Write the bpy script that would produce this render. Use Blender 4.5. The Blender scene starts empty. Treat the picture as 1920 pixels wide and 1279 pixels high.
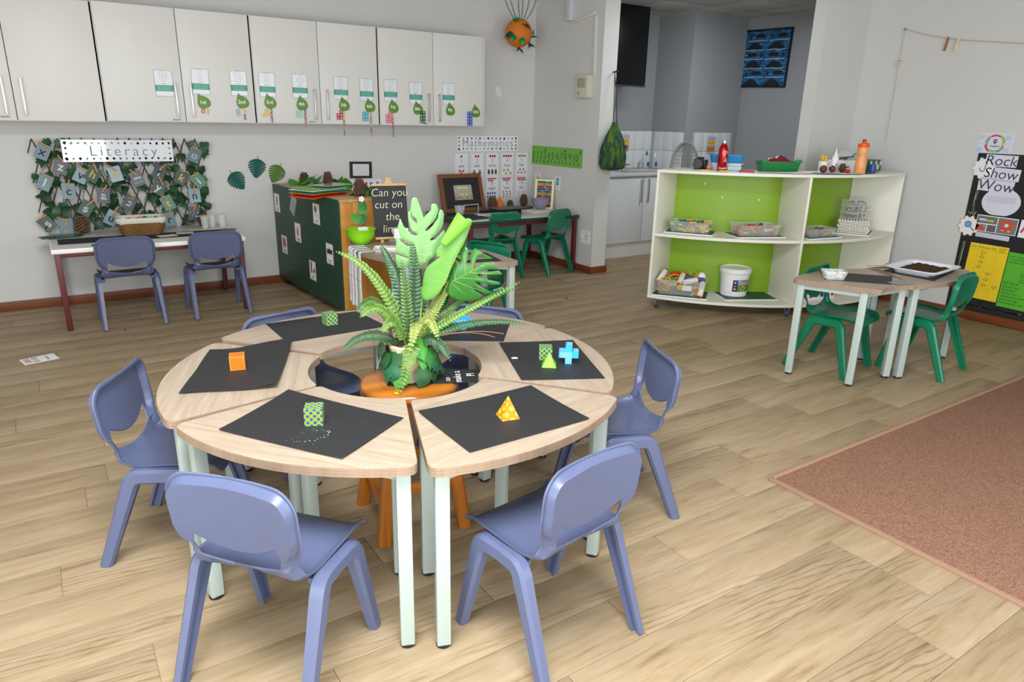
import bpy, bmesh, math, random
from math import sin, cos, pi, radians as rad, sqrt, atan2
from mathutils import Vector, Matrix, geometry
random.seed(7)
SC = bpy.context.scene
COL = SC.collection

# ------------------------------------------------------------------ camera, sky, light, exposure
cam_d = bpy.data.cameras.new('camera'); cam = bpy.data.objects.new('camera', cam_d); COL.objects.link(cam)
cam_d.sensor_width = 36.0; cam_d.lens = 24.474; cam_d.clip_start = 0.05; cam_d.clip_end = 60
cam.matrix_world = Matrix(((0.83329, 0.15170, -0.53162, 0), (-0.55244, 0.26533, -0.79020, 0),
                           (0.02118, 0.95215, 0.30490, 1.45), (0, 0, 0, 1)))
SC.camera = cam
w = bpy.data.worlds.new('overcast_sky'); SC.world = w; w.use_nodes = True
w.node_tree.nodes['Background'].inputs[0].default_value = (0.80, 0.90, 1.0, 1)
w.node_tree.nodes['Background'].inputs[1].default_value = 0.6
vs = SC.view_settings
vs.view_transform = 'Standard'; vs.look = 'None'; vs.gamma = 1.0; vs.use_curve_mapping = False
vs.exposure = -0.14
def area(name, loc, rot, sx, sy, power, col):
    d = bpy.data.lights.new(name, 'AREA'); d.shape = 'RECTANGLE'; d.size = sx; d.size_y = sy
    d.energy = power; d.color = col
    o = bpy.data.objects.new(name, d); COL.objects.link(o); o.location = loc; o.rotation_euler = rot
    return o
# daylight through the glazed front of the room (behind the camera), added side and overhead fills, and a kitchen light
area('daylight_glazing', (.22, -1.17, 1.2), (rad(90), 0, 0), 1.55, 2.1, 100, (0.94, 0.975, 1.0))
area('daylight_glazing', (3.2, -1.17, 1.2), (rad(90), 0, 0), 1.9, 2.1, 62, (0.94, 0.975, 1.0))
area('side_fill_light', (-2.55, 0.6, 1.3), (rad(90), 0, rad(-90)), 2.4, 2.1, 100, (0.94, 0.975, 1.0))  # unseen side fill, added to lift the left front floor
area('overhead_fill_light', (0.10, 0.75, 2.95), (0, 0, 0), 1.2, 1.2, 185, (0.95, 0.98, 1.0))  # unseen fill, stands in for flash bounced off the ceiling
area('kitchen_panel_light', (5.5, 4.6, 2.56), (0, 0, 0), 1.0, 0.5, 24, (0.95, 0.98, 1.0))

# ------------------------------------------------------------------ materials
def lin(h):
    h = h.lstrip('#'); r = []
    for i in (0, 2, 4):
        c = int(h[i:i+2], 16)/255
        r.append(c/12.92 if c <= 0.04045 else ((c+0.055)/1.055)**2.4)
    return (r[0], r[1], r[2], 1)
class NT:
    def __init__(s, m):
        s.t = m.node_tree; s.n = s.t.nodes; s.l = s.t.links
    def new(s, typ, **kw):
        n = s.n.new(typ)
        for k, v in kw.items():
            if k.startswith('i'): n.inputs[int(k[1:]) if k[1:].isdigit() else k].default_value = v
            else: setattr(n, k, v)
        return n
    def ln(s, a, b): s.l.new(a, b)
    def math(s, op, a, b=None, c=None):
        n = s.n.new('ShaderNodeMath'); n.operation = op
        for i, v in enumerate((a, b, c)):
            if v is None: continue
            if hasattr(v, 'links'): s.l.new(v, n.inputs[i])
            else: n.inputs[i].default_value = v
        return n.outputs[0]
    def mix(s, f, a, b, mode='MIX'):
        n = s.n.new('ShaderNodeMix'); n.data_type = 'RGBA'; n.blend_type = mode
        for i, v in ((0, f), (6, a), (7, b)):
            if hasattr(v, 'links'): s.l.new(v, n.inputs[i])
            else: n.inputs[i].default_value = v
        return n.outputs[2]
    def ramp(s, f, stops):
        n = s.n.new('ShaderNodeValToRGB'); e = n.color_ramp.elements
        while len(e) < len(stops): e.new(0.5)
        for x, (p, c) in zip(e, stops):
            x.position = p; x.color = c if not isinstance(c, str) else lin(c)
        s.l.new(f, n.inputs[0]); return n.outputs[0]
    def coords(s, scale=(1, 1, 1), kind='Object', rot=(0, 0, 0), extra=None):
        tc = s.n.new('ShaderNodeTexCoord'); mp = s.n.new('ShaderNodeMapping')
        mp.inputs['Scale'].default_value = scale; mp.inputs['Rotation'].default_value = rot
        s.l.new(tc.outputs[kind], mp.inputs[0])
        if extra is not None: s.l.new(extra, mp.inputs['Location'])
        return mp.outputs[0]
    def noise(s, vec, scale=5, detail=2, rough=0.5, dist=0.0):
        n = s.n.new('ShaderNodeTexNoise'); n.inputs['Scale'].default_value = scale
        n.inputs['Detail'].default_value = detail; n.inputs['Roughness'].default_value = rough
        n.inputs['Distortion'].default_value = dist
        s.l.new(vec, n.inputs['Vector']); return n.outputs['Fac']
    def bump(s, h, strength=0.1, dist=0.01):
        n = s.n.new('ShaderNodeBump'); n.inputs['Strength'].default_value = strength
        n.inputs['Distance'].default_value = dist; s.l.new(h, n.inputs['Height'])
        s.l.new(n.outputs[0], s.bsdf.inputs['Normal'])
def base(name, rough=0.5, metal=0.0, spec=0.5):
    m = bpy.data.materials.new(name); m.use_nodes = True
    q = NT(m); q.bsdf = q.n['Principled BSDF']
    q.bsdf.inputs['Roughness'].default_value = rough; q.bsdf.inputs['Metallic'].default_value = metal
    q.bsdf.inputs['Specular IOR Level'].default_value = spec
    return m, q
_cache = {}
def C(name, hexc, rough=0.5, metal=0.0, spec=0.5, var=0.05, scale=9.0, bump=0.0, bscale=60, trans=0.0, alpha=1.0):
    """plain coloured material with a little procedural mottling"""
    if name in _cache: return _cache[name]
    m, q = base(name, rough, metal, spec); c = lin(hexc)
    v = q.coords()
    n = q.noise(v, scale, 3)
    lo = tuple(max(0, x*(1-var)) for x in c[:3])+(1,); hi = tuple(min(1, x*(1+var)) for x in c[:3])+(1,)
    q.ln(q.mix(n, lo, hi), q.bsdf.inputs['Base Color'])
    if bump: q.bump(q.noise(v, bscale, 2), bump, 0.002)
    if trans: q.bsdf.inputs['Transmission Weight'].default_value = trans; q.bsdf.inputs['IOR'].default_value = 1.2
    if alpha < 1: q.bsdf.inputs['Alpha'].default_value = alpha
    _cache[name] = m; return m
def wood(name, light, dark, scale=1.0, axis=0, rough=0.45, contrast=0.6, rings=0.0, knots=False, obj_rand=True, spec=0.4):
    m, q = base(name, rough, 0, spec)
    st = [14.0, 14.0, 14.0]; st[axis] = 0.9
    oi = q.n.new('ShaderNodeObjectInfo'); cb = q.n.new('ShaderNodeCombineXYZ')
    r = q.math('MULTIPLY', oi.outputs['Random'], 37.0)
    for i in range(3): q.ln(r, cb.inputs[i])
    v = q.coords(tuple(x*scale for x in st), extra=cb.outputs[0] if obj_rand else None)
    a = q.noise(v, 1.0, 6, 0.62, 0.4); b = q.noise(v, 4.5, 3, 0.6, 0.2)
    f = q.math('ADD', q.math('MULTIPLY', a, 0.65), q.math('MULTIPLY', b, 0.35))
    if rings:
        wv = q.n.new('ShaderNodeTexWave'); wv.wave_type = 'RINGS'; wv.inputs['Scale'].default_value = 1.1*scale
        wv.inputs['Distortion'].default_value = 5; wv.inputs['Detail'].default_value = 2
        st2 = [3.2, 3.2, 3.2]; st2[axis] = 0.55
        v2 = q.coords(tuple(x*scale for x in st2), extra=cb.outputs[0]); q.ln(v2, wv.inputs[0])
        f = q.math('ADD', q.math('MULTIPLY', f, 1-rings), q.math('MULTIPLY', wv.outputs['Fac'], rings))
    col = q.ramp(f, [(0.5-contrast/2, dark), (0.5+contrast/2, light)])
    q.ln(col, q.bsdf.inputs['Base Color']); q.bump(b, 0.06, 0.002)
    _cache[name] = m; return m

# ------------------------------------------------------------------ mesh helpers
class MB:
    def __init__(s): s.v = []; s.f = []; s.mi = []; s.uv = {}; s.cm = 0
    def add(s, vs, fs, mat=None):
        b = len(s.v)
        s.v += [tuple(mat @ Vector(p)) if mat is not None else tuple(p) for p in vs]
        for f in fs: s.f.append([b+i for i in f]); s.mi.append(s.cm)
        return s
    def box(s, c, d, rz=0.0, bev=0.0, M=None):
        x, y, z = (e/2 for e in d)
        if bev > 0:
            bm = bmesh.new(); bmesh.ops.create_cube(bm, size=1)
            for p in bm.verts: p.co = Vector((p.co.x*d[0], p.co.y*d[1], p.co.z*d[2]))
            bmesh.ops.bevel(bm, geom=bm.edges[:], offset=min(bev, min(d)*0.45), segments=2, profile=0.6, affect='EDGES')
            bm.verts.index_update()
            vs = [p.co.copy() for p in bm.verts]; fs = [[p.index for p in f.verts] for f in bm.faces]; bm.free()
        else:
            vs = [(-x,-y,-z),(x,-y,-z),(x,y,-z),(-x,y,-z),(-x,-y,z),(x,-y,z),(x,y,z),(-x,y,z)]
            fs = [(3,2,1,0),(4,5,6,7),(0,1,5,4),(1,2,6,5),(2,3,7,6),(3,0,4,7)]
        T = Matrix.Translation(c) @ Matrix.Rotation(rz, 4, 'Z')
        if M is not None: T = M @ T
        return s.add(vs, fs, T)
    def prism(s, poly, z0, z1, M=None, cap=True):
        n = len(poly)
        vs = [(p[0], p[1], z0) for p in poly]+[(p[0], p[1], z1) for p in poly]
        fs = [(i, (i+1) % n, n+(i+1) % n, n+i) for i in range(n)]
        if cap: fs += [list(range(n-1, -1, -1)), list(range(n, 2*n))]
        return s.add(vs, fs, M)
    def lathe(s, prof, seg=24, c=(0, 0, 0), M=None, cap=(True, True)):
        vs = []; fs = []
        for r, z in prof:
            for k in range(seg): a = 2*pi*k/seg; vs.append((c[0]+r*cos(a), c[1]+r*sin(a), c[2]+z))
        for i in range(len(prof)-1):
            for k in range(seg):
                k2 = (k+1) % seg; fs.append((i*seg+k, i*seg+k2, (i+1)*seg+k2, (i+1)*seg+k))
        if cap[0]: fs.append(list(range(seg-1, -1, -1)))
        if cap[1]: fs.append([(len(prof)-1)*seg+k for k in range(seg)])
        return s.add(vs, fs, M)
    def cyl(s, a, b, r, r2=None, seg=12, M=None):
        return s.tube([a, b], [r, r if r2 is None else r2], seg, M)
    def tube(s, path, r, seg=8, M=None):
        P = [Vector(p) for p in path]; n = len(P)
        R = r if isinstance(r, (list, tuple)) else [r]*n
        vs = []; fs = []; t0 = (P[1]-P[0]).normalized()
        u = t0.orthogonal().normalized()
        for i in range(n):
            t = (P[min(i+1, n-1)]-P[max(i-1, 0)])
            t = t.normalized() if t.length > 1e-9 else t0
            u = (u-t*u.dot(t)); u = u.normalized() if u.length > 1e-6 else t.orthogonal().normalized()
            w_ = t.cross(u)
            for k in range(seg):
                a = 2*pi*k/seg; vs.append(P[i]+(u*cos(a)+w_*sin(a))*R[i])
        for i in range(n-1):
            for k in range(seg): k2 = (k+1) % seg; fs.append((i*seg+k, i*seg+k2, (i+1)*seg+k2, (i+1)*seg+k))
        fs.append(list(range(seg-1, -1, -1))); fs.append([(n-1)*seg+k for k in range(seg)])
        return s.add(vs, fs, M)
    def sphere(s, c, r, seg=12, rings=8, sc=(1, 1, 1), M=None):
        vs = [(c[0], c[1], c[2]-r*sc[2])]; fs = []
        for i in range(1, rings):
            ph = -pi/2+pi*i/rings
            for k in range(seg):
                a = 2*pi*k/seg; vs.append((c[0]+r*sc[0]*cos(ph)*cos(a), c[1]+r*sc[1]*cos(ph)*sin(a), c[2]+r*sc[2]*sin(ph)))
        vs.append((c[0], c[1], c[2]+r*sc[2])); top = len(vs)-1
        for k in range(seg):
            k2 = (k+1) % seg; fs.append((0, 1+k2, 1+k)); fs.append((top, 1+(rings-2)*seg+k, 1+(rings-2)*seg+k2))
            for i in range(rings-2): fs.append((1+i*seg+k, 1+i*seg+k2, 1+(i+1)*seg+k2, 1+(i+1)*seg+k))
        return s.add(vs, fs, M)
    def sweep(s, path, secs, side, M=None):
        """sections (list of (a,b)) swept along a path; b runs along the fixed vector side"""
        P = [Vector(p) for p in path]; n = len(P); m = len(secs[0]); side = Vector(side)
        vs = []; fs = []
        for i in range(n):
            t = (P[min(i+1, n-1)]-P[max(i-1, 0)]).normalized()
            sd = (side-t*side.dot(t)).normalized(); nn = sd.cross(t)
            for a, b in secs[i]: vs.append(P[i]+nn*a+sd*b)
        for i in range(n-1):
            for k in range(m): k2 = (k+1) % m; fs.append((i*m+k, i*m+k2, (i+1)*m+k2, (i+1)*m+k))
        fs.append(list(range(m-1, -1, -1))); fs.append([(n-1)*m+k for k in range(m)])
        return s.add(vs, fs, M)
    def grid(s, fn, nu, nv, M=None):
        vs = [fn(i/nu, j/nv) for j in range(nv+1) for i in range(nu+1)]
        fs = [(j*(nu+1)+i, j*(nu+1)+i+1, (j+1)*(nu+1)+i+1, (j+1)*(nu+1)+i) for j in range(nv) for i in range(nu)]
        return s.add(vs, fs, M)
    def text(s, body, size, M=None, align='CENTER', depth=0.0, shear=0.0, weight=0.0, space=1.0, line=1.0):
        cu = bpy.data.curves.new('lettering', 'FONT'); cu.body = body; cu.size = size; cu.align_x = align; cu.align_y = 'CENTER'
        cu.extrude = depth; cu.shear = shear; cu.offset = weight; cu.resolution_u = 3; cu.space_character = space; cu.space_line = line
        o = bpy.data.objects.new('lettering', cu); me = bpy.data.meshes.new_from_object(o)
        vs = [tuple(p.co) for p in me.vertices]; fs = [list(p.vertices) for p in me.polygons]
        bpy.data.objects.remove(o); bpy.data.meshes.remove(me); bpy.data.curves.remove(cu)
        return s.add(vs, fs, M)
    def rect(s, x0, y0, x1, y1, z=0.0, M=None): return s.add([(x0,y0,z),(x1,y0,z),(x1,y1,z),(x0,y1,z)], [(0,1,2,3)], M)
    def poly(s, pts, z=0.0, M=None): return s.add([(p[0], p[1], z) for p in pts], [list(range(len(pts)))], M)
    def disc(s, x, y, r, z=0.0, seg=14, M=None, ry=None):
        ry = r if ry is None else ry
        return s.poly([(x+r*cos(2*pi*k/seg), y+ry*sin(2*pi*k/seg)) for k in range(seg)], z, M)
    def line(s, pts, wd, z=0.0, M=None):
        for (x0, y0), (x1, y1) in zip(pts, pts[1:]):
            L = math.hypot(x1-x0, y1-y0) or 1e-6; nx, ny = -(y1-y0)/L*wd/2, (x1-x0)/L*wd/2
            s.add([(x0+nx,y0+ny,z),(x0-nx,y0-ny,z),(x1-nx,y1-ny,z),(x1+nx,y1+ny,z)], [(0,1,2,3)], M)
        return s
    def build(s, name, mats, parent=None, smooth=35, loc=None):
        me = bpy.data.meshes.new(name); me.from_pydata(s.v, [], s.f); me.validate(verbose=False)
        mats = mats if isinstance(mats, (list, tuple)) else [mats]
        for m in mats: me.materials.append(m)
        if len(me.polygons) == len(s.f): me.polygons.foreach_set('material_index', s.mi)
        if smooth:
            me.polygons.foreach_set('use_smooth', [True]*len(me.polygons)); me.set_sharp_from_angle(angle=rad(smooth))
        me.update()
        o = bpy.data.objects.new(name, me); COL.objects.link(o)
        if parent is not None: o.parent = parent
        if loc is not None: o.location = loc
        return o
def tag(o, label=None, cat=None, group=None, kind=None):
    if label: o['label'] = label
    if cat: o['category'] = cat
    if group: o['group'] = group
    if kind: o['kind'] = kind
    return o
def thing(name, label, cat, loc=(0, 0, 0), rz=0.0, group=None, rot=None):
    o = bpy.data.objects.new(name, None); COL.objects.link(o); o.empty_display_size = 0.05
    o.location = loc; o.rotation_euler = rot if rot is not None else (0, 0, rz)
    return tag(o, label, cat, group)
def struct(o): o['kind'] = 'structure'; return o
def kids(o): return [c for c in KID.get(o.name, [])]
def dup(root, loc, rz, label, group=None, rot=None):
    r = root.copy(); COL.objects.link(r); r.location = loc; r.rotation_euler = rot if rot is not None else (0, 0, rz)
    r['label'] = label
    if group: r['group'] = group
    for ch in root.children:
        c = ch.copy(); COL.objects.link(c); c.parent = r
        for g in ch.children:
            d = g.copy(); COL.objects.link(d); d.parent = c
    return r
def inside(p, poly):
    x, y = p; c = False; n = len(poly)
    for i in range(n):
        x0, y0 = poly[i]; x1, y1 = poly[i-1]
        if (y0 > y) != (y1 > y) and x < (x1-x0)*(y-y0)/(y1-y0)+x0: c = not c
    return c
def dedge(p, poly):
    best = 9e9; n = len(poly); px, py = p
    for i in range(n):
        x0, y0 = poly[i-1]; x1, y1 = poly[i]; dx, dy = x1-x0, y1-y0
        L = dx*dx+dy*dy; t = 0 if L == 0 else max(0, min(1, ((px-x0)*dx+(py-y0)*dy)/L))
        d = math.hypot(px-x0-t*dx, py-y0-t*dy)
        if d < best: best = d
    return best
def sheet(outline, holes=(), step=0.02, rings=()):
    """triangulated 2-D region with interior points: (points, triangles, distance to the outline)"""
    pts = []; edges = []
    for loop in [outline]+list(holes):
        b = len(pts); pts += [Vector(p) for p in loop]; n = len(loop)
        edges += [(b+i, b+(i+1) % n) for i in range(n)]
    xs = [p[0] for p in outline]; ys = [p[1] for p in outline]
    nx = int((max(xs)-min(xs))/step)+1; ny = int((max(ys)-min(ys))/step)+1
    ok = lambda q, m: inside(q, outline) and not any(inside(q, h) for h in holes) and dedge(q, outline) > m and all(dedge(q, h) > m for h in holes)
    for d in rings:
        n = len(outline)
        for i in range(n):
            a = Vector(outline[i-1]); b_ = Vector(outline[i]); c = Vector(outline[(i+1) % n]); t = c-a
            if t.length < 1e-9: continue
            nn = Vector((-t.y, t.x)).normalized()
            for q in (b_+nn*d, b_-nn*d):
                if ok(q, d*0.93): pts.append(q)
    mr = (max(rings) if rings else 0)+step*0.45
    for j in range(ny+1):
        for i in range(nx+1):
            q = (min(xs)+(i+(0.5 if j % 2 else 0))*step, min(ys)+j*step)
            if ok(q, mr): pts.append(Vector(q))
    r = geometry.delaunay_2d_cdt(pts, edges, [], 0, 1e-6)
    P = [tuple(p) for p in r[0]]; T = []
    for f in r[2]:
        if len(f) != 3: continue
        c = (sum(P[i][0] for i in f)/3, sum(P[i][1] for i in f)/3)
        if inside(c, outline) and not any(inside(c, h) for h in holes): T.append(tuple(f))
    return P, T
def thicken(V, T, th, mb, round_rim=True):
    V = [Vector(v) for v in V]; N = [Vector((0, 0, 0)) for _ in V]
    for a, b, c in T:
        n = (V[b]-V[a]).cross(V[c]-V[a])
        for i in (a, b, c): N[i] += n
    used = sorted({i for t in T for i in t}); idx = {v: k for k, v in enumerate(used)}; m = len(used)
    N = [n.normalized() if n.length > 0 else n for n in N]
    vs = [V[i]+N[i]*th/2 for i in used]+[V[i]-N[i]*th/2 for i in used]
    fs = [[idx[i] for i in t] for t in T]+[[m+idx[i] for i in reversed(t)] for t in T]
    cnt = {}
    for t in T:
        for e in ((t[0], t[1]), (t[1], t[2]), (t[2], t[0])): cnt[e] = cnt.get(e, 0)+1
    rim = [e for e in cnt if (e[1], e[0]) not in cnt]
    out = {}
    for a, b in rim:
        tdir = (V[b]-V[a])
        for i in (a, b):
            o = tdir.cross(N[i]); out[i] = out.get(i, Vector((0, 0, 0)))+(o.normalized() if o.length > 0 else o)
    mid = {}
    for i, o in out.items():
        mid[i] = len(vs); vs.append(V[i]+(o.normalized() if o.length > 0 else o)*th*(0.5 if round_rim else 0))
    for a, b in rim:
        fs.append((idx[b], idx[a], mid[a], mid[b])); fs.append((mid[b], mid[a], m+idx[a], m+idx[b]))
    mb.add(vs, fs); return mb
def spline(pts, n):
    P = [Vector(p) for p in pts]; out = []
    Q = [P[0]*2-P[1]]+P+[P[-1]*2-P[-2]]
    for k in range(n+1):
        u = k/n*(len(P)-1); i = min(int(u), len(P)-2); t = u-i
        a, b, c, d = Q[i:i+4]
        out.append(0.5*((2*b)+(c-a)*t+(2*a-5*b+4*c-d)*t*t+(3*b-a-3*c+d)*t**3))
    return out
def bez(a, b, c, n):
    a, b, c = Vector(a), Vector(b), Vector(c)
    return [a*(1-t)**2+b*2*t*(1-t)+c*t*t for t in [k/n for k in range(n+1)]]
# frames for flat things: local x = right, y = up on the surface, z = out of it
def wall_y(x, y, z, roll=0.0):      # on a wall that faces -y
    return Matrix(((1,0,0,x),(0,0,-1,y),(0,1,0,z),(0,0,0,1))) @ Matrix.Rotation(roll, 4, 'Z')
def wall_x(x, y, z, roll=0.0):      # on a wall that faces -x
    return Matrix(((0,0,-1,x),(-1,0,0,y),(0,1,0,z),(0,0,0,1))) @ Matrix.Rotation(roll, 4, 'Z')
def put(o, M): o.matrix_basis = M; return o
def T(x, y, z=0): return Matrix.Translation((x, y, z))
def rrect(w_, h_, r, n=4, cx=0, cy=0):
    out = []
    for sx, sy, a0 in ((1, 1, 0), (-1, 1, 90), (-1, -1, 180), (1, -1, 270)):
        for k in range(n+1):
            a = rad(a0+90*k/n); out.append((cx+sx*(w_/2-r)+r*cos(a), cy+sy*(h_/2-r)+r*sin(a)))
    return out
# ------------------------------------------------------------------ shared materials
WALL = C('painted_wall', '#d3d3d1', 0.85, spec=0.2, var=0.03, scale=3, bump=0.03, bscale=120)
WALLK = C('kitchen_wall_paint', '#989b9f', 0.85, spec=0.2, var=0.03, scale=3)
WHITE = C('white_laminate', '#dcdbd7', 0.38, var=0.02, spec=0.4)
CREAM = C('cream_white_board', '#e8e4d8', 0.5, var=0.03)
PAPER = C('white_paper', '#eeeef4', 0.6, var=0.02)
LAMIN = C('laminated_paper', '#eaeaf2', 0.22, var=0.02)
BLACKP = C('black_sugar_paper', '#202023', 0.62, var=0.12, scale=25, spec=0.5, bump=0.05, bscale=150)
BLACK = C('black_plastic', '#141416', 0.4)
INK = C('dark_green_ink', '#1d3b42', 0.6); INKB = C('black_ink', '#1a1a20', 0.6); INKG = C('sign_green_ink', '#3f7d6c', 0.5)
TEAL = C('teal_print', '#3f9f86', 0.4); PALEG = C('pale_print_green', '#9cc5bb', 0.5)
BLUEC = C('blue_grey_chair_plastic', '#565e7c', 0.36, var=0.05, scale=14, spec=0.45, bump=0.02, bscale=400)
GREENC = C('green_chair_plastic', '#0b7150', 0.28, var=0.05, scale=14, spec=0.5, bump=0.02, bscale=400)
LEGG = C('pale_grey_green_metal', '#a6b3ad', 0.38, var=0.03, spec=0.45)
RUB = C('black_rubber', '#121214', 0.7)
STEEL = C('brushed_steel', '#c2c0bc', 0.32, metal=0.9, var=0.05)
MAROON = C('maroon_metal', '#5f1c20', 0.4)
SKIRT = wood('brown_stained_skirting', '#8a4c28', '#5a2b14', 1.0, 0, 0.4, 0.7)
PINE = wood('golden_pine', '#e3a552', '#b06d24', 1.0, 2, 0.38, 0.75)
PINES = wood('orange_varnished_pine', '#bd7222', '#8c4a10', 1.1, 2, 0.22, 0.75, spec=0.6)
PINET = wood('orange_varnished_pine_seat', '#b8701f', '#8a4c12', 1.2, 0, 0.2, 0.75, rings=0.45, spec=0.6)
ASH = wood('pale_ash_laminate', '#b5a694', '#927d69', 3.2, 0, 0.36, 0.42)
ASHE = wood('ash_edge_band', '#a8927f', '#826a55', 1.6, 2, 0.45, 0.7, obj_rand=False)
RAWW = wood('raw_pale_wood', '#e2c08c', '#c99c60', 2, 2, 0.6, 0.6)
PEGW = wood('peg_wood', '#d99a55', '#b87434', 6, 0, 0.6, 0.6)
RED = C('red_plastic', '#c0201f', 0.35); YEL = C('yellow_plastic', '#f0bf1c', 0.35); BLU = C('blue_plastic', '#1f4f9e', 0.35)
GRN = C('green_plastic', '#168a46', 0.35); ORA = C('orange_plastic', '#f0701c', 0.35); PUR = C('purple_plastic', '#5a3d8a', 0.35)
WHP = C('white_plastic', '#ededed', 0.35); LIME = C('lime_plastic', '#8ed91e', 0.3, spec=0.5); SKY = C('sky_blue_plastic', '#2f9fe0', 0.35)
LIMEB = C('lime_green_board', '#86ab22', 0.42, var=0.04, scale=2)
DKGRN = C('dark_green_painted_board', '#1c4030', 0.5, var=0.06, scale=3)
LEAFD = C('dark_leaf', '#1f4d26', 0.4, var=0.3, scale=12, spec=0.5); LEAFM = C('mid_green_leaf', '#2f7030', 0.4, var=0.25, scale=14)
LEAFL = C('bright_leaf', '#3f8f2e', 0.4, var=0.2, scale=14); LEAFX = C('ivy_dark_leaf', '#1a4023', 0.45, var=0.35, scale=30)
IVYB = C('ivy_blue_green_leaf', '#1a5836', 0.4, var=0.3, scale=20)
def clear_plastic(name, tint='#f2f6f4', alpha=0.28):
    if name in _cache: return _cache[name]
    m, q = base(name, 0.12, 0, 0.5); v = q.coords()
    q.ln(q.mix(q.noise(v, 20, 2), lin(tint), (0.8, 0.85, 0.82, 1)), q.bsdf.inputs['Base Color'])
    q.bsdf.inputs['Alpha'].default_value = alpha
    _cache[name] = m; return m
CLEAR = clear_plastic('clear_plastic'); FROST = clear_plastic('milky_plastic', '#dfe6dd', 0.20)
GLASS = clear_plastic('window_glass', '#f4fbff', 0.06)

# ------------------------------------------------------------------ the room
def floor_mat():
    m, q = base('wood_plank_floor', 0.5, 0, 0.25)
    oi = q.n.new('ShaderNodeObjectInfo'); cb = q.n.new('ShaderNodeCombineXYZ')
    r = q.math('MULTIPLY', oi.outputs['Random'], 53.0)
    for i in range(3): q.ln(r, cb.inputs[i])
    v = q.coords((1.3, 13, 13), extra=cb.outputs[0]); v2 = q.coords((0.8, 7.5, 7.5), extra=cb.outputs[0])
    fine = q.noise(v, 3.2, 6, 0.68, 0.5); big = q.noise(v2, 1.6, 4, 0.55, 1.0)
    f = q.math('ADD', q.math('MULTIPLY', fine, 0.6), q.math('MULTIPLY', big, 0.4))
    col = q.ramp(f, [(0.30, '#735d44'), (0.45, '#968264'), (0.66, '#a7947a')])
    wv = q.n.new('ShaderNodeTexWave'); wv.wave_type = 'RINGS'; wv.rings_direction = 'Z'
    wv.inputs['Scale'].default_value = 2.6; wv.inputs['Distortion'].default_value = 7; wv.inputs['Detail'].default_value = 3; wv.inputs['Detail Scale'].default_value = 1.4
    q.ln(v2, wv.inputs[0])
    mask = q.ramp(q.noise(v2, 0.75, 2), [(0.53, (0, 0, 0, 1)), (0.66, (1, 1, 1, 1))])
    dark = q.ramp(wv.outputs['Fac'], [(0.0, (1, 1, 1, 1)), (0.22, (0, 0, 0, 1))])
    k = q.math('MULTIPLY', q.math('MULTIPLY', mask, dark), 0.42)
    col = q.mix(k, col, lin('#503c28'))
    tint = q.ramp(oi.outputs['Random'], [(0, (0.965, 0.965, 0.965, 1)), (1, (1.03, 1.025, 1.02, 1))])
    col = q.mix(1.0, col, tint, 'MULTIPLY')
    q.ln(col, q.bsdf.inputs['Base Color']); q.bump(fine, 0.05, 0.002)
    return m
FLOORM = floor_mat()
DARKJ = C('floor_joint_shadow_gap', '#3a2d20', 0.9)
floor = struct(MB().box((2.4, 2.3, -0.034), (10.2, 9.4, 0.06)).build('floor', DARKJ))
PW, PLEN = 0.1832, 1.21
pm = MB().box((0, 0, -0.0035), (PLEN-0.0022, PW-0.0012, 0.007), bev=0.0006)
plank = pm.build('floor_plank', FLOORM, floor)
offs = [2.21-PLEN*2, 1.0, 1.30, 0.47, 0.996, 0.07, 0.78]
first = True
for k in range(-13, 31):
    y = 0.811+PW*(k+0.5)
    if y > 6.35: break
    off = offs[k % 7] if 0 <= k <= 6 else (k*0.437) % PLEN
    if k == 12: off = 0.052
    x0 = off-PLEN*4
    for i in range(14):
        x = x0+PLEN*i
        far = max(y, 0.3)
        lo = -0.45*far-0.5 if y > 1 else -1.2; hi = min(7.2, 2.0+1.25*far)
        if x+PLEN < lo-0.3 or x > hi+0.2: continue
        if y < -1.1 or (y < 0.2 and not (-1.2 < x < 2.6)): continue
        if x+PLEN/2 > 7.1: continue
        if first: o = plank; first = False
        else: o = plank.copy(); COL.objects.link(o)
        o.parent = floor; o.location = (x+PLEN/2, y, 0)
# plain floor material shows where the boards are not laid one by one
rest = MB().box((2.4, 2.3, -0.0145), (10.2, 9.4, 0.021)).build('floor_sheet', FLOORM, floor)

def wall(name, x0, x1, y0, y1, z0=0, z1=3.0, m=WALL): return struct(MB().box(((x0+x1)/2, (y0+y1)/2, (z0+z1)/2), (x1-x0, y1-y0, z1-z0)).build(name, m, smooth=0))
wall('wall_back', -2.6, 4.6, 6.25, 6.4)
lw = MB()
for y0, y1, z0, z1 in ((-1.36, -.65, 0, 3), (1.85, 6.4, 0, 3), (-.65, 1.85, 0, .2), (-.65, 1.85, 2.4, 3)): lw.box((-2.675, (y0+y1)/2, (z0+z1)/2), (.15, y1-y0, z1-z0))
struct(lw.build('wall_left', WALL, smooth=0))
f = MB()
for s in (-1, 0, 1): f.box((0, s*1.22, 1.1), (.06, .06, 2.2))
for z in (.03, 2.17): f.box((0, 0, z), (.06, 2.4, .06))
wf = struct(f.build('window_4', C('window_frame_white', '#e9e9e6', 0.4), loc=(-2.67, .6, .2)))  # unseen window, added as an opening for the side fill
for s in (-1, 1): MB().box((0, s*.61, 1.1), (.006, 1.16, 2.08)).build('glass_pane', clear_plastic('window_glass', '#f4fbff', 0.06), wf)
wall('wall_pier', 4.41, 4.585, 5.19, 6.25)
wall('wall_right', 6.035, 6.18, -1.36, 3.8)
wall('wall_column', 5.434, 6.035, 3.683, 3.80)
wall('wall_kitchen_back', 4.585, 6.3, 6.3, 6.42, m=WALLK)
wall('wall_kitchen_recess', 6.17, 6.30, 5.76, 6.3, m=WALLK)
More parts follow.
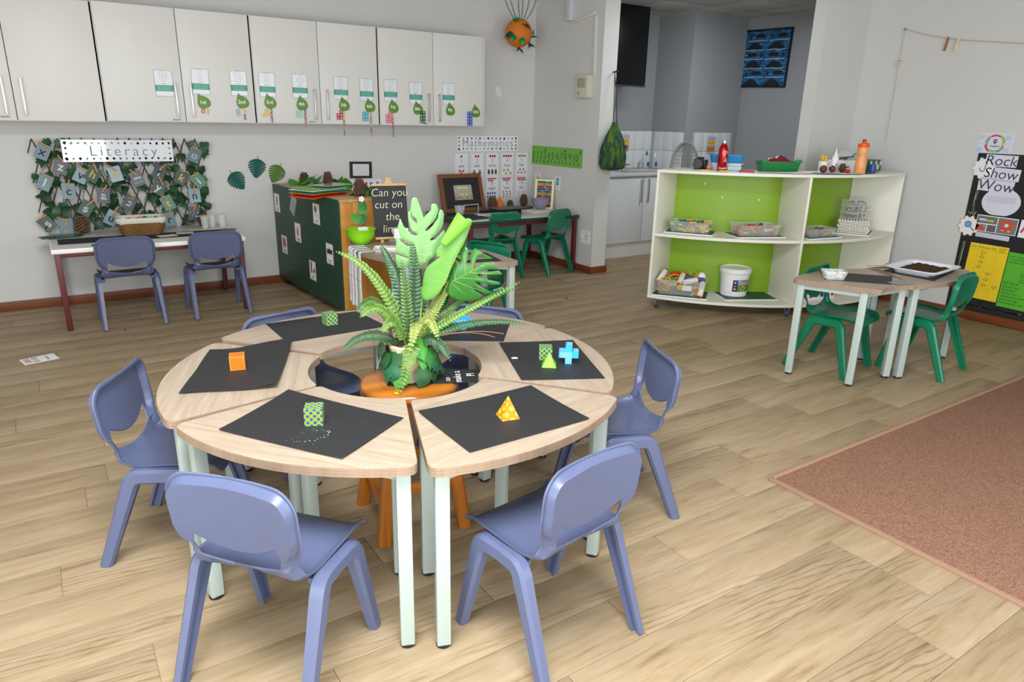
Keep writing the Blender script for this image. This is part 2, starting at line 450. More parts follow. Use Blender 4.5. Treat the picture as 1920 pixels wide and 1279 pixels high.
wall('wall_kitchen_far', 6.30, 7.2, 5.76, 5.9, m=WALLK)
wall('wall_kitchen_right', 7.05, 7.2, 3.8, 5.76, m=WALLK)
wall('wall_kitchen_front', 6.035, 7.05, 3.70, 3.80, m=WALLK)
struct(MB().box((1.7, 2.2, 3.05), (8.9, 8.4, 0.1)).build('ceiling', C('ceiling_white', '#c6c5c2', 0.9)))
# dropped kitchen ceiling of square tiles, with the bulkhead over the opening
ck = struct(MB().box((5.85, 5.05, 2.66), (2.7, 2.7, 0.1)).build('ceiling_kitchen', C('ceiling_grid_gap', '#85857f', 0.9)))
CT = C('ceiling_tile', '#b7b6b2', 0.95, var=0.05, scale=60, bump=0.1, bscale=200)
tl = MB().box((0, 0, -0.006), (0.59, 0.59, 0.012), bev=0.002).build('ceiling_tile', CT, ck); n = 0
for i in range(5):
    for j in range(5):
        x, y = 4.62+0.3+0.6*i-0.3, 3.7+0.3+0.6*j
        if n == 0: o = tl
        else: o = tl.copy(); COL.objects.link(o); o.parent = ck
        o.location = (x, y, 2.605); n += 1
bk = MB(); A, B = Vector((4.50, 5.19)), Vector((5.434, 3.70)); d = (B-A).normalized(); nn = Vector((-d.y, d.x))*0.1
bk.prism([tuple(A), tuple(B), tuple(B+nn), tuple(A+nn)], 2.6, 3.0)
struct(bk.build('wall_bulkhead', WALL, smooth=0))
# front of the room, behind the camera: glazed doors
fr = MB()
for x0, x1, z0, z1 in ((-2.6, -.6, 0, 3), (1.04, 2.2, 0, 3), (4.2, 6.035, 0, 3), (-.6, 1.04, 2.35, 3.0), (2.2, 4.2, 2.35, 3.0)): fr.box(((x0+x1)/2, -1.28, (z0+z1)/2), (x1-x0, 0.16, z1-z0))
struct(fr.build('wall_front', WALL, smooth=0))
for i in range(3):
    x = (.22, 2.7, 3.7)[i]; hw_ = (.79, .475, .475)[i]
    f = MB()
    for s in (-1, 1): f.box((s*hw_, 0, 1.175), (0.05, 0.06, 2.35))
    for z in (0.04, 2.31): f.box((0, 0, z), (hw_*2-.04, 0.06, 0.08))
    wf = struct(f.build('window_%d' % (i+1), C('window_frame_white', '#e9e9e6', 0.4), loc=(x, -1.28, 0)))
    MB().box((0, 0, 1.175), (hw_*2-.05, 0.006, 2.19)).build('glass_pane', GLASS, wf)
# skirting boards
def skirt(name, a, b, side):
    a, b = Vector(a), Vector(b); L = (b-a).length; m = MB()
    m.box((L/2, 0, 0.034), (L, 0.018, 0.068), bev=0.004)
    o = struct(m.build(name, SKIRT)); o.location = (a.x, a.y, 0); o.rotation_euler = (0, 0, atan2(b.y-a.y, b.x-a.x)); return o
skirt('baseboard_back', (-2.6, 6.241), (4.40, 6.241), 0)
skirt('baseboard_pier', (4.401, 6.235), (4.401, 5.175), 0)
skirt('baseboard_pier_end', (4.395, 5.181), (4.60, 5.181), 0)
skirt('baseboard_right', (6.026, 3.66), (6.026, -1.19), 0)
skirt('baseboard_column', (5.44, 3.674), (6.02, 3.674), 0)
# carpet
cm, q = base('brown_needle_felt_carpet', 0.95, 0, 0.1)
v = q.coords(); n1 = q.noise(v, 140, 3, 0.7); n2 = q.noise(v, 3, 3)
q.ln(q.mix(q.math('MULTIPLY', n2, 0.35), q.ramp(n1, [(0.3, '#6a4a3b'), (0.55, '#94705c'), (0.75, '#b08c78')]), lin('#7d5c4b')), q.bsdf.inputs['Base Color'])
q.bump(n1, 0.5, 0.004)
car = thing('carpet', 'large brown felt carpet lying on the pale wood floor', 'carpet', (2.41, 1.585, 0))
MB().box((1.80, -1.35, 0.005), (3.58, 2.68, 0.009), bev=0.003).build('carpet_pile', cm, car)
eb = MB(); EDG = C('carpet_edge_binding', '#a07c66', 0.9, bump=0.3, bscale=300)
eb.box((1.80, -0.003, 0.006), (3.6, 0.022, 0.013), bev=0.004); eb.box((0.003, -1.35, 0.006), (0.022, 2.7, 0.013), bev=0.004)
eb.build('edge_binding', EDG, car)
# ------------------------------------------------------------------ moulded plastic chairs
PROF = spline([(0, .192, .316), (0, .188, .334), (0, .172, .346), (0, .12, .349), (0, .05, .345), (0, -.02, .340), (0, -.07, .341),
               (0, -.104, .354), (0, -.122, .384), (0, -.131, .43), (0, -.141, .50), (0, -.149, .57), (0, -.155, .622)], 240)
_arc = [0.0]
for a, b in zip(PROF, PROF[1:]): _arc.append(_arc[-1]+(b-a).length)
LT = _arc[-1]
def prof(t):
    t = max(0.0, min(LT-1e-6, t)); lo, hi = 0, len(_arc)-1
    while hi-lo > 1:
        md = (lo+hi)//2
        if _arc[md] <= t: lo = md
        else: hi = md
    f = (t-_arc[lo])/(_arc[hi]-_arc[lo]); p = PROF[lo].lerp(PROF[hi], f); d = (PROF[hi]-PROF[lo]).normalized()
    return p, Vector((0, -d.z, d.y))     # point, normal towards the sitter
def t_at(z):
    for k in range(120, 241):
        if PROF[k].z >= z: return _arc[k]
    return LT
def hw(t):
    z = t_at
    tab = [(0, .136), (.012, .156), (.035, .168), (.10, .172), (.24, .168), (t_at(.36), .162), (t_at(.395), .152), (t_at(.42), .158), (t_at(.45), .175), (t_at(.48), .181), (t_at(.56), .182), (LT, .177)]
    for (a, x), (b, y) in zip(tab, tab[1:]):
        if t <= b:
            f = (t-a)/(b-a); f = f*f*(3-2*f); return x+(y-x)*f
    return tab[-1][1]
right = [(hw(LT*k/46), LT*k/46) for k in range(0, 42)]
tc = right[-1][1]; wtop = right[-1][0]; R_ = LT-tc
for k in range(1, 8):
    a = pi/2*k/7; right.append((wtop-0.062*(1-cos(a)), tc+R_*sin(a)))
topx = right[-1][0]
top = [(topx*(1-2*k/8), LT+0.004*sin(pi*k/8)) for k in range(1, 8)]
OUTL = right+top+[(-x, t) for x, t in reversed(right)]
OUTL += [(-right[0][0]*(1-2*k/6), -0.004*sin(pi*k/6)) for k in range(1, 6)]
sl = []
for k in range(17): x = -0.116+0.232*k/16; sl.append((x, t_at(.372)+(t_at(.392)-t_at(.372))*(x/.116)**2))
sl.append((.126, t_at(.428)))
for k in range(17): x = 0.116-0.232*k/16; sl.append((x, t_at(.424)+(t_at(.462)-t_at(.424))*(x/.116)**2))
sl.append((-.126, t_at(.428)))
P2, T2 = sheet(OUTL, [sl], 0.017, (0.004, 0.009, 0.0125, 0.019))
V3 = []
tw = t_at(.41)
for x, t in P2:
    p, n = prof(t); d = dedge((x, t), OUTL)
    back = min(1.0, max(0.0, (t-t_at(.345))/(t_at(.45)-t_at(.345)))); u = x/0.18
    q = Vector((x, p.y, p.z))
    q += n*(0.020*u*u*back)                       # sides of the back wrap forward
    q += n*(-0.007*(1-u*u)*(1-back)*min(1, max(0, t-.05)/0.08)+0.004*(1-back))     # dished seat
    e_ = min(1.0, max(0.0, (0.019-d)/0.009)); e_ = e_*e_*(3-2*e_); roll_ = max(0.0, 1-d/0.034)
    q += n*(-0.024*back*e_-0.020*(1-back)*roll_**2)
    V3.append(q)
tsp = t_at(.364)
seat_t = [f for f in T2 if sum(P2[i][1] for i in f)/3 < tsp]; back_t = [f for f in T2 if sum(P2[i][1] for i in f)/3 >= tsp]
SEC = [(-.019, -.012), (-.019, .006), (-.012, .014), (.012, .014), (.019, .006), (.019, -.012), (.010, -.012), (.010, -.001), (-.010, -.001), (-.010, -.012)]
def leg_mb(s, e):
    m = MB(); foot = Vector((s*.190, e*.183+(.0 if e > 0 else -.002), 0)); topp = Vector((s*.180, .105 if e > 0 else -.066, .314)); midp = Vector((s*.176, .02, .326))
    k = Vector((s*.178, topp.y-e*.020, .326))
    path = [foot, foot.lerp(topp, .33), foot.lerp(topp, .66), foot.lerp(topp, .93)]+bez(foot.lerp(topp, .96), topp.lerp(k, .6)+Vector((0, e*.004, .006)), k-Vector((0, e*.01, 0)), 4)+[midp]
    n = len(path); secs = []
    for i in range(n):
        f = .74+.26*min(1, i/3); secs.append([(a*f*(1 if i < n-1 else .95), b*f) for a, b in SEC])
    m.sweep(path, [[(a*1.36, b*1.34) for a, b in q] for q in secs], (s, 0, 0))
    return m
def chair_proto(mat, name, label, group, cat='chair'):
    r = thing(name, label, cat, group=group)
    thicken(V3, seat_t, .006, MB()).build('seat', mat, r, smooth=50)
    thicken(V3, back_t, .006, MB()).build('backrest', mat, r, smooth=32)
    for s in (-1, 1):
        for e in (1, -1): leg_mb(s, e).build('leg', mat, r, smooth=40)
    for s in (-1, 1): MB().box((s*.156, .02, .322), (.03, .17, .02), bev=.006).build('side_rail', mat, r)   # gussets that join the shell to the side frames
    return r
blue = chair_proto(BLUEC, 'school_chair', 'blue grey chair tucked at the round table, its back towards the camera beside the near table seam on the dotted cube side', None)
GB, GG = None, None
blues = [
 (.372, 1.668, 40, 'blue grey plastic chair facing the near dotted cube, its back to the camera'),
 (1.072, 1.363, 97, 'blue grey plastic chair facing the orange pyramid, its back to the camera'),
 (.25, 2.455, -30, 'blue grey plastic chair facing the orange striped cube'),
 (1.745, 1.837, 157, 'blue grey plastic chair facing the blue cross block, seen from its front side'),
 (.825, 2.845, -77, 'blue grey chair behind the ring table facing the far green dotted cube'),
 (1.515, 2.555, 218, 'blue grey chair mostly hidden behind the big potted plant'),
 (.42, 5.515, 90, 'blue grey chair in front of the wicker basket at the ivy trellis desk'),
 (1.0, 5.505, 90, 'blue grey chair in front of the clear cups at the ivy trellis desk')]
for i, (x, y, a, lb) in enumerate(blues):
    if i == 0: blue.location = (x, y, 0); blue.rotation_euler = (0, 0, rad(a-90)); blue['label'] = lb
    else: dup(blue, (x, y, 0), rad(a-90), lb)
green = chair_proto(GREENC, 'school_chair', 'x', None)
greens = [
 (3.515, 5.535, 93, 'dark green chair in front of the brown framed picture at the number desk'),
 (4.075, 5.485, 106, 'dark green chair in front of the abacus at the number desk'),
 (2.42, 4.05, 205, 'dark green chair behind the curved wood tables beside the pine bookcase'),
 (3.982, 2.345, -80, 'dark green chair between the lime shelf and the table with the tub of white beads'),
 (4.478, 2.015, 97, 'dark green chair in front of the table with the tray of soil')]
for i, (x, y, a, lb) in enumerate(greens):
    if i == 0: green.location = (x, y, 0); green.rotation_euler = (0, 0, rad(a-90)); green['label'] = lb
    else: dup(green, (x, y, 0), rad(a-90), lb)

# ------------------------------------------------------------------ ring segment tables
RO, RI, HT, OFS = .783, .312, .59, .56
def seg_outline(d=0.0, half=29.35):
    h = rad(half); ro, ri = RO-d, RI+d; dr = .036
    def pol(r, a): return (r*cos(a+pi/2), r*sin(a+pi/2)-OFS)
    out = []
    ao, ai = dr/ro, .02/ri
    sh = d/ ((ro+ri)/2)
    out += [pol(ro, -(h-sh-ao)+2*(h-sh-ao)*k/20) for k in range(21)]
    def corner(p, q, r):
        return [(p[0]*(1-t)**2+q[0]*2*t*(1-t)+r[0]*t*t, p[1]*(1-t)**2+q[1]*2*t*(1-t)+r[1]*t*t) for t in (.2, .4, .6, .8)]
    hh = h-sh
    out += corner(pol(ro, hh-ao), pol(ro, hh), pol(ro-dr, hh)); out += [pol(ro-dr, hh), pol(ri+.02, hh)]
    out += corner(pol(ri+.02, hh), pol(ri, hh), pol(ri, hh-ai))
    out += [pol(ri, (hh-ai)-2*(hh-ai)*k/12) for k in range(13)]
    out += corner(pol(ri, -(hh-ai)), pol(ri, -hh), pol(ri+.02, -hh)); out += [pol(ri+.02, -hh), pol(ro-dr, -hh)]
    out += corner(pol(ro-dr, -hh), pol(ro, -hh), pol(ro, -hh+ao))
    return out
r = tb = thing('segment_table', 'x', 'table')
ol = seg_outline(0.0); oi = seg_outline(.0015)
m = MB(); m.prism(oi, HT-.026, HT); m.build('tabletop', ASH, r, smooth=30)
m = MB(); n_ = len(ol)
for z0, z1 in ((HT-.0258, HT-.0178), (HT-.0174, HT-.0092), (HT-.0088, HT-.0008)): m.prism(ol, z0, z1)
m.build('edge_band', ASHE, r, smooth=30)
lp = []
for s in (-1, 1):
    for rr_, ang in ((.738, 26.4), (.40, 24.0)):
        a = rad(90+s*ang); x, y = rr_*cos(a), rr_*sin(a)-OFS; lp.append((x, y, s))
        l = MB().box((0, 0, .287), (.04, .04, .554), bev=.005).build('leg', LEGG, r, loc=(x, y, 0)); l.rotation_euler = (0, 0, rad(s*29.35))
        MB().lathe([(.017, 0), (.021, .002), (.021, .011), (.018, .013)], 14).build('foot_cap', RUB, l)
fm = MB()
def rail(a, b):
    a, b = Vector(a), Vector(b); dv = b-a; fm.box(((a.x+b.x)/2, (a.y+b.y)/2, HT-.042), (dv.length, .022, .030), rz=atan2(dv.y, dv.x))
rail(lp[0][:2], lp[1][:2]); rail(lp[2][:2], lp[3][:2]); rail(lp[1][:2], lp[3][:2]); rail(lp[0][:2], lp[2][:2])
fm.build('frame', LEGG, r)
RC = (.9815, 2.1907)
def seg_place(cx, cy, deg, dr, lb, group=None, first=False):
    a = rad(deg); x, y = cx+(OFS+dr)*cos(a), cy+(OFS+dr)*sin(a)
    if first: tb.location = (x, y, 0); tb.rotation_euler = (0, 0, a-pi/2); tb['label'] = lb
    else: dup(tb, (x, y, 0), a-pi/2, lb)
seg_place(*RC, -80.5, .020, 'ash ring segment table that holds the orange dotted pyramid', first=True)
seg_place(*RC, -20.5, -.012, 'ash ring segment table that holds the green pyramid and blue cross block')
seg_place(*RC, 39, -.006, 'ash ring segment table behind the potted plant, with a single blue cross block')
seg_place(*RC, 98.5, .024, 'ash ring segment table with the far green dotted cube, beside the green bookcase')
seg_place(*RC, 159, .002, 'ash ring segment table that holds the orange striped cube')
seg_place(*RC, 219.5, -.006, 'ash ring segment table with the near green dotted cube')
seg_place(2.47, 4.37, 180, 0, 'ash segment table pushed against the pine bookcase, under the lime bowl')
seg_place(2.47, 4.37, 240, 0, 'ash segment table with the green framed card, behind the plant')
seg_place(3.897, 1.687, 84, 0, 'ash segment table with the tub of white beads by the lime shelf')
seg_place(4.425, 2.675, -85, 0, 'ash segment table with the tray of soil by the lime shelf')

# ------------------------------------------------------------------ black paper sheets
def paper(corners, z, label, curl=(0, 0, 0, 0), mat=BLACKP, name='paper_sheet', th=.0007, cat='paper', wob=.0, nu=14, nv=10):
    cx = sum(p[0] for p in corners)/4; cy = sum(p[1] for p in corners)/4
    m = MB(); a, b, c, d = [Vector((p[0]-cx, p[1]-cy)) for p in corners]
    V = []; Tt = []
    for j in range(nv+1):
        for i in range(nu+1):
            u, v = i/nu, j/nv; p = a*(1-u)*(1-v)+b*u*(1-v)+c*u*v+d*(1-u)*v
            zz = .0012+curl[0]*((1-u)*(1-v))**3+curl[1]*(u*(1-v))**3+curl[2]*(u*v)**3+curl[3]*((1-u)*v)**3+wob*(1+sin(u*7+v*3))*.5*abs(v-.5)*2
            V.append((p.x, p.y, zz))
    for j in range(nv):
        for i in range(nu):
            k = j*(nu+1)+i; Tt += [(k, k+1, k+nu+2), (k, k+nu+2, k+nu+1)]
    if (b-a).cross(d-a) < 0: Tt = [t[::-1] for t in Tt]
    thicken(V, Tt, th, m)
    o = m.build(name, mat, smooth=40, loc=(cx, cy, z)); return tag(o, label, cat)
paper([(.572, 2.143), (.317, 1.947), (.549, 1.599), (.799, 1.757)], HT, 'black paper sheet under the near green dotted cube', (.006, .004, .006, .002))
paper([(.441, 2.694), (.734, 2.631), (.546, 2.179), (.268, 2.29)][::-1], HT, 'black paper sheet with a curled corner under the orange striped cube', (.0, .018, .022, .0), wob=.008)
paper([(.715, 2.948), (1.124, 2.956), (1.148, 2.666), (.718, 2.65)][::-1], HT, 'black paper sheet under the far green dotted cube')
paper([(1.305, 2.63), (1.64, 2.455), (1.466, 2.24), (1.165, 2.43)][::-1], HT, 'black paper sheet behind the fern fronds under a single blue cross block')
paper([(1.437, 2.228), (1.722, 2.114), (1.545, 1.707), (1.28, 1.839)][::-1], HT, 'black paper sheet under the green pyramid and chalk stub', (.003, 0, 0, .003))
paper([(.855, 1.774), (1.276, 1.778), (1.273, 1.465), (.854, 1.461)][::-1], HT, 'black paper sheet under the orange dotted pyramid', (.002, .004, .004, .006))
paper([(3.93, 2.46), (4.195, 2.15), (3.97, 2.03), (3.735, 2.30)][::-1], HT, 'black paper sheet beside the tub of white beads')
paper([(4.30, 2.27), (4.60, 2.33), (4.76, 2.05), (4.29, 1.955)][::-1], HT, 'black paper sheet under the white tray of soil')

# ------------------------------------------------------------------ card solids with printed patterns
def dots_mat(name, ground, dot, n=5.0, r=.30, edge=None):
    m, q = base(name, .4, 0, .4)
    uv = q.n.new('ShaderNodeUVMap'); sp = q.n.new('ShaderNodeSeparateXYZ'); q.ln(uv.outputs[0], sp.inputs[0])
    u, v = q.math('MULTIPLY', sp.outputs[0], n), q.math('MULTIPLY', sp.outputs[1], n)
    def d(off):
        a = q.math('SUBTRACT', q.math('FRACT', q.math('ADD', u, off)), .5); b = q.math('SUBTRACT', q.math('FRACT', q.math('ADD', v, off)), .5)
        return q.math('SQRT', q.math('ADD', q.math('MULTIPLY', a, a), q.math('MULTIPLY', b, b)))
    f = q.math('LESS_THAN', q.math('MINIMUM', d(0.0), d(.5)), r)
    q.ln(q.mix(f, lin(ground), lin(dot)), q.bsdf.inputs['Base Color']); return m
def stripes_mat(name, ground, bar, n=9.0):
    m, q = base(name, .4, 0, .4)
    uv = q.n.new('ShaderNodeUVMap'); sp = q.n.new('ShaderNodeSeparateXYZ'); q.ln(uv.outputs[0], sp.inputs[0])
    a = q.math('LESS_THAN', q.math('FRACT', q.math('MULTIPLY', sp.outputs[0], n)), .45)
    e1 = q.math('LESS_THAN', q.math('ABSOLUTE', q.math('SUBTRACT', sp.outputs[0], .5)), .42); e2 = q.math('LESS_THAN', q.math('ABSOLUTE', q.math('SUBTRACT', sp.outputs[1], .5)), .42)
    f = q.math('MULTIPLY', a, q.math('MULTIPLY', e1, e2))
    q.ln(q.mix(f, lin(ground), lin(bar)), q.bsdf.inputs['Base Color']); return m
DOTG = dots_mat('green_card_purple_dots', '#74bd20', '#5b3f86', 2.6, .27)
DOTO = dots_mat('orange_card_lime_dots', '#e87a0c', '#a8bf30', 2.2, .22)
STRO = stripes_mat('orange_card_red_stripes', '#e8800f', '#a03c18')
STRB = stripes_mat('blue_card_fine_stripes', '#2f9fe6', '#9fc6ea', 7)
def unwrap_faces(o, scale=None):
    me = o.data; uv = me.uv_layers.new(name='UVMap')
    for p in me.polygons:
        n = p.normal; up = Vector((0, 0, 1)) if abs(n.z) < .9 else Vector((0, 1, 0))
        x = up.cross(n).normalized(); y = n.cross(x); cs = [me.vertices[i].co for i in p.vertices]
        us = [c.dot(x) for c in cs]; vs = [c.dot(y) for c in cs]; S = scale or max(max(us)-min(us), max(vs)-min(vs))
        for li, a, b in zip(p.loop_indices, us, vs): uv.data[li].uv = ((a-min(us))/S, (b-min(vs))/S)
    return o
def solid_cube(loc, s, rz, mat, label):
    o = MB().box((0, 0, s/2), (s, s, s), bev=0).build('card_cube', mat, smooth=0, loc=loc); o.rotation_euler = (0, 0, rad(rz)); unwrap_faces(o); return tag(o, label, 'cube')
def solid_pyr(loc, s, hgt, rz, mat, label):
    h = s/2; o = MB().add([(-h,-h,0),(h,-h,0),(h,h,0),(-h,h,0),(0,0,hgt)], [(3,2,1,0),(0,1,4),(1,2,4),(2,3,4),(3,0,4)]).build('card_pyramid', mat, smooth=0, loc=loc)
    o.rotation_euler = (0, 0, rad(rz)); unwrap_faces(o); return tag(o, label, 'pyramid')
ZP = HT+.0018
solid_cube((.565, 1.862, ZP), .052, -24, DOTG, 'lime card cube with purple dots nearest the camera on the ring table')
solid_cube((.485, 2.445, ZP), .050, -14, STRO, 'orange card cube with red stripes on black paper')
solid_cube((.950, 2.815, ZP), .050, 4, DOTG, 'lime card cube with purple dots on the far side of the ring table')
solid_cube((1.488, 1.985, ZP), .048, -34, DOTG, 'lime card cube with purple dots behind the green pyramid')
solid_pyr((1.452, 1.912, ZP), .052, .05, -38, C('lime_card', '#7cc22a', .4), 'plain lime card pyramid in front of a dotted cube')
solid_pyr((1.072, 1.607, ZP), .056, .068, -12, DOTO, 'orange card pyramid with pale dots on black paper')
def plus_block(loc, rz, tilt, label):
    m = MB(); s = .024
    pl = [(-s/2,-1.5*s),(s/2,-1.5*s),(s/2,-s/2),(1.5*s,-s/2),(1.5*s,s/2),(s/2,s/2),(s/2,1.5*s),(-s/2,1.5*s),(-s/2,s/2),(-1.5*s,s/2),(-1.5*s,-s/2),(-s/2,-s/2)]
    m.prism(pl, -.022, .022, Matrix.Translation((0, 0, 1.5*s)) @ Matrix.Rotation(rad(90), 4, 'X'))
    o = m.build('cross_block', STRB, smooth=0, loc=loc); o.rotation_euler = (0, 0, rad(rz)); unwrap_faces(o, .05); return tag(o, label, 'block')
plus_block((1.535, 1.905, ZP), -38, 0, 'blue card cross block beside the green pyramid')
plus_block((1.405, 2.475, ZP), -10, 0, 'blue card cross block half hidden by the fern fronds')
ck_ = MB(); ck_.tube([(-.012, 0, .003), (0, .001, .0035), (.011, 0, .003)], [.0028, .0035, .0025], 8)
tag(put(ck_.build('chalk_stub', C('chalk_white', '#f0e6de', .9), smooth=40), T(1.384, 2.036, ZP) @ Matrix.Rotation(rad(-30), 4, 'Z')), 'small white chalk stub on black paper near the dotted cube', 'chalk')
# chalk scribbles and crumbs left on the near sheet
mk = MB(); random.seed(3)
for k in range(26):
    a = rad(200+k*9); x, y = .525+.05*cos(a)+random.uniform(-.006, .006), 1.775+.03*sin(a)+random.uniform(-.005, .005)
    mk.disc(x, y, random.uniform(.0008, .002), HT+.0032, 5)
for k in range(40): mk.disc(random.uniform(.42, .72), random.uniform(1.70, 1.98), random.uniform(.0004, .0011), HT+.0034, 5)
tag(mk.build('chalk_dust', C('chalk_dust_green', '#c9c9a4', .9), smooth=0), 'pale chalk crumbs scattered on the near black sheet', 'chalk dust', kind='stuff')

# ------------------------------------------------------------------ round pine stool in the middle of the ring
st = thing('round_stool', 'round varnished pine stool standing inside the ring of tables, under the plant', 'stool', (.998, 2.137, 0), rad(-8))
MB().lathe([(.10, .512), (.155, .513), (.168, .520), (.175, .533), (.172, .546), (.160, .554), (.12, .5555), (.0005, .556)], 48, cap=(True, False)).build('seat', PINET, st, smooth=60)
for k in range(4):
    a = rad(45+90*k); m = MB()
    c, s_ = cos(a), sin(a)
    P0, P1 = Vector((c*.215, s_*.215, 0)), Vector((c*.128, s_*.128, .514)); h2 = .023
    sec = [(h2*x, h2*y) for x, y in ((1,.6),(.6,1),(-.6,1),(-1,.6),(-1,-.6),(-.6,-1),(.6,-1),(1,-.6))]
    m.sweep([P0, P0.lerp(P1, .5), P1], [sec]*3, (-s_*.7+c*.7, c*.7+s_*.7, 0)); m.build('leg', PINES, st, smooth=40)
for k in range(4):
    a0, a1 = rad(45+90*k), rad(135+90*k)
    for z, rr_, hh in ((.14 if k % 2 else .19, .215-.087*(.14 if k % 2 else .19)/.514, .04), (.478, .134, .06)):
        A = Vector((cos(a0)*rr_, sin(a0)*rr_, z)); B = Vector((cos(a1)*rr_, sin(a1)*rr_, z)); md = (A+B)/2; d = B-A
        MB().box((0, 0, 0), (d.length, .022, hh), bev=.004).build('stretcher' if z < .3 else 'apron', PINES, st, loc=md).rotation_euler = (0, 0, atan2(d.y, d.x))
# ------------------------------------------------------------------ big artificial plant on the stool
ZS = .5562
crd = thing('lettered_card', 'black card with white lettering sticking out from under the plant pot on the stool', 'card', (.998, 2.137, ZS+.0008), rad(-25))
m = MB()
def cardpt(u, v):
    x = -.075+.345*u; y = -.075+.135*v; d = max(0, x-.15)
    return (x, y+.02*u, -.25*d*d*3)
Vc = [cardpt(i/16, j/4) for j in range(5) for i in range(17)]; Tc = []
for j in range(4):
    for i in range(16): k = j*17+i; Tc += [(k, k+1, k+18), (k, k+18, k+17)]
thicken(Vc, Tc, .001, m).build('card_sheet', BLACKP, crd)
CHALK = C('white_marker', '#efefef', .7)
lt = MB(); lt.text('make a', .040, T(.172, -.005, .0012) @ Matrix.Rotation(rad(90), 4, 'Z'), weight=.0); lt.text('Pl', .042, T(.222, .014, -.0008) @ Matrix.Rotation(rad(90), 4, 'Z')); lt.text('can', .03, T(.135, -.03, .0012) @ Matrix.Rotation(rad(90), 4, 'Z'))
lt.build('lettering', CHALK, crd, smooth=0)

plant = thing('potted_fern', 'big artificial fern and monstera plant in a wrapped pot on the round stool', 'plant', (.998, 2.137, ZS+.0016), rad(-25.03))
WRAP = C('kraft_paper_wrap', '#d9c2a4', .8, var=.1, scale=25, bump=.5, bscale=40)
m = MB(); random.seed(5); prof_ = [(.058, 0), (.062, .02), (.058, .045), (.066, .075), (.062, .10), (.070, .128), (.060, .132)]
seg = 26; vs = []; fs = []
for i, (r0, z0) in enumerate(prof_):
    for k in range(seg):
        a = 2*pi*k/seg; rr_ = r0*(1+random.uniform(-.06, .06)); vs.append((rr_*cos(a), rr_*sin(a), z0))
for i in range(len(prof_)-1):
    for k in range(seg): k2 = (k+1) % seg; fs.append((i*seg+k, i*seg+k2, (i+1)*seg+k2, (i+1)*seg+k))
fs.append(list(range(seg-1, -1, -1))); m.add(vs, fs); m.build('wrapped_pot', WRAP, plant, smooth=25)
MB().lathe([(.0005, .125), (.06, .124)], 20, cap=(False, False)).build('pot_filling', C('dry_moss', '#6b5a3c', .9, bump=.8, bscale=90), plant)
def leafmat(name, face, back, vein, rough=.38):
    m, q = base(name, rough, 0, .5); g = q.n.new('ShaderNodeNewGeometry'); v = q.coords()
    n = q.noise(v, 18, 3); f = lin(face); hi = tuple(min(1, x*1.25) for x in f[:3])+(1,)
    q.ln(q.mix(g.outputs['Backfacing'], q.mix(n, f, hi), lin(back)), q.bsdf.inputs['Base Color'])
    q.bump(q.noise(v, 60, 2), .12, .003); return m
MONL = leafmat('pale_monstera_leaf', '#5f8a4e', '#6a9454', ''); MONL2 = leafmat('light_green_monstera_leaf', '#568a38', '#64a82c', '')
MOND = leafmat('dark_monstera_leaf', '#2f6a2a', '#4b8a40', '#6aa050', .3)
VEIN = C('leaf_vein', '#a3a63c', .5); STEM = C('plant_stem', '#7f9a3a', .5)
def monstera(L, W, slits=5, depth=.72, holes=True):
    """outline of a split leaf: base at (0,0), tip at (0,L)"""
    def half(t): return W*(sin(pi*min(1, t*1.02)**.72))**.8*(1.0-.12*t)
    pts = []
    ts = [.30+.60*k/slits for k in range(slits)]; N = 64
    Rr = []
    k = 0; t = .0
    seq = []
    for i in range(N+1):
        t = i/N; seq.append((t, half(t)*1.0))
    out = []
    def yb(t): return L*(t-.13*(1-t)**6*0)
    cuts = {round(c*N): c for c in ts}
    for i, (t, x) in enumerate(seq):
        if i in cuts:
            inn = x*(1-depth); up = .085
            out += [(x*.97, yb(t)-.000*L), (x*.62+inn*.38, yb(t)-.045*L), (inn, yb(t)-.085*L), (inn*1.1, yb(t)-.070*L), (x*.62+inn*.38, yb(t)-.018*L), (x*.90, yb(t)+.030*L)]
        elif (i-1) in cuts or (i+1) in cuts or (i-2) in cuts: continue
        else: out.append((x, yb(t)))
    R1 = [(x, y) for x, y in out if y > -1]
    left = [(-x, y) for x, y in reversed(R1[1:-1])]
    o = R1+left
    b = []
    return o
def leaf_obj(name, outline, fn, mat, parent, veins, step=.014, th=.0009, midw=.0022, label=None):
    P, Tt = sheet(outline, [], step, ()); V = [fn(x, y) for x, y in P]
    m = MB(); thicken(V, Tt, th, m); o = m.build(name, mat, parent, smooth=60)
    if label: o['label'] = label
    vm = MB()
    for pts in veins:
        n = 8; path = []
        for k in range(n+1):
            u = k/n*(len(pts)-1); i = min(int(u), len(pts)-2); f = u-i
            path.append(Vector(fn(pts[i][0]+(pts[i+1][0]-pts[i][0])*f, pts[i][1]+(pts[i+1][1]-pts[i][1])*f)))
        w0 = midw if abs(pts[0][0]-pts[-1][0]) < 1e-6 else midw*.45
        vm.tube(path, [w0*(1-.6*k/n) for k in range(n+1)], 5)
    vm.build('vein', VEIN, o); return o
def frame_fn(base_, tip, side_hint, bend=0.0, cup=0.0, curl=None):
    b, t = Vector(base_), Vector(tip); ax = t-b; L = ax.length; ax.normalize()
    sd = Vector(side_hint); sd = (sd-ax*sd.dot(ax)).normalized(); nn = sd.cross(ax)
    def fn(x, y):
        if curl: return tuple(b+curl(x, y, L, sd, ax, nn))
        return tuple(b+ax*y+sd*x+nn*(bend*(y/L)**2*L+cup*x*x))
    return fn, L
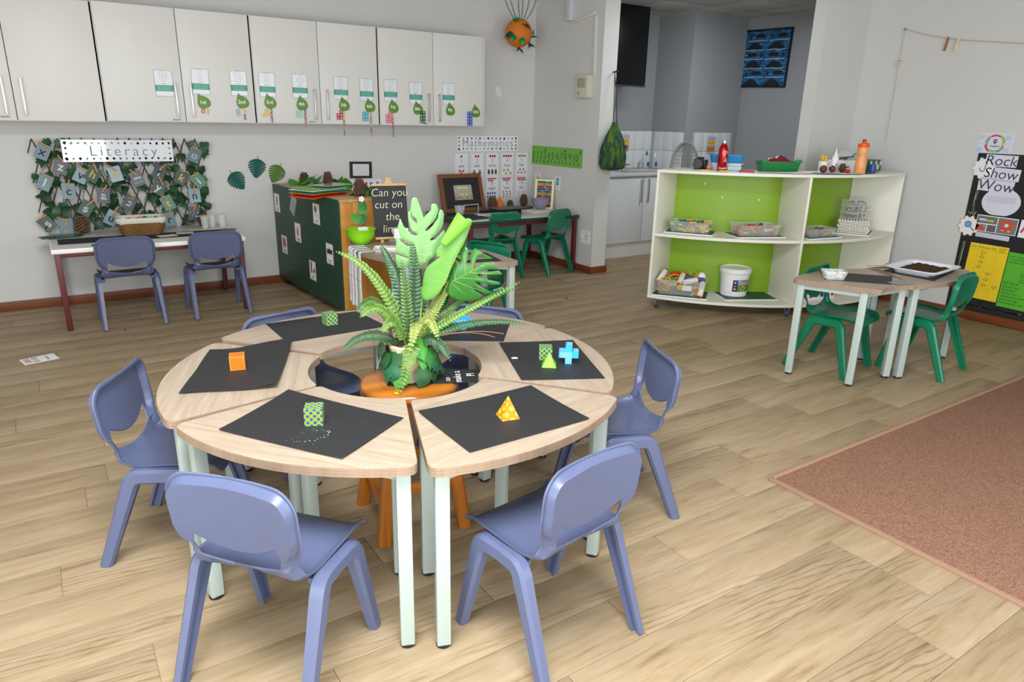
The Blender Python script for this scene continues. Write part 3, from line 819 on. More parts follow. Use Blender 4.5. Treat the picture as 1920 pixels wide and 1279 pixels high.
# the three split leaves: outlines drawn leaf by leaf (millimetres in the leaf's own upright plane), then curved in depth
def plan(pts, ox, oy, k): return [((ox+x/k-767)*.00187+(703-oy-y/k)*.000045, .013+(703-oy-y/k)*.00188) for x, y in pts]
LF1 = plan([(235,95),(262,100),(290,170),(340,325),(380,280),(425,240),(430,175),(455,163),(490,172),(512,230),(490,320),(430,390),(365,450),(358,470),(385,472),(450,410),(505,330),(530,232),(560,240),(578,285),(568,400),(545,455),(480,520),(415,570),(425,582),(480,570),(545,500),(580,462),(598,530),(590,620),(540,700),(470,760),(400,810),(330,868),(312,862),(200,875),(100,892),(38,905),(20,800),(18,738),(80,765),(150,784),(195,776),(120,760),(50,728),(22,690),(30,530),(75,590),(140,640),(195,652),(240,640),(160,608),(75,545),(40,430),(70,330),(110,420),(170,495),(250,530),(268,520),(262,500),(210,475),(190,440),(165,330),(160,265),(188,240),(190,300),(220,350),(262,388),(266,370),(258,330),(205,300),(190,230),(200,130),(215,103)], 740, 360, 6.394)
LF2 = plan([(885,330),(840,470),(790,590),(720,720),(650,880),(600,1030),(575,1070),(520,1170),(440,1250),(370,1279),(310,1250),(290,1112),(335,1118),(330,1075),(345,960),(372,880),(400,850),(470,790),(540,738),(490,745),(480,670),(540,590),(645,535),(600,525),(620,455),(700,440),(710,400),(760,330),(830,298),(870,305)], 740, 360, 6.394)
LF3 = plan([(440,890),(415,860),(430,780),(470,660),(500,690),(525,720),(535,650),(525,560),(545,510),(590,535),(600,570),(588,680),(605,722),(625,680),(630,590),(665,530),(737,572),(690,600),(660,690),(650,755),(690,700),(740,662),(838,645),(845,668),(785,690),(880,700),(870,712),(780,722),(715,738),(760,758),(890,730),(925,762),(860,775),(690,775),(700,798),(800,830),(910,852),(912,876),(820,882),(670,852),(690,880),(760,925),(850,968),(780,990),(690,930),(635,905),(680,960),(750,1000),(735,1040),(640,1075),(560,1085),(480,1060),(410,1010),(393,940),(420,905)], 760, 360, 5.33)
V1 = [plan(p, 740, 360, 6.394) for p in ([(312,868),(300,700),(285,480),(262,270),(245,170)], [(300,680),(420,625),(560,545)], [(292,545),(400,490),(528,395)], [(283,415),(360,360),(440,270)], [(302,746),(400,750),(480,740)], [(315,805),(350,815),(380,840)], [(285,600),(180,575),(95,500)], [(297,700),(180,712),(65,685)], [(305,820),(200,815),(110,825)], [(275,440),(225,425),(190,395)], [(262,320),(235,300),(215,280)])]
V2 = [plan(p, 740, 360, 6.394) for p in ([(575,1070),(650,880),(720,720),(790,590),(860,400)], [(720,700),(670,660),(640,590)], [(660,865),(580,810),(530,735)], [(630,968),(520,930),(440,880)], [(605,1045),(500,1035),(400,1030)], [(585,1065),(480,1120),(385,1170)], [(780,565),(765,530),(750,510)])]
V3 = [plan(p, 760, 360, 5.33) for p in ([(440,890),(560,805),(700,710),(838,652)], [(490,860),(480,780),(460,690)], [(585,785),(565,650),(555,545)], [(640,745),(650,650),(670,560)], [(620,770),(760,770),(900,760)], [(540,830),(700,830),(890,862)], [(490,870),(640,920),(800,975)], [(455,895),(560,980),(680,1050)], [(445,900),(440,980),(470,1040)])]
leaf_obj('monstera_leaf', LF1, lambda x, z: (x, .03+2.2*(x-.04)**2+.25*max(0, z-.42)**1.5-.12*abs(x-.04), z), MONL, plant, V1, step=.012)
leaf_obj('monstera_leaf', LF2, lambda x, z: (x, -.02+3.5*(x-.13)**2*(1 if x < .13 else .4)-.15*(x-.13), z), MONL2, plant, V2, step=.011, label='light green leaf rolled into a tube at its tip')
leaf_obj('monstera_leaf', LF3, lambda x, z: (x, .02-.5*(x-.12)+2.0*(z-.36-.55*(x-.14))**2, z), MOND, plant, V3, step=.012, label='dark glossy split leaf')
rt_ = MB(); A_, B_ = Vector((.125, -.035, .488)), Vector((.196, -.03, .572)); ax_ = (B_-A_).normalized(); u_ = ax_.cross(Vector((0, 1, 0))).normalized(); w_2 = ax_.cross(u_); vs_ = []; fs_ = []; nn_ = 16
for i in range(9):
    f = i/8; r0 = .010+.014*f
    for k in range(nn_+1): a = -2.4+5.4*k/nn_; vs_.append(A_.lerp(B_, f)+(u_*cos(a)*1.25+w_2*sin(a)*.8)*r0*(1+.06*k/nn_))
for i in range(8):
    for k in range(nn_): q_ = i*(nn_+1)+k; fs_.append((q_, q_+1, q_+nn_+2, q_+nn_+1))
rt_.add(vs_, fs_).build('rolled_tip', leafmat('rolled_tip_leaf', '#64a82c', '#568a38', ''), plant, smooth=60)
for a, b, c in (((.02, 0, .12), (.05, .01, .2), (.050, .03, .31)), ((.03, 0, .12), (.08, -.01, .18), (.102, -.018, .272)), ((.03, .01, .12), (.09, .02, .22), (.147, .012, .357))):
    m = MB(); m.tube(bez(a, b, c, 8), .0028, 6); m.build('leaf_stem', STEM, plant)
FERN = [leafmat('fern_green', '#40602a', '#64804c', ''), leafmat('fern_light_green', '#5f7f38', '#779458', ''), leafmat('fern_yellow_green', '#84904a', '#9aa66c', ''), leafmat('fern_deep_green', '#335436', '#587458', '')]
def frond(a, b, c, wid, mi, n=24, up=(0, -.5, .85), droop=.25, label=None):
    path = bez(a, b, c, n); m = MB(); L = sum((q-p).length for p, q in zip(path, path[1:])); up = Vector(up)
    m.tube(path, [.0019*(1-.75*k/n) for k in range(n+1)], 4)
    for i in range(2, n+1):
        u = i/n; p = path[i]; t = (path[min(i+1, n)]-path[i-1]).normalized(); sd = t.cross(up)
        if sd.length < .05: sd = Vector((1, 0, 0))
        sd.normalize(); nr = sd.cross(t).normalized()
        ln = wid*min(1, (u+.12)*2.6)*(1-u)**.55+.004; lw = min(L/n*.58, ln*.42)
        for s in (-1, 1):
            d = (sd*s+t*.42-nr*droop+nr*random.uniform(-.12, .12)).normalized(); q = t*1.0
            q = (t-d*t.dot(d)).normalized()
            v = [p, p+d*ln*.35-q*lw, p+d*ln*.8-q*lw*.7, p+d*ln-nr*ln*.1, p+d*ln*.8+q*lw*.7, p+d*ln*.35+q*lw, p+d*ln*.4-nr*lw*.35, p+d*ln*.78-nr*lw*.45]
            f = [(0,1,6),(1,2,7,6),(2,3,7),(3,4,7),(4,5,6,7),(5,0,6)]
            m.add(v, f if s > 0 else [x[::-1] for x in f])
    o = m.build('fern_frond', FERN[mi], plant, smooth=0)
    if label: o['label'] = label
random.seed(11)
V_ = lambda x, y, z: (x, y, z)
for a, b, c, wd, mi, n in (
 ((.0, .0, .13), (-.075, -.02, .42), (-.225, -.03, .462), .030, 1, 30),
 ((.0, .01, .13), (-.015, .05, .38), (-.085, .05, .468), .036, 3, 28),
 ((.01, .02, .13), (.035, .01, .36), (.022, -.02, .488), .030, 3, 26),
 ((.0, -.01, .13), (.003, -.03, .30), (-.016, -.03, .428), .026, 0, 24),
 ((-.01, .0, .13), (-.10, -.03, .375), (-.165, -.06, .265), .040, 0, 28),
 ((-.005, -.02, .13), (-.075, -.05, .345), (-.155, -.09, .255), .036, 1, 26),
 ((-.01, -.03, .13), (-.04, -.07, .285), (-.085, -.10, .205), .030, 1, 20),
 ((-.02, -.01, .13), (-.13, -.05, .225), (-.215, -.09, .145), .036, 3, 26),
 ((.01, -.05, .14), (.025, -.13, .20), (-.037, -.155, .0), .036, 1, 26),
 ((.0, -.04, .13), (.055, -.10, .33), (.0, -.13, .135), .030, 2, 22),
 ((.015, -.03, .13), (.065, -.07, .32), (.10, -.10, .175), .030, 2, 22),
 ((.02, -.03, .13), (.09, -.08, .22), (.14, -.12, .105), .034, 3, 22),
 ((.02, .0, .14), (.19, -.01, .25), (.385, -.02, .348), .022, 1, 36),
 ((.02, .02, .14), (.19, .02, .245), (.38, .02, .318), .020, 0, 34),
 ((.02, -.01, .13), (.22, -.03, .25), (.418, -.05, .203), .024, 3, 36),
 ((.02, .02, .13), (.10, .03, .28), (.155, .02, .345), .036, 2, 24),
 ((.02, .03, .13), (.14, .05, .26), (.235, .05, .295), .034, 0, 26),
 ((.0, .04, .13), (-.06, .12, .30), (-.13, .17, .33), .034, 0, 24),
 ((.01, .04, .13), (.06, .13, .32), (.10, .18, .40), .034, 3, 24)):
    frond(a, b, c, wd, mi, n)
m = MB()
for c in ((.30, -.05, .16), (.33, -.06, .175)): m.tube(bez((.05, -.03, .15), (.2, -.05, .20), c, 8), .0012, 4)
m.build('root_tendril', C('brown_root', '#9a6a40', .7), plant)
# ivy wrapped round the pot
def ivy_outline(s):
    pts = [(0, -.42), (.20, -.50), (.46, -.40), (.50, -.12), (.40, .02), (.52, .14), (.36, .24), (.22, .26), (.10, .50), (0, .66)]
    return [(x*s, y*s) for x, y in pts]+[(-x*s, y*s) for x, y in reversed(pts[1:-1])]
def soft_leaf_outline(s):
    pts = [(0, -.5), (.18, -.56), (.40, -.42), (.50, -.12), (.44, .15), (.24, .38), (0, .62)]
    return [(x*s, y*s) for x, y in pts]+[(-x*s, y*s) for x, y in reversed(pts[1:-1])]
def simple_leaf(ol, fold=.25, droop=.35, s=1.0):
    m = MB(); cen = len(ol); vs = [(x, y, -abs(x)*fold-droop*(y*y)/s) for x, y in ol]+[(0, -.1*s, .0), (0, .2*s, -droop*.04*s)]
    fs = [(i, (i+1) % cen, cen if ol[i][1]+ol[(i+1) % cen][1] < .1*s else cen+1) for i in range(cen)]
    fs += []
    # stitch the two centres
    for i in range(cen):
        a = ol[i][1]+ol[(i+1) % cen][1] < .1*s; b = ol[(i+1) % cen][1]+ol[(i+2) % cen][1] < .1*s
        if a != b: fs.append(((i+1) % cen, cen+1 if not b else cen, cen if not b else cen+1))
    return m.add(vs, fs)
POTL = [simple_leaf(soft_leaf_outline(.075), s=.075).build('ivy_leaf', LEAFD, plant, smooth=60), simple_leaf(soft_leaf_outline(.075), s=.075).build('ivy_leaf', LEAFL, plant, smooth=60), simple_leaf(ivy_outline(.08), s=.08).build('ivy_leaf', LEAFM, plant, smooth=60),
        simple_leaf(ivy_outline(.08), s=.08).build('ivy_leaf', IVYB, plant, smooth=60)]
random.seed(21)
spots = [(-.105, -.03, .118, 0), (-.090, -.045, .082, 0), (-.070, -.075, .055, 3), (-.045, -.095, .05, 3), (-.032, -.10, .012, 1), (-.075, -.07, .025, 2), (.040, -.085, .135, 1), (.055, -.08, .09, 1), (.078, -.07, .10, 2), (.090, -.055, .04, 0), (.115, -.04, .125, 3), (.105, -.03, .085, 0),
         (.050, -.10, .025, 0), (.098, -.06, .065, 3), (-.05, -.07, .09, 0), (-.10, .03, .06, 2), (-.06, .09, .09, 0), (.06, .09, .08, 2), (.11, .05, .05, 0), (0, .11, .05, 3), (.085, .02, .135, 0), (.12, -.01, .04, 3)]
for n, (x, y, z, k) in enumerate(spots):
    o = POTL[k] if n in (0, 2, 4, 5) else POTL[k].copy()
    if n not in (0, 2, 4, 5): COL.objects.link(o); o.parent = plant
    a = atan2(y, x); out = Vector((cos(a), sin(a), .25+random.uniform(-.1, .25))).normalized(); yd = Vector((random.uniform(-.5, .5), 0, -1)); yd = (yd-out*yd.dot(out)).normalized(); xd = yd.cross(out)
    sc = random.uniform(.62, .95)
    o.matrix_basis = Matrix(((xd.x*sc, yd.x*sc, out.x*sc, x), (xd.y*sc, yd.y*sc, out.y*sc, y), (xd.z*sc, yd.z*sc, out.z*sc, max(z, .034)), (0, 0, 0, 1)))
m = MB()
for k in range(5):
    a0 = k*1.25; m.tube([(.069*cos(a0+t*.5), .069*sin(a0+t*.5), .03+.02*t+.02*sin(t*2)) for t in range(6)], .0018, 5)
m.build('ivy_vine', C('ivy_vine_green', '#7aa63a', .5), plant)
fl = MB(); fl.sphere((-.045, -.145, .0), .006, 8, 5, (1, 1, .5)); fl.sphere((-.038, -.150, .0), .004, 8, 5, (1, 1, .5))
tag(put(fl.build('yellow_petal', C('yellow_petal', '#f0cf2a', .6)), T(.998, 2.137, ZS+.002) @ Matrix.Rotation(rad(-25), 4, 'Z')), 'tiny yellow flower bit lying on the stool seat by the pot', 'petal')
# ------------------------------------------------------------------ flat cards and prints
def card(name, label, cat, M, w_, h_, mat=LAMIN, r=0.0, th=.001, group=None):
    o = thing(name, label, cat, group=group); o.matrix_basis = M
    MB().prism(rrect(w_, h_, r, 4) if r else [(-w_/2,-h_/2),(w_/2,-h_/2),(w_/2,h_/2),(-w_/2,h_/2)], 0, th).build('card_sheet', mat, o, smooth=0)
    return o
def pr(o, name, mat, mb, z=.0016):
    c = mb.build(name, mat, o, smooth=0); c.location = (0, 0, z); return c
def outline_text(body, size, M, bev=.0006):
    cu = bpy.data.curves.new('numeral', 'FONT'); cu.body = body; cu.size = size; cu.align_x = 'CENTER'; cu.align_y = 'CENTER'
    cu.fill_mode = 'NONE'; cu.bevel_depth = bev; cu.bevel_resolution = 0; cu.resolution_u = 3; cu.offset = .004
    o = bpy.data.objects.new('numeral', cu); me = bpy.data.meshes.new_from_object(o)
    m = MB().add([tuple(p.co) for p in me.vertices], [list(p.vertices) for p in me.polygons], M)
    bpy.data.objects.remove(o); bpy.data.meshes.remove(me); bpy.data.curves.remove(cu); return m
def lines_of_print(x0, x1, y0, n, dy, t=.0012, seed=1):
    rn = random.Random(seed); m = MB()
    for i in range(n):
        x = x0
        while x < x1-.004:
            L = rn.uniform(.4, 1.2)*t*7; e = min(x1, x+L); m.rect(x, y0-i*dy-t/2, e, y0-i*dy+t/2); x = e+t*1.6
    return m
GREYP = C('grey_print', '#8f95a5', .6)

# ------------------------------------------------------------------ white wall cupboards
DOORX = [-.575, -.054, .474, .9935, 1.514, 2.033, 2.553, 3.0715, 3.590]
names = ['white wall cupboard with two handles, partly out of the frame above the ivy trellis', 'white wall cupboard that carries the zero, one and two number cards', 'white wall cupboard that carries the three, four, five and six number cards', 'white wall cupboard that carries the seven, eight and nine number cards']
SEAM = C('cupboard_shadow_edge', '#6f6b66', .8)
for u in range(4):
    x0, xm, x1 = DOORX[2*u:2*u+3]; dz = -.006 if u == 0 else 0
    cb = thing('wall_cupboard', names[u], 'cupboard', ((x0+x1)/2, 6.25, 1.372+dz))
    W2 = x1-x0
    MB().box((0, -.155, .389), (W2-.001, .31, .778)).build('body', SEAM, cb, smooth=0)
    side = MB().box((W2/2-.007+(.016 if u == 3 else 0), -.164, .389), (.016, .332, .782), bev=.001).build('side_panel', WHITE, cb)
    MB().box((0, -.157, -.002), (W2-.001, .318, .004)).build('bottom_panel', WHITE, cb, smooth=0)
    for k, (a, b) in enumerate(((x0, xm), (xm, x1))):
        c = (a+b)/2-(x0+x1)/2
        d = MB().box((0, 0, 0), (b-a-.005, .018, .778), bev=.0015).build('door', WHITE, cb, loc=(c, -.321, .389))
        hx = ((b-a)/2-.053)*(1 if k == 0 else -1)
        hm = MB(); hm.box((hx, -.034, -.238), (.011, .010, .238), bev=.002)
        for e in (-1, 1): hm.box((hx, -.021, -.238+e*.112), (.011, .026, .012), bev=.002)
        hm.build('handle', STEEL, d)
    if u != 3:
        t = MB(); t.text('✓ Balance'.replace('✓ ', ''), .014, T(.0, 0, 0), weight=.0)
def wf(x, z, roll=0, y=5.918): return wall_y(x, y, z, roll)
for i, (x, z, s) in enumerate(((-.12, 1.388, 'Balance'), (.93, 1.386, 'Beneath'), (1.955, 1.386, 'Beneath'), (2.99, 1.386, 'Beside'))):
    o = tag(put(MB().text(s, .017, T(0, 0, .0004)).build('door_word_label', INKB, smooth=0), wf(x, z, 0)), ['small word label at the foot of the first cupboard door from the frame edge', 'small word label at the foot of the door with the zero card', 'small word label at the foot of the door with the four card', 'small word label at the foot of the door with the eight card'][i], 'label')
words_ = ['zero', 'one', 'two', 'three', 'four', 'five', 'six', 'seven', 'eight', 'nine']
NC = [(.869, 1.638, .5), (1.120, 1.659, -1), (1.395, 1.660, .5), (1.610, 1.658, -.6), (1.868, 1.660, -.7), (2.210, 1.657, -.5), (2.437, 1.653, -.3), (2.657, 1.656, -.3), (2.897, 1.642, -.3), (3.226, 1.649, .2)]
for i, (x, z, ro) in enumerate(NC):
    o = card('number_card', 'laminated number card for the number %s on the white cupboards' % words_[i], 'card', wf(x, z, rad(ro)), .122, .180, LAMIN, .008)
    b = MB(); b.rect(-.061, -.055, .061, -.012); pr(o, 'green_band', TEAL, b, .0012)
    pr(o, 'numeral', PALEG, outline_text(str(i), .092, T(0, .047, 0), .0011), .0012)
    wl = MB().text(words_[i], .019, T(0, -.001, 0)); pr(o, 'word', TEAL, wl, .0012)
    e = MB(); 
    for a, bq in (((-.061,.09),(.061,.09)), ((.061,.09),(.061,-.09)), ((.061,-.09),(-.061,-.09)), ((-.061,-.09),(-.061,.09))): e.line([(a[0]*.985, a[1]*.99), (bq[0]*.985, bq[1]*.99)], .0022)
    pr(o, 'border', TEAL, e, .0012)
    pr(o, 'small_print', C('band_print', '#bfe0d5', .6), lines_of_print(-.045, .045, -.024, 3, .011, .0022, i), .0015)
ordn = ['1st', '2nd', '3rd', '4th', '5th', '6th', '7th', '8th', '9th', '10th']
OL = [(1.122, 1.520, 28), (1.405, 1.530, 20), (1.617, 1.534, 16), (1.872, 1.528, 8), (2.227, 1.530, 12), (2.457, 1.526, 12), (2.675, 1.524, 8), (2.911, 1.516, 14), (3.240, 1.514, 6), (3.510, 1.503, 5)]
LABL = leafmat('printed_leaf', '#5c8a26', '#5c8a26', '')
leafol = [(0, .062), (.010, .040), (.030, .022), (.043, -.002), (.044, -.026), (.034, -.044), (.016, -.052), (0, -.050), (-.018, -.050), (-.034, -.038), (-.040, -.014), (-.033, .012), (-.018, .034)]
for i, (x, z, ro) in enumerate(OL):
    o = thing('leaf_label', 'green printed leaf reading %s on the white cupboard' % ordn[i], 'label'); o.matrix_basis = wf(x, z, 0, 5.9165)
    lf = MB().prism([(px*1.12, py*1.05) for px, py in leafol], 0, .0008); lo = lf.build('leaf_sheet', LABL, o, smooth=0); lo.rotation_euler = (0, 0, rad(ro))
    pr(o, 'ordinal', C('white_print', '#f4f4f0', .5), MB().text(ordn[i], .038, T(0, -.006, 0), weight=.0006), .0012)
NCOL = ['#e0432e', '#86aed0', '#f0bd38', '#93d9b6', '#b52436', '#2fb0cf', '#e46f86', '#0f6a3a', None, '#2456c4']
NPOS = [(1.117, 1.449), (1.371, 1.448), (1.578, 1.448), (1.847, 1.445), (2.187, 1.445), (2.416, 1.438), (2.630, 1.435), (2.960, 1.442), None, (3.448, 1.436)]
cn = ['red', 'pale blue', 'yellow', 'mint green', 'dark red', 'sky blue', 'pink', 'dark green', '', 'royal blue']
for i, p_ in enumerate(NPOS):
    if p_ is None: continue
    n = i+1; c = .0255; rows = (n+1)//2; x0 = -c if n > 1 else -c/2; y0 = -rows*c/2
    cells = []; 
    if n == 1: ol_ = [(x0, y0), (x0+c, y0), (x0+c, y0+c), (x0, y0+c)]; cells = [(x0+c/2, y0+c/2)]
    elif n == 2: ol_ = [(-c/2, -c), (c/2, -c), (c/2, c), (-c/2, c)]; cells = [(0, -c/2), (0, c/2)]
    else:
        if n % 2 == 0: ol_ = [(-c, y0), (c, y0), (c, -y0), (-c, -y0)]
        else: ol_ = [(-c, y0), (c, y0), (c, -y0), (0, -y0), (0, -y0-c), (-c, -y0-c)]
        for k in range(n): cells.append(((-c/2, c/2)[k % 2] if not (n % 2 and k == n-1) else c/2, y0+c*(k//2+.5)))
    holes = [[(hx+.0085*cos(2*pi*q/10), hy+.0085*sin(2*pi*q/10)) for q in range(10)] for hx, hy in cells]
    P, Tt = sheet(ol_, holes, 1.0); m = MB(); thicken([(a, b, .004) for a, b in P], Tt, .006, m, False)
    tag(put(m.build('number_plate', C(cn[i].replace(' ', '_')+'_number_plate', NCOL[i], .35), smooth=0), wf(p_[0], p_[1], rad({0: 0, 1: 8, 2: 14, 3: 8}.get(i, 0)), 5.918)), '%s plastic counting plate with %d hole%s on the cupboard' % (cn[i], n, '' if n == 1 else 's'), 'counting plate')
LC = {'y': YEL, 'p': PUR, 'g': GRN, 'r': RED, 'b': BLU, 'o': ORA, 'k': C('peach_plastic', '#f0938a', .35), 'c': C('salmon_plastic', '#ef8e62', .35)}
CH = [(1.151, 1.466, 'y'), (1.420, 1.465, 'yp'), (1.625, 1.481, 'grb'), (1.896, 1.479, 'prgo'), (2.221, 1.479, 'kygob'), (2.464, 1.468, 'cgypo'), (2.668, 1.467, 'crrpp')]
def link_mesh():
    m = MB(); n = 14; path = []
    for k in range(n): a = 2*pi*k/n; path.append((.0062*cos(a), 0, .0095*sin(a)+(.0075 if sin(a) > 0 else -.0075)*min(1, abs(sin(a))*4)))
    seg = 5; vs = []; fs = []
    for k in range(n):
        p = Vector(path[k]); t = (Vector(path[(k+1) % n])-Vector(path[k-1])).normalized(); w_ = Vector((0, 1, 0)); u = t.cross(w_)
        for q in range(seg): a = 2*pi*q/seg; vs.append(p+u*.0021*cos(a)+w_*.0021*sin(a))
    for k in range(n):
        k2 = (k+1) % n
        for q in range(seg): q2 = (q+1) % seg; fs.append((k*seg+q, k*seg+q2, k2*seg+q2, k2*seg+q))
    return m.add(vs, fs)
for i, (x, z, s) in enumerate(CH):
    o = thing('link_chain', 'plastic link chain of %d link%s hanging under the leaf reading %s' % (len(s), '' if len(s) == 1 else 's', ordn[i]), 'chain', (x, 5.914, z)); hgt = .0345 if i > 3 else .034
    for k, c in enumerate(s):
        l = link_mesh().build('link', LC[c], o, smooth=60); l.location = (.0015*(-1)**k, -.001-.003*(k % 2), -.018-hgt*k*.98*(1.18 if i > 3 else 1)); l.rotation_euler = (0, 0, rad(25*(-1)**k))
        l.scale = (1, 1, 1.15 if i > 3 else 1.1)

# ------------------------------------------------------------------ ivy trellis with clipped cards and sign
tr = thing('ivy_trellis', 'expanding willow trellis with artificial ivy fixed to the wall above the desk', 'trellis', (.55, 6.204, .92))
SL = wood('willow_slat', '#6b4a38', '#3f2a20', 2, 2, .7, .6)
random.seed(4); slat_n = 0
for i in range(22):
    xa = -.20+.0775*i
    for s in (-1, 1):
        x_t, z_t, x_b, z_b = xa, .315, xa+s*.235, -.325
        ts = [0, 1]
        for lim in (-.58, .58):
            pass
        t0, t1 = 0.0, 1.0; dx = x_b-x_t
        xx = x_t-.35
        a, b = xx, xx+dx
        if dx > 0: t0 = max(t0, (-.585-a)/dx); t1 = min(t1, (.585-a)/dx)
        else: t0 = max(t0, (.585-a)/dx); t1 = min(t1, (-.585-a)/dx)
        if t1-t0 < .12: continue
        p0 = Vector((a+dx*t0, .006*s, z_t+(z_b-z_t)*t0)); p1 = Vector((a+dx*t1, .006*s, z_t+(z_b-z_t)*t1)); j = random.uniform(0, .012)
        p0.z += j if t0 == 0 else 0
        MB().tube([p0, p1], .0045, 6).build('slat', SL, tr)
IVL = [simple_leaf(ivy_outline(.062), s=.062).build('ivy_leaf', LEAFX, tr, smooth=60), simple_leaf(ivy_outline(.072), .2, .5, s=.072).build('ivy_leaf', LEAFX, tr, smooth=60),
       simple_leaf(ivy_outline(.055), .1, .3, s=.055).build('ivy_leaf', C('ivy_mid_leaf', '#245430', .4, var=.35, scale=30), tr, smooth=60)]
n = 0; random.seed(9)
for i in range(15):
    for j in range(10):
        x = -.55+.0795*i+random.uniform(-.035, .035); z = .26-.062*j+random.uniform(-.03, .03)
        if random.random() < .16: continue
        k = random.randrange(3)
        o = IVL[k] if n == k and n < 3 else IVL[k].copy()
        if o is not IVL[k] or n >= 3: 
            if o.name not in COL.objects: COL.objects.link(o)
            o.parent = tr
        n += 1
        sc = random.uniform(.9, 1.45); ro = random.gauss(pi, .7); tx, tz = random.uniform(-.7, .5), random.uniform(-.6, .6)
        o.matrix_basis = T(x, random.uniform(-.03, -.012), z) @ Matrix.Rotation(rad(90), 4, 'X') @ Matrix.Rotation(tz, 4, 'Y') @ Matrix.Rotation(tx, 4, 'X') @ Matrix.Rotation(ro, 4, 'Z') @ Matrix.Scale(sc, 4)
for q in range(9):
    m = MB(); x = -.5+.125*q; m.tube([(x+random.uniform(-.04, .04)+.03*sin(k*1.7+q), -.008, .28-.07*k) for k in range(9)], .0022, 5); m.build('vine', C('dark_vine', '#2e3a22', .7), tr)
CARDM = [C('card_teal_blue', '#54737c', .3, var=.25, scale=14), C('card_dark_slate', '#26353e', .3, var=.3, scale=14), C('card_dark_green', '#1e4034', .3, var=.3, scale=14), C('card_pale_blue', '#7d98a3', .25, var=.2, scale=10), C('card_teal', '#1f5560', .3, var=.2, scale=12), C('card_bright_green', '#1f6a4c', .3, var=.3, scale=12)]
GLY = [C('twig_dark', '#2a2622', .7), C('string_white', '#cfd6d8', .6), C('moss_yellow', '#b8b03a', .6), C('sand_yellow', '#d8b24a', .6)]
def glyph(ch, mat, o, size=.075, style=0):
    if style == 1:          # letter laid with beads or stones
        m = MB(); t = MB().text(ch, size); xs = {}
        rn = random.Random(ord(ch[0])); pts = {(round(p[0]/.0062), round(p[1]/.0062)) for p in t.v}
        for a, b in sorted(pts): m.sphere((a*.0062, b*.0062, .002), .0036, 6, 4, (1, 1, .6))
    else: m = MB().text(ch, size, weight=.0012)
    c = m.build('letter', mat, o, smooth=0 if style != 1 else 60); c.location = (0, -.004, .0013)
CARDS = [ # x, z, roll, material, letter, glyph material, style, peg angle, label
 (.055, 1.150, -28, 0, 'x', 0, 0, 50, 'slate blue card with a black twig letter at the top corner of the trellis'),
 (.150, 1.045, -18, 1, 'z', 1, 0, 45, 'dark card with pale swirls pegged beside the end of the long sign'),
 (.035, .935, -28, 0, 'l', 1, 0, 45, 'grey blue card with a straight pale letter at the outer edge of the trellis'),
 (.173, .868, -2, 0, 'c', 0, 0, -15, 'plain grey blue card with a faint round letter, pegged at its top'),
 (.268, .980, -30, 3, 'v', 0, 0, 55, 'shiny pale card pegged sideways under the sign, below its glare'),
 (.345, .985, -34, 2, 'h', 2, 0, 12, 'dark green card with an arched letter beside a shiny pale card'),
 (.492, .983, 12, 3, 'e', 2, 0, 40, 'pale blue card with a mossy yellow letter under the sign'),
 (.392, .828, -8, 1, 'a', 1, 1, -30, 'near black card with a round letter of white beads'),
 (.265, .737, -34, 2, 's', 1, 1, -55, 'green card with a beaded s above the big pine cone'),
 (.004, .640, 40, 2, 's', 1, 1, -60, 'dark card with a beaded s hanging over the desk corner'),
 (.121, .612, -4, 4, 'j', 3, 1, 80, 'teal card with a sand yellow letter standing next to the pine cone'),
 (.423, .656, -32, 3, 'u', 0, 0, -28, 'pale blue card with a dark angle letter beside the basket'),
 (.635, .945, 18, 1, 'm', 1, 1, 28, 'grey mottled card with a broken stone letter in the middle of the trellis'),
 (.795, .990, -30, 1, 'i', 1, 0, -55, 'slate card with one thin white stroke, pegged at its corner'),
 (.777, .875, -34, 2, 'y', 1, 0, 15, 'dark green mottled card below the slate card with a white stroke'),
 (.560, .768, -32, 1, 'b', 1, 1, 10, 'dark slate card with a beaded b above the basket'),
 (.828, .752, 22, 5, 't', 3, 0, 55, 'green card with a white shine across its lower corner'),
 (.950, .945, -36, 2, 'k', 3, 0, 75, 'dark green card with a yellow twig letter'),
 (1.065, 1.115, -26, 0, 'o', 1, 1, 55, 'grey card with a white loop of beads near the top end of the trellis'),
 (1.070, .918, 35, 5, 'i', 1, 0, -65, 'small emerald card pegged at its corner by the end of the trellis'),
 (1.030, .803, 0, 3, 'n', 0, 0, -5, 'pale card with one dark mossy blot, pegged at its top'),
 (1.010, .656, -6, 1, 'w', 1, 1, -25, 'dark blue card behind the clear cups'),
 (.823, .622, 10, 0, 'r', 0, 0, -50, 'grey blue card half hidden behind the end of the basket')]
def peg(o, ang, top=.05):
    m = MB()
    for s in (-1, 1): m.box((0, 0, .004+s*.0035), (.009, .068, .005), bev=.0012)
    m.cyl((-.005, .006, .004), (.005, .006, .004), .0035, seg=8)
    c = m.build('peg', PEGW, o); c.location = (-.012*sin(rad(ang)), top, .004); c.rotation_euler = (0, 0, rad(ang))
for i, (x, z, ro, mi, ch, gm, sty, pg, lb) in enumerate(CARDS):
    o = card('letter_card', lb+', clipped with a wooden peg' if len(lb.split()) < 11 else lb, 'card', wall_y(x, 6.166-.004*(i % 3), z, rad(ro)) @ Matrix.Rotation(rad(-8), 4, 'X'), .086, .112, CARDM[mi], .004)
    glyph(ch, GLY[gm], o, .085, sty); peg(o, pg-ro if abs(ro) > 20 else pg)
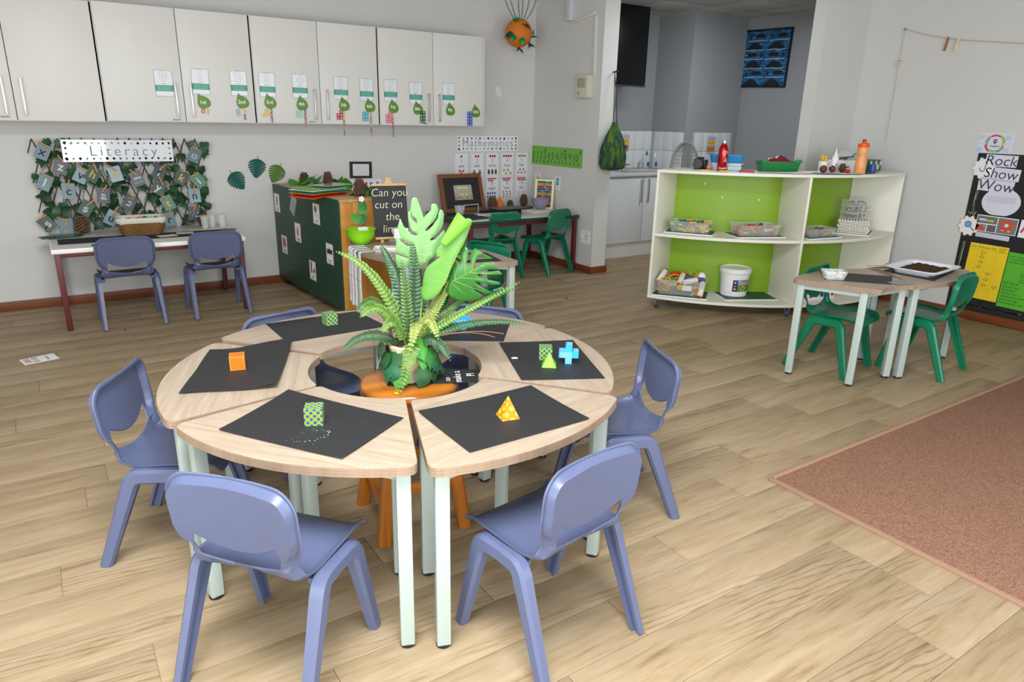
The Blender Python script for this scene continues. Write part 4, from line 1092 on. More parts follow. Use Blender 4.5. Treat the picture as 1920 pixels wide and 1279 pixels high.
# long sign
SIGN = C('glossy_laminate', '#e9e9f1', .05, var=.01, spec=.6)
sg = card('wall_sign', 'long glossy leaf bordered sign reading literacy on the ivy trellis', 'sign', wall_y(.54, 6.150, 1.153, rad(-.3)), .735, .158, SIGN, .003, .002)
pr(sg, 'lettering', INKG, MB().text('Literacy', .105, T(.03, -.004, 0), space=1.32, weight=-.0012), .0024)
def leaf_border(w_, h_, n1, n2, s, seed):
    rn = random.Random(seed); ms = [MB(), MB(), MB()]
    pos = [(-w_/2+w_*(k+.5)/n1, sgn*(h_/2-s*.7)) for k in range(n1) for sgn in (-1, 1)]+[(sgn*(w_/2-s*.7), -h_/2+h_*(k+.5)/n2) for k in range(n2) for sgn in (-1, 1)]
    for x, y in pos:
        a = rn.uniform(0, 2*pi); L = s*rn.uniform(.5, .85); c, d = cos(a), sin(a); k = rn.randrange(3)
        for off in ((0,) if k == 0 else (-.7, .7)):
            e, g = cos(a+off), sin(a+off); W2 = L*.32
            ms[k].poly([(x-e*L*.5, y-g*L*.5), (x+g*W2, y-e*W2), (x+e*L*.6, y+g*L*.6), (x-g*W2, y+e*W2)])
    return ms
LB = [C('print_emerald', '#3f9a78', .4), C('print_olive', '#5e6f58', .4), C('print_dark_leaf', '#2f5a4c', .4)]
for k, m in enumerate(leaf_border(.735, .158, 17, 4, .034, 5)): tag(pr(sg, 'leaf_border', LB[k], m, .0022+.0001*k), kind='stuff')

# ------------------------------------------------------------------ desks against the back wall
def desk(label, loc, w_, d_, top_m, edge_m, prints=None):
    o = thing('classroom_desk', label, 'desk', loc)
    MB().box((0, 0, .546), (w_-.02, d_-.02, .026), bev=.004).build('desktop', top_m, o)
    e = MB()
    for sx in (-1, 1): e.box((sx*(w_/2-.007), 0, .545), (.016, d_, .031), bev=.006)
    for sy in (-1, 1): e.box((0, sy*(d_/2-.007), .545), (w_, .016, .031), bev=.006)
    e.build('edge_trim', edge_m, o)
    for sx in (-1, 1):
        for sy in (-1, 1):
            l = MB().box((0, 0, .27), (.036, .036, .52), bev=.003).build('leg', MAROON, o, loc=(sx*(w_/2-.032), sy*(d_/2-.032), 0))
            MB().box((0, 0, .006), (.034, .034, .012), bev=.003).build('foot_cap', RUB, l)
    f = MB()
    for sy in (-1, 1): f.box((0, sy*(d_/2-.032), .515), (w_-.1, .026, .030), bev=.002)
    for sx in (-1, 1): f.box((sx*(w_/2-.032), 0, .515), (.026, d_-.1, .030), bev=.002)
    f.build('frame_rail', MAROON, o); return o
DTOP = C('desk_grey_white_top', '#d9d8d4', .35, spec=.5)
desk('white topped desk with maroon legs under the ivy trellis', (.612, 5.825, 0), 1.232, .77, DTOP, C('white_edge', '#f0efec', .35))
desk('desk with dark green edge and maroon legs under the number posters', (3.745, 5.78, 0), 1.25, .84, DTOP, C('dark_green_edge', '#123c31', .4))
ZD = .5595
# things on the trellis desk
RUN = C('black_runner_cloth', '#1b1d20', .85, bump=.3, bscale=200)
tag(put(MB().box((0, 0, .001), (1.17, .24, .002)).build('black_runner', RUN, smooth=0), T(.63, 5.76, ZD)), 'black cloth strip laid along the desk under the wicker basket', 'cloth')
bk_ = thing('wicker_basket', 'rectangular wicker basket with a cloth liner on the desk', 'basket', (.592, 5.90, ZD+.0022), rad(-2))
WICK = C('woven_wicker', '#7a5526', .6, var=.35, scale=60, bump=.2, bscale=200)
def rring(z, w_, d_, off, n=96):
    out = []
    base_ = rrect(w_, d_, .05, 6)
    L = [0]; 
    for a, b in zip(base_, base_[1:]+base_[:1]): L.append(L[-1]+math.hypot(b[0]-a[0], b[1]-a[1]))
    for k in range(n):
        s = L[-1]*k/n; i = max(j for j in range(len(base_)) if L[j] <= s); a, b = base_[i], base_[(i+1) % len(base_)]; f = (s-L[i])/max(1e-9, L[i+1]-L[i])
        x, y = a[0]+(b[0]-a[0])*f, a[1]+(b[1]-a[1])*f; r_ = math.hypot(x, y); w2 = .0035*(1 if (k+off) % 4 < 2 else -1)
        out.append((x+x/r_*w2, y+y/r_*w2, z))
    return out
wm = MB()
for k in range(10):
    f = k/9; ring = rring(.006+.0105*k, .265+.045*f, .17+.03*f, 2*(k % 2)); n_ = len(ring); vs = []; fs = []
    for p in ring:
        x, y, z = p; r_ = math.hypot(x, y); nx, ny = x/r_, y/r_
        for a in (0, 1, 2, 3): an = pi/2*a; vs.append((x+nx*.0042*cos(an), y+ny*.0042*cos(an), z+.0058*sin(an)))
    for i in range(n_):
        i2 = (i+1) % n_
        for a in range(4): a2 = (a+1) % 4; fs.append((i*4+a, i*4+a2, i2*4+a2, i2*4+a))
    wm.add(vs, fs)
wm.build('woven_side', WICK, bk_, smooth=60)
MB().prism(rrect(.26, .165, .045, 5), .001, .008).build('base_panel', WICK, bk_)
lm = MB(); LIN = C('cream_liner_cloth', '#d3cec0', .9, var=.05, bump=.2, bscale=300)
def ringp(w_, d_, z, wob=0): return [(x, y, z+wob*sin(i*1.3)) for i, (x, y) in enumerate(rrect(w_, d_, .05, 6))]
layers = [ringp(.322, .212, .088, .003), ringp(.335, .224, .098), ringp(.338, .226, .120), ringp(.328, .216, .130), ringp(.312, .20, .126), ringp(.295, .185, .07), ringp(.28, .17, .045)]
n_ = len(layers[0]); vs = [p for l in layers for p in l]
fs = [(i*n_+k, i*n_+(k+1) % n_, (i+1)*n_+(k+1) % n_, (i+1)*n_+k) for i in range(len(layers)-1) for k in range(n_)]; fs.append([(len(layers)-1)*n_+k for k in range(n_)])
lm.add(vs, fs); lm.build('cloth_liner', LIN, bk_, smooth=60)
PCOL = [('white', WHP), ('sky blue', SKY), ('red', RED), ('green', GRN), ('orange', ORA), ('dark blue', BLU), ('purple', PUR), ('pink', LC['k'])]
random.seed(8); used_ = {}
POMS = [(-.115, .0, 0), (-.075, -.02, 4), (-.05, .03, 0), (-.045, -.045, 5), (-.015, -.03, 2), (.01, -.05, 6), (.0, .03, 7), (.045, -.03, 0), (.07, .02, 1), (.10, -.03, 3), (.12, .02, 7), (.03, .0, 3)]
for x, y, k in POMS:
    c = PCOL[k][0]; used_[c] = used_.get(c, 0)+1; r_ = .020+.004*random.random(); z = .088+random.uniform(0, .015)
    M_ = bk_.matrix_basis @ T(x, y, z+.008)
    sfx = {1: '', 2: ', the second %s one from the sign end' % c, 3: ', the third %s one from the sign end' % c}[used_[c]]
    tag(put(MB().sphere((0, 0, 0), r_, 10, 7).build('pompom', PCOL[k][1], smooth=60), T(M_.translation.x, M_.translation.y, M_.translation.z)), '%s craft ball lying in the wicker basket%s' % (c, sfx), 'ball', 'craft balls in the wicker basket')
CONE = C('pine_cone_scale', '#5d4230', .75, var=.4, scale=40); CONET = C('pine_cone_tip', '#9b7f66', .8, var=.3, scale=40)
def cone_mb(R, H, n=90, open_=.5):
    m = MB(); ga = pi*(3-sqrt(5))
    m.lathe([(R*.12, .02*H), (R*.5, .2*H), (R*.5, .5*H), (R*.2, .9*H), (R*.05, .97*H)], 10); m.v = m.v
    tip = []
    for i in range(n):
        f = (i+.5)/n; a = i*ga; rr_ = R*sin(pi*min(.97, (.12+.80*f)))**.7; z = H*(.03+.93*f)
        tilt = open_*(1-f)*1.1-.15+f*.95; out = Vector((cos(a), sin(a), 0)); L = (R*.62)*(1-.45*f); d = (out*cos(tilt)+Vector((0, 0, 1))*sin(tilt)); sd = Vector((-sin(a), cos(a), 0)); b = out*rr_*.42+Vector((0, 0, z-L*.3*sin(tilt)))
        e = b+d*L; wd = R*.20*(1-.3*f); nr = sd.cross(d)*R*.035
        m.cm = 0; m.add([b-sd*wd*.5+nr, b+sd*wd*.5+nr, e+sd*wd*.9+nr, e-sd*wd*.9+nr, b-sd*wd*.5-nr, b+sd*wd*.5-nr, e+sd*wd*.9-nr, e-sd*wd*.9-nr], [(0,1,2,3),(7,6,5,4),(0,3,7,4),(1,5,6,2)])
        m.cm = 1; m.add([e+sd*wd*.9+nr, e-sd*wd*.9+nr, e-sd*wd*.9-nr, e+sd*wd*.9-nr, e+d*R*.05], [(0,1,4),(1,2,4),(2,3,4),(3,0,4)]); m.cm = 0
    return m
def cone(loc, R, H, label, tilt=0, n=90, open_=.5):
    o = cone_mb(R, H, n, open_).build('pine_cone', [CONE, CONET], smooth=0, loc=loc); o.rotation_euler = (rad(tilt), 0, rad(40)); return tag(o, label, 'pine cone')
cone((.218, 6.10, ZD+.003), .062, .125, 'large open pine cone on the desk beside the teal letter card', 0, 90, .3)
cone((1.075, 6.13, ZD+.003), .05, .095, 'reddish brown pine cone behind the clear cups')
def cup(x, y, label, z=ZD, s=1.0):
    m = MB(); m.lathe([(.024*s, .0), (.0245*s, .003), (.035*s, .094*s), (.037*s, .096*s), (.0335*s, .094*s), (.023*s, .004)], 22, cap=(True, True))
    return tag(m.build('clear_cup', CLEAR, smooth=50, loc=(x, y, z)), label, 'cup')
cup(1.055, 5.985, 'clear plastic cup nearest the basket, under the thin stick'); cup(1.115, 6.03, 'clear plastic cup in the middle of the three, behind the others'); cup(1.185, 5.99, 'clear plastic cup nearest the desk end')
tag(MB().cyl((.985, 5.97, ZD+.100), (1.215, 6.02, ZD+.1045), .003, seg=6).build('thin_stick', RAWW), 'thin wooden stick resting across the clear cups', 'stick')
def flat(name, label, cat, x, y, z, w_, h_, rz, mat, th=.001):
    o = MB().box((0, 0, th/2), (w_, h_, th)).build(name, mat, smooth=0, loc=(x, y, z)); o.rotation_euler = (0, 0, rad(rz)); return tag(o, label, cat)
flat('letter_mat', 'dark green card sheet overhanging the desk corner', 'card', .06, 5.99, ZD+.0045, .24, .14, 12, CARDM[2], .0012)
flat('letter_mat', 'second green card sheet lying askew on the desk corner', 'card', .13, 6.01, ZD+.0058, .16, .11, -20, CARDM[5], .0012)
flat('letter_mat', 'blue card lying at the front edge of the desk', 'card', .30, 5.53, ZD+.0002, .13, .09, 3, C('card_strong_blue', '#2a6a8a', .35), .0012)
flat('letter_mat', 'cream card lying on the black cloth beside the basket', 'card', .87, 5.80, ZD+.0024, .12, .08, -8, C('card_cream', '#dcd6c4', .5), .0012)
flat('letter_mat', 'cream card with green edge on the desk behind the black cloth', 'card', .985, 5.93, ZD+.0002, .14, .08, -4, C('card_cream_green', '#cdd6b0', .5), .0012)
flat('letter_mat', 'pale card lying partly behind the chair in front of the basket', 'card', .735, 5.72, ZD+.0024, .13, .09, 10, C('card_pale', '#d8dad8', .5), .0012)
flat('letter_mat', 'dark leaf shaped sheet at the end of the desk by the cups', 'card', 1.185, 5.80, ZD+.0024, .10, .16, -25, C('card_black_green', '#23302c', .5), .0012)
fp = card('printed_leaflet', 'printed paper leaflet lying on the floor by the wall', 'leaflet', T(-.16, 4.875, .001) @ Matrix.Rotation(rad(14), 4, 'Z'), .18, .13, PAPER)
for k, (x, y, c) in enumerate(((-.06, .035, '#e09060'), (-.06, .0, '#9a86c0'), (-.06, -.035, '#e8c440'), (-.02, .035, '#70a8d8'), (-.02, .0, '#ecc850'), (-.02, -.035, '#d890b0'))):
    pr(fp, 'print_block', C('leaflet_print_%d' % k, c, .6), MB().rect(x-.016, y-.012, x+.016, y+.012))
pr(fp, 'title', INKB, MB().text('Numbers', .022, T(.04, 0, 0) @ Matrix.Rotation(rad(90), 4, 'Z')))
tag(MB().sphere((0, 0, .008), .009, 8, 5, (1, 1.4, .8)).build('red_bead', RED, loc=(.338, 5.28, 0)), 'tiny red bead lying on the floor in front of the desk', 'bead')
tag(MB().sphere((0, 0, .007), .008, 8, 5, (1, 1.4, .8)).build('blue_bead', BLU, loc=(3.58, 4.51, 0)), 'tiny blue bead lying on the floor in front of the lime shelf', 'bead')

# ------------------------------------------------------------------ leaf decals and small frame on the wall
def decal(x, z, s, ro, mat, label):
    ol_ = [(a, b-.5) for a, b in monstera(1.0, .46, 5, .72)]; P, Tt = sheet([(a*s, b*s) for a, b in ol_], [], 1.0); m = MB(); thicken([(a, b, .002) for a, b in P], Tt, .003, m, False)
    m.box((0, -.55*s, .002), (.02*s, .22*s, .003))
    tag(put(m.build('leaf_decal', mat, smooth=0), wall_y(x, 6.247, z, rad(ro))), label, 'decal')
TEALD = C('felt_teal', '#12594e', .8, var=.06)
decal(1.392, .895, .165, 155+58, TEALD, 'dark teal split leaf decal nearest the desk with the cups'); decal(1.556, .995, .165, 170, TEALD, 'dark teal split leaf decal highest of the three on the wall')
decal(1.712, .945, .165, 150, C('felt_olive', '#4f7a28', .8, var=.06), 'olive green split leaf decal touching the green bookcase')
for o in list(COL.objects)[-3:]: o.matrix_basis = o.matrix_basis @ Matrix.Rotation(pi, 4, 'Z') if False else o.matrix_basis
sf = card('small_frame', 'small black paper frame with a typed note on the wall above the bookcase', 'frame', wall_y(2.484, 6.246, .967, rad(-1)), .215, .148, BLACKP, 0, .004)
pr(sf, 'note', PAPER, MB().rect(-.078, -.052, .078, .052), .0046); pr(sf, 'typed_print', GREYP, lines_of_print(-.07, .07, .042, 10, .0095, .003, 3), .005)
ch = card('shape_chart', 'white chart strip of coloured shapes on the wall behind the bookcase', 'chart', wall_y(2.40, 6.246, .835, rad(1)), .57, .085, PAPER)
rn = random.Random(6)
for k, c in enumerate(('#2a66c8', '#d86a30', '#c0452a', '#e0703a', '#d83040', '#2a70d8', '#70b8e8', '#d82838', '#6a3ab0', '#2a70d8')):
    x = -.24+.053*k; pts = [(x+.022*cos(a)*rn.uniform(.5, 1.1), .028*sin(a)*rn.uniform(.6, 1.2)) for a in [2*pi*j/5+rn.random() for j in range(5)]]
    pr(ch, 'printed_shape', C('chart_shape_%d' % k, c, .6), MB().poly(sorted(pts, key=lambda p: atan2(p[1], p[0]-x))))
ch2 = card('flower_drawing', 'white drawing sheet with a green flower and yellow square behind the bookcase', 'drawing', wall_y(2.44, 6.246, .72, 0), .47, .14, PAPER)
for x, y, r_, c in ((.03, .02, .03, '#58c08a'), (.03, .02, .012, '#2a8a5a'), (.20, -.04, .03, '#e070c0')): pr(ch2, 'painted_spot', C('drawing_'+c[1:], c, .6), MB().disc(x, y, r_), .0016+.0003*(r_ < .02))
pr(ch2, 'painted_square', C('drawing_yellow', '#e8dc3a', .6), MB().rect(.14, -.03, .21, .06)); pr(ch2, 'painted_line', C('drawing_blue', '#3aa0c8', .6), MB().rect(-.2, .0, .1, .008))

# ------------------------------------------------------------------ green backed bookcase
BA = rad(3.05)
bc = thing('bookcase', 'low pine bookcase with a dark green painted back, standing out from the wall', 'bookcase', (1.75, 4.83, 0), BA)
MB().box((-.004, .695, .467), (.012, 1.39, .806), bev=.001).build('back_panel', DKGRN, bc)
PD = .375
wt = wood('golden_pine_top', '#d9b27a', '#a67a44', 1.0, 1, .35, .7)
MB().box((PD/2, .695, .861), (PD+.006, 1.396, .020), bev=.003).build('top_board', wt, bc)
for k in range(4): MB().box((PD/2-.141+.094*k+(0), -.001, .457), (.0925, .020, .786), bev=.0015).build('end_board', PINE, bc)
MB().box((PD/2, 1.379, .457), (PD-.01, .018, .786)).build('far_end_board', PINE, bc)
for z in (.08, .34, .60): MB().box((PD/2, .695, z), (PD-.012, 1.36, .018)).build('shelf', PINE, bc)
for x, y in ((.05, .05), (.33, .05), (.05, 1.34), (.33, 1.34)): MB().lathe([(.018, 0), (.022, .01), (.022, .05), (.016, .072)], 12).build('foot', RUB, bc, loc=(x, y, 0))
BM = bc.matrix_basis.copy()
def bpan(y, z): # panel frame facing -x
    return BM @ Matrix(((0,0,-1,-.0105),(-1,0,0,y),(0,1,0,z),(0,0,0,1)))
WC = [('tin', 1.299, .719), ('net', .421, .726), ('mug', .845, .526), ('bun', 1.190, .377), ('log', .202, .455), ('vet', .571, .262)]
BORD = C('card_gold_edge', '#c9a862', .5)
for w_, y, z in WC:
    o = card('word_card', 'picture word card reading %s on the green bookcase back' % w_, 'card', bpan(y, z), .132, .158, BORD)
    pr(o, 'white_face', LAMIN, MB().rect(-.061, -.074, .061, .074), .0013); pr(o, 'word', INKB, MB().text(w_, .042, T(0, -.052, 0)), .0018)
    m = MB()
    if w_ == 'tin': m.rect(-.022, -.02, .022, .055); mt = C('tin_print', '#8e98a4', .5)
    elif w_ == 'net': m.disc(-.01, .035, .026, 0, 16); m.line([(.0, .012), (.03, -.025)], .006); m.line([(.005, .02), (-.02, -.028)], .004); mt = C('net_print', '#6a6a72', .5)
    elif w_ == 'mug': m.disc(0, .0, .024, 0, 16, ry=.03); m.disc(0, .03, .016); mt = C('mug_print', '#d08a3a', .5)
    elif w_ == 'bun': m.disc(0, .018, .04, 0, 18, ry=.044); mt = C('bun_print', '#a86a5a', .5)
    elif w_ == 'log': m.rect(-.05, .0, .05, .035); m.rect(-.005, .03, .008, .048); mt = C('log_print', '#2e2622', .5)
    else: m.rect(-.035, -.02, -.012, .06); m.disc(-.022, .062, .01); m.rect(.012, -.012, .045, .01); m.rect(.036, .005, .046, .03); mt = C('vet_print', '#3a3436', .5)
    pr(o, 'picture', mt, m, .0018)
tag(put(MB().box((0, 0, .0008), (.11, .17, .001)).build('clear_sleeve', CLEAR, smooth=0), bpan(.911, .745) @ Matrix.Rotation(rad(-30), 4, 'Z')), 'empty clear plastic sleeve taped on the green bookcase back', 'sleeve')
ZB = .8715
STK = [('#f0641e', 'orange', 8), ('#d9301f', 'red', 2), ('#b8322c', 'dark red', -3), ('#e8a020', 'amber', 5), ('#2b9bd8', 'blue', -2), ('#2fb5a5', 'turquoise', 0), ('#f0f0f0', 'white', 4), ('#6fc23c', 'green', -4)]
for k, (c, nm, dr) in enumerate(STK):
    cx, cy = BM @ Vector((-.02+.012*(k % 3), .33+.012*((k*2) % 3), 0)).to_4d() @ Vector((0, 0, 0, 1)) if False else (BM @ Vector((-.01+.015*(k % 3), .36+.014*((k*2) % 3), 0))).xy
    m = MB(); aa = rad(20+dr)
    def fpt(u, v, k=k):
        x, y = (u-.5)*.34, (v-.5)*.25; edge = max(0, -x-.02)
        return (x, y, .0+edge*edge*(.25*(k/7)-.45)*(.9 if k < 3 else .5)+.0)
    V = [fpt(i/12, j/4) for j in range(5) for i in range(13)]; Tt = []
    for j in range(4):
        for i in range(12): a = j*13+i; Tt += [(a, a+1, a+14), (a, a+14, a+13)]
    thicken(V, Tt, .003, m)
    o = m.build('card_folder', C('folder_'+nm.replace(' ', '_'), c, .45), smooth=40, loc=(cx, cy, ZB+.003+.0075*k)); o.rotation_euler = (0, 0, aa); tag(o, '%s folder in the pile on the bookcase top' % nm, 'folder', 'folders piled on the bookcase')
px_, py_ = (BM @ Vector((.12, .42, 0))).xy
flat('plastic_wallet', 'grey clear wallet lying on top of the folder pile', 'wallet', px_, py_, ZB+.0665, .30, .21, 28, C('smoky_plastic', '#8e918c', .2, spec=.6), .002)
cone((1.885, 6.02, ZB), .052, .10, 'dark pine cone farthest back on the bookcase', 0, 80, .35); cone((1.95, 5.62, ZB), .052, .135, 'tall pale tipped pine cone in the middle of the bookcase', 0, 100, .6); cone((1.98, 5.02, ZB), .056, .125, 'plump pine cone near the pine end of the bookcase', 0, 110, .7)
gl = thing('leaf_garland', 'strand of artificial green leaves lying along the bookcase top', 'garland', (1.92, 5.6, ZB))
gl0 = [simple_leaf(soft_leaf_outline(.10), s=.10).build('garland_leaf', LEAFL, gl, smooth=60), simple_leaf(ivy_outline(.10), s=.10).build('garland_leaf', LEAFM, gl, smooth=60)]
random.seed(17); n = 0
for x, y, z in [(-.06, .36, .04), (-.02, .28, .06), (.04, .33, .05), (-.08, .22, .05), (-.12, .45, .03), (.0, .18, .035), (.10, .12, .06), (.13, .03, .05), (.16, -.06, .05), (.06, -.03, .04), (.12, -.12, .03), (.02, .40, .06), (.10, -.55, .035), (.16, -.60, .04), (.05, -.50, .03), (.19, -.56, .05), (.13, -.48, .04)]:
    k = n % 2; o = gl0[k] if n < 2 else gl0[k].copy()
    if n >= 2: COL.objects.link(o); o.parent = gl
    o.matrix_basis = T(x, y, z) @ Matrix.Rotation(random.uniform(0, 6.28), 4, 'Z') @ Matrix.Rotation(random.uniform(.2, 1.0), 4, 'X'); n += 1
MB().tube([(-.12, .48, .01), (-.05, .3, .02), (.05, .15, .015), (.13, -.05, .012), (.12, -.3, .008), (.12, -.6, .012)], .003, 6).build('garland_stem', STEM, gl)

# ------------------------------------------------------------------ on the curved tables by the bookcase
ZT = HT+.0006
bw = thing('lime_bowl', 'lime green plastic bowl on the curved table beside the pine bookcase', 'bowl', (1.815, 4.615, ZT))
MB().lathe([(.045, 0), (.05, .003), (.076, .028), (.095, .065), (.102, .10), (.107, .103), (.107, .107), (.099, .107), (.091, .066), (.07, .03), (.04, .008)], 40).build('shell', LIME, bw, smooth=60)
MB().prism(rrect(.07, .045, .008), 0, .006).build('folded_label', PAPER, bw, loc=(.01, -.02, .098)).rotation_euler = (rad(35), 0, 0)
sp = thing('leaf_sprig', 'leafy sprig with a white flower standing in the lime bowl', 'sprig', (1.82, 4.64, ZT+.012))
MB().tube([(0, 0, 0), (.004, 0, .12), (.012, 0, .2), (.02, .0, .285)], .0022, 6).build('stem', STEM, sp)
for x, z, a, k in ((-.03, .165, 1.2, 1), (.022, .155, -1.2, 0), (.028, .225, -.3, 1), (.022, .25, .5, 0)):
    o = simple_leaf(soft_leaf_outline(.07), .15, .1, s=.07).build('sprig_leaf', [LEAFM, LEAFL][k], sp, smooth=60); o.matrix_basis = T(x, -.004, z) @ Matrix.Rotation(rad(75), 4, 'X') @ Matrix.Rotation(a, 4, 'Z')
fm_ = MB()
for k in range(5): a = 2*pi*k/5; fm_.sphere((.02+.012*cos(a), -.003, .292+.012*sin(a)), .010, 8, 5, (1, .5, 1))
fm_.build('flower', C('white_petal', '#f3ece6', .6), sp, smooth=60)
es = thing('tabletop_easel', 'small pine easel chalkboard with chalk writing on the curved table', 'easel', (2.035, 4.56, ZT), rad(-10))
LEAN = rad(-11)
L_ = Matrix.Rotation(LEAN, 4, 'X')
bd = MB().box((0, 0, .215), (.245, .006, .36)).build('chalkboard', C('chalkboard_black', '#1c1d1e', .55, var=.15, scale=8), es); bd.matrix_basis = T(0, .02, .0) @ L_
ct = MB(); Mx = Matrix(((1,0,0,0),(0,0,-1,-.0036),(0,1,0,0),(0,0,0,1)))
for s, z, dx in (('Can you', .345, .0), ('cut on', .262, -.012), ('the', .178, .01), ('line?', .092, .0)): ct.text(s, .078, Mx @ T(dx, z, 0), shear=.12, weight=-.0006)
ct.build('chalk_writing', C('chalk_cream', '#d9d3b8', .9), bd, smooth=0)
for nm, z, d in (('ledge', .030, .028), ('top_clamp', .400, .016)): MB().box((0, -.006, z), (.25, d, .016), bev=.002).build(nm, RAWW, es).matrix_basis = T(0, .02, 0) @ L_
for s in (-1, 1):
    MB().box((0, .008, .21), (.022, .012, .44), bev=.002).build('leg', RAWW, es).matrix_basis = T(s*.075, .02, 0) @ L_ @ Matrix.Rotation(rad(-s*8), 4, 'Y')
MB().box((0, .008, .425), (.035, .014, .05), bev=.003).build('head_block', RAWW, es).matrix_basis = T(0, .02, 0) @ L_
MB().cyl((0, .13, .0), (0, .10, .36), .007, seg=8).build('rear_leg', RAWW, es)
ty = thing('white_tray', 'shallow white tray with loose white items on the curved table', 'tray', (1.89, 4.29, ZT), rad(-28))
m = MB(); m.add(*[x for x in (lambda a, b: ([(p[0], p[1], 0) for p in a]+[(p[0], p[1], .016) for p in b], [list(range(len(a)-1, -1, -1))]+[(i, (i+1) % len(a), len(a)+(i+1) % len(a), len(a)+i) for i in range(len(a))]))(rrect(.20, .15, .02), rrect(.225, .175, .02))]); m.build('tray_shell', WHP, ty, smooth=30)
flat('white_block', 'flat white block lying in the shallow tray', 'block', 1.915, 4.27, ZT+.004, .13, .05, -38, CREAM, .02)
tu = thing('bead_tub', 'clear tub of coloured beads on the curved table behind the tray', 'tub', (2.03, 4.385, ZT), rad(-20))
m = MB(); a_, b_ = rrect(.105, .075, .015), rrect(.125, .09, .018); nA = len(a_)
m.add([(p[0], p[1], 0) for p in a_]+[(p[0], p[1], .06) for p in b_], [list(range(nA-1, -1, -1))]+[(i, (i+1) % nA, nA+(i+1) % nA, nA+i) for i in range(nA)]); m.build('tub_shell', CLEAR, tu, smooth=30)
random.seed(2); bd_ = [MB() for _ in range(5)]
for k in range(90): bd_[k % 5].sphere((random.uniform(-.045, .045), random.uniform(-.03, .03), .008+random.uniform(0, .028)), .0065, 6, 4)
for k, c in enumerate((RED, YEL, BLU, GRN, ORA)): tag(bd_[k].build('beads', c, tu, smooth=60), kind='stuff')
for k, (w2, d2, nm) in enumerate(((.12, .085, 'white box lid stacked lowest on the bead tub'), (.11, .08, 'white flat box stacked in the middle on the bead tub'), (.10, .07, 'white flat box stacked highest on the bead tub'))):
    o = MB().box((0, 0, .011), (w2, d2, .021), bev=.003).build('white_box', WHP, loc=(2.025-.006*k, 4.385+.008*k, ZT+.061+.022*k)); o.rotation_euler = (0, 0, rad(-20+7*k)); tag(o, nm, 'box')
for k, y in enumerate((4.535, 4.465, 4.392, 4.315)):
    xe = 2.47-sqrt(.7835**2-(y-4.37)**2)
    m = MB(); pts = [(xe+.10, .0014), (xe+.03, .0018), (xe+.004, .0022), (xe-.006, -.002), (xe-.0085, -.012), (xe-.009, -.1), (xe-.012, -.2), (xe-.010, -.30), (xe-.016, -.375-.012*(k % 2))]
    V = []; Tt = []
    for i, (x, z) in enumerate(pts): 
        for s in (-1, 1): V.append((x, y+s*.0235+.008*(i/8)**2*(k-1.5)*.3, ZT+z))
    for i in range(len(pts)-1): a = 2*i; Tt += [(a, a+2, a+3), (a, a+3, a+1)]
    thicken(V, Tt, .0006, m); o = m.build('paper_strip', PAPER, smooth=50)
    tag(o, ['white paper strip hanging off the curved table, nearest the bookcase', 'white paper strip hanging off the curved table, second from the bookcase', 'white paper strip hanging off the curved table, third from the bookcase', 'white paper strip hanging off the curved table, farthest from the bookcase'][k], 'paper strip')
    ln = MB()
    for z in (-.19,): ln.add([(xe-.0135, y-.0235, ZT+z), (xe-.0135, y+.0235, ZT+z), (xe-.0135, y+.0235, ZT+z+.003), (xe-.0135, y-.0235, ZT+z+.003)], [(0,1,2,3)])
    for q in range(10):
        z0 = -.03-.035*q; 
        if abs(z0+.19) > .02: ln.add([(xe-.0128, y-.018, ZT+z0), (xe-.0128, y+.012, ZT+z0-.008), (xe-.0128, y+.012, ZT+z0-.0095), (xe-.0128, y-.018, ZT+z0-.0015)], [(0,1,2,3)])
    ln.build('pencil_line', GREYP, o, smooth=0)
paper([(2.16, 4.02), (2.42, 3.93), (2.36, 3.64), (2.10, 3.70)], HT, 'black paper sheet under the green framed card behind the plant')
gf = card('green_framed_card', 'photo card with a bright green paper frame on black paper', 'card', T(2.26, 3.83, HT+.0022) @ Matrix.Rotation(rad(-12), 4, 'Z'), .21, .16, C('bright_green_paper', '#5fd63a', .6))
pr(gf, 'photo', C('brown_grey_photo', '#8a8272', .4, var=.4, scale=12), MB().rect(-.085, -.06, .085, .06), .0014)
tn = thing('clay_pot', 'small orange clay pot on the curved table, half hidden by the leaves', 'pot', (2.13, 3.98, ZT))
MB().lathe([(.035, 0), (.04, .004), (.052, .075), (.057, .078), (.057, .095), (.05, .097), (.046, .08), (.03, .01)], 26).build('pot_body', C('terracotta', '#c9813f', .7, var=.15, scale=20), tn, smooth=40)
# ------------------------------------------------------------------ number desk
ms = card('wall_sign', 'leaf bordered sign reading mathematics above the number posters', 'sign', wall_y(3.857, 6.247, 1.199, rad(0)), .726, .150, LAMIN, .003)
pr(ms, 'lettering', INKG, MB().text('Mathematics', .098, T(.0, .002, 0), space=1.22, weight=-.0012), .0018)
for k, m in enumerate(leaf_border(.726, .150, 15, 4, .036, 8)): tag(pr(ms, 'leaf_border', LB[k], m, .0014+.0001*k), kind='stuff')
DOTR = C('poster_red', '#b3202a', .5); POSTB = C('poster_black', '#22242c', .5)
nums = {1: 'one', 2: 'two', 3: 'three', 4: 'four', 5: 'five', 8: 'eight', 9: 'nine', 10: 'ten'}
def star(m, x, y, r_): m.poly([(x+(r_ if k % 2 == 0 else r_*.4)*sin(pi*k/5), y+(r_ if k % 2 == 0 else r_*.4)*cos(pi*k/5)) for k in range(10)])
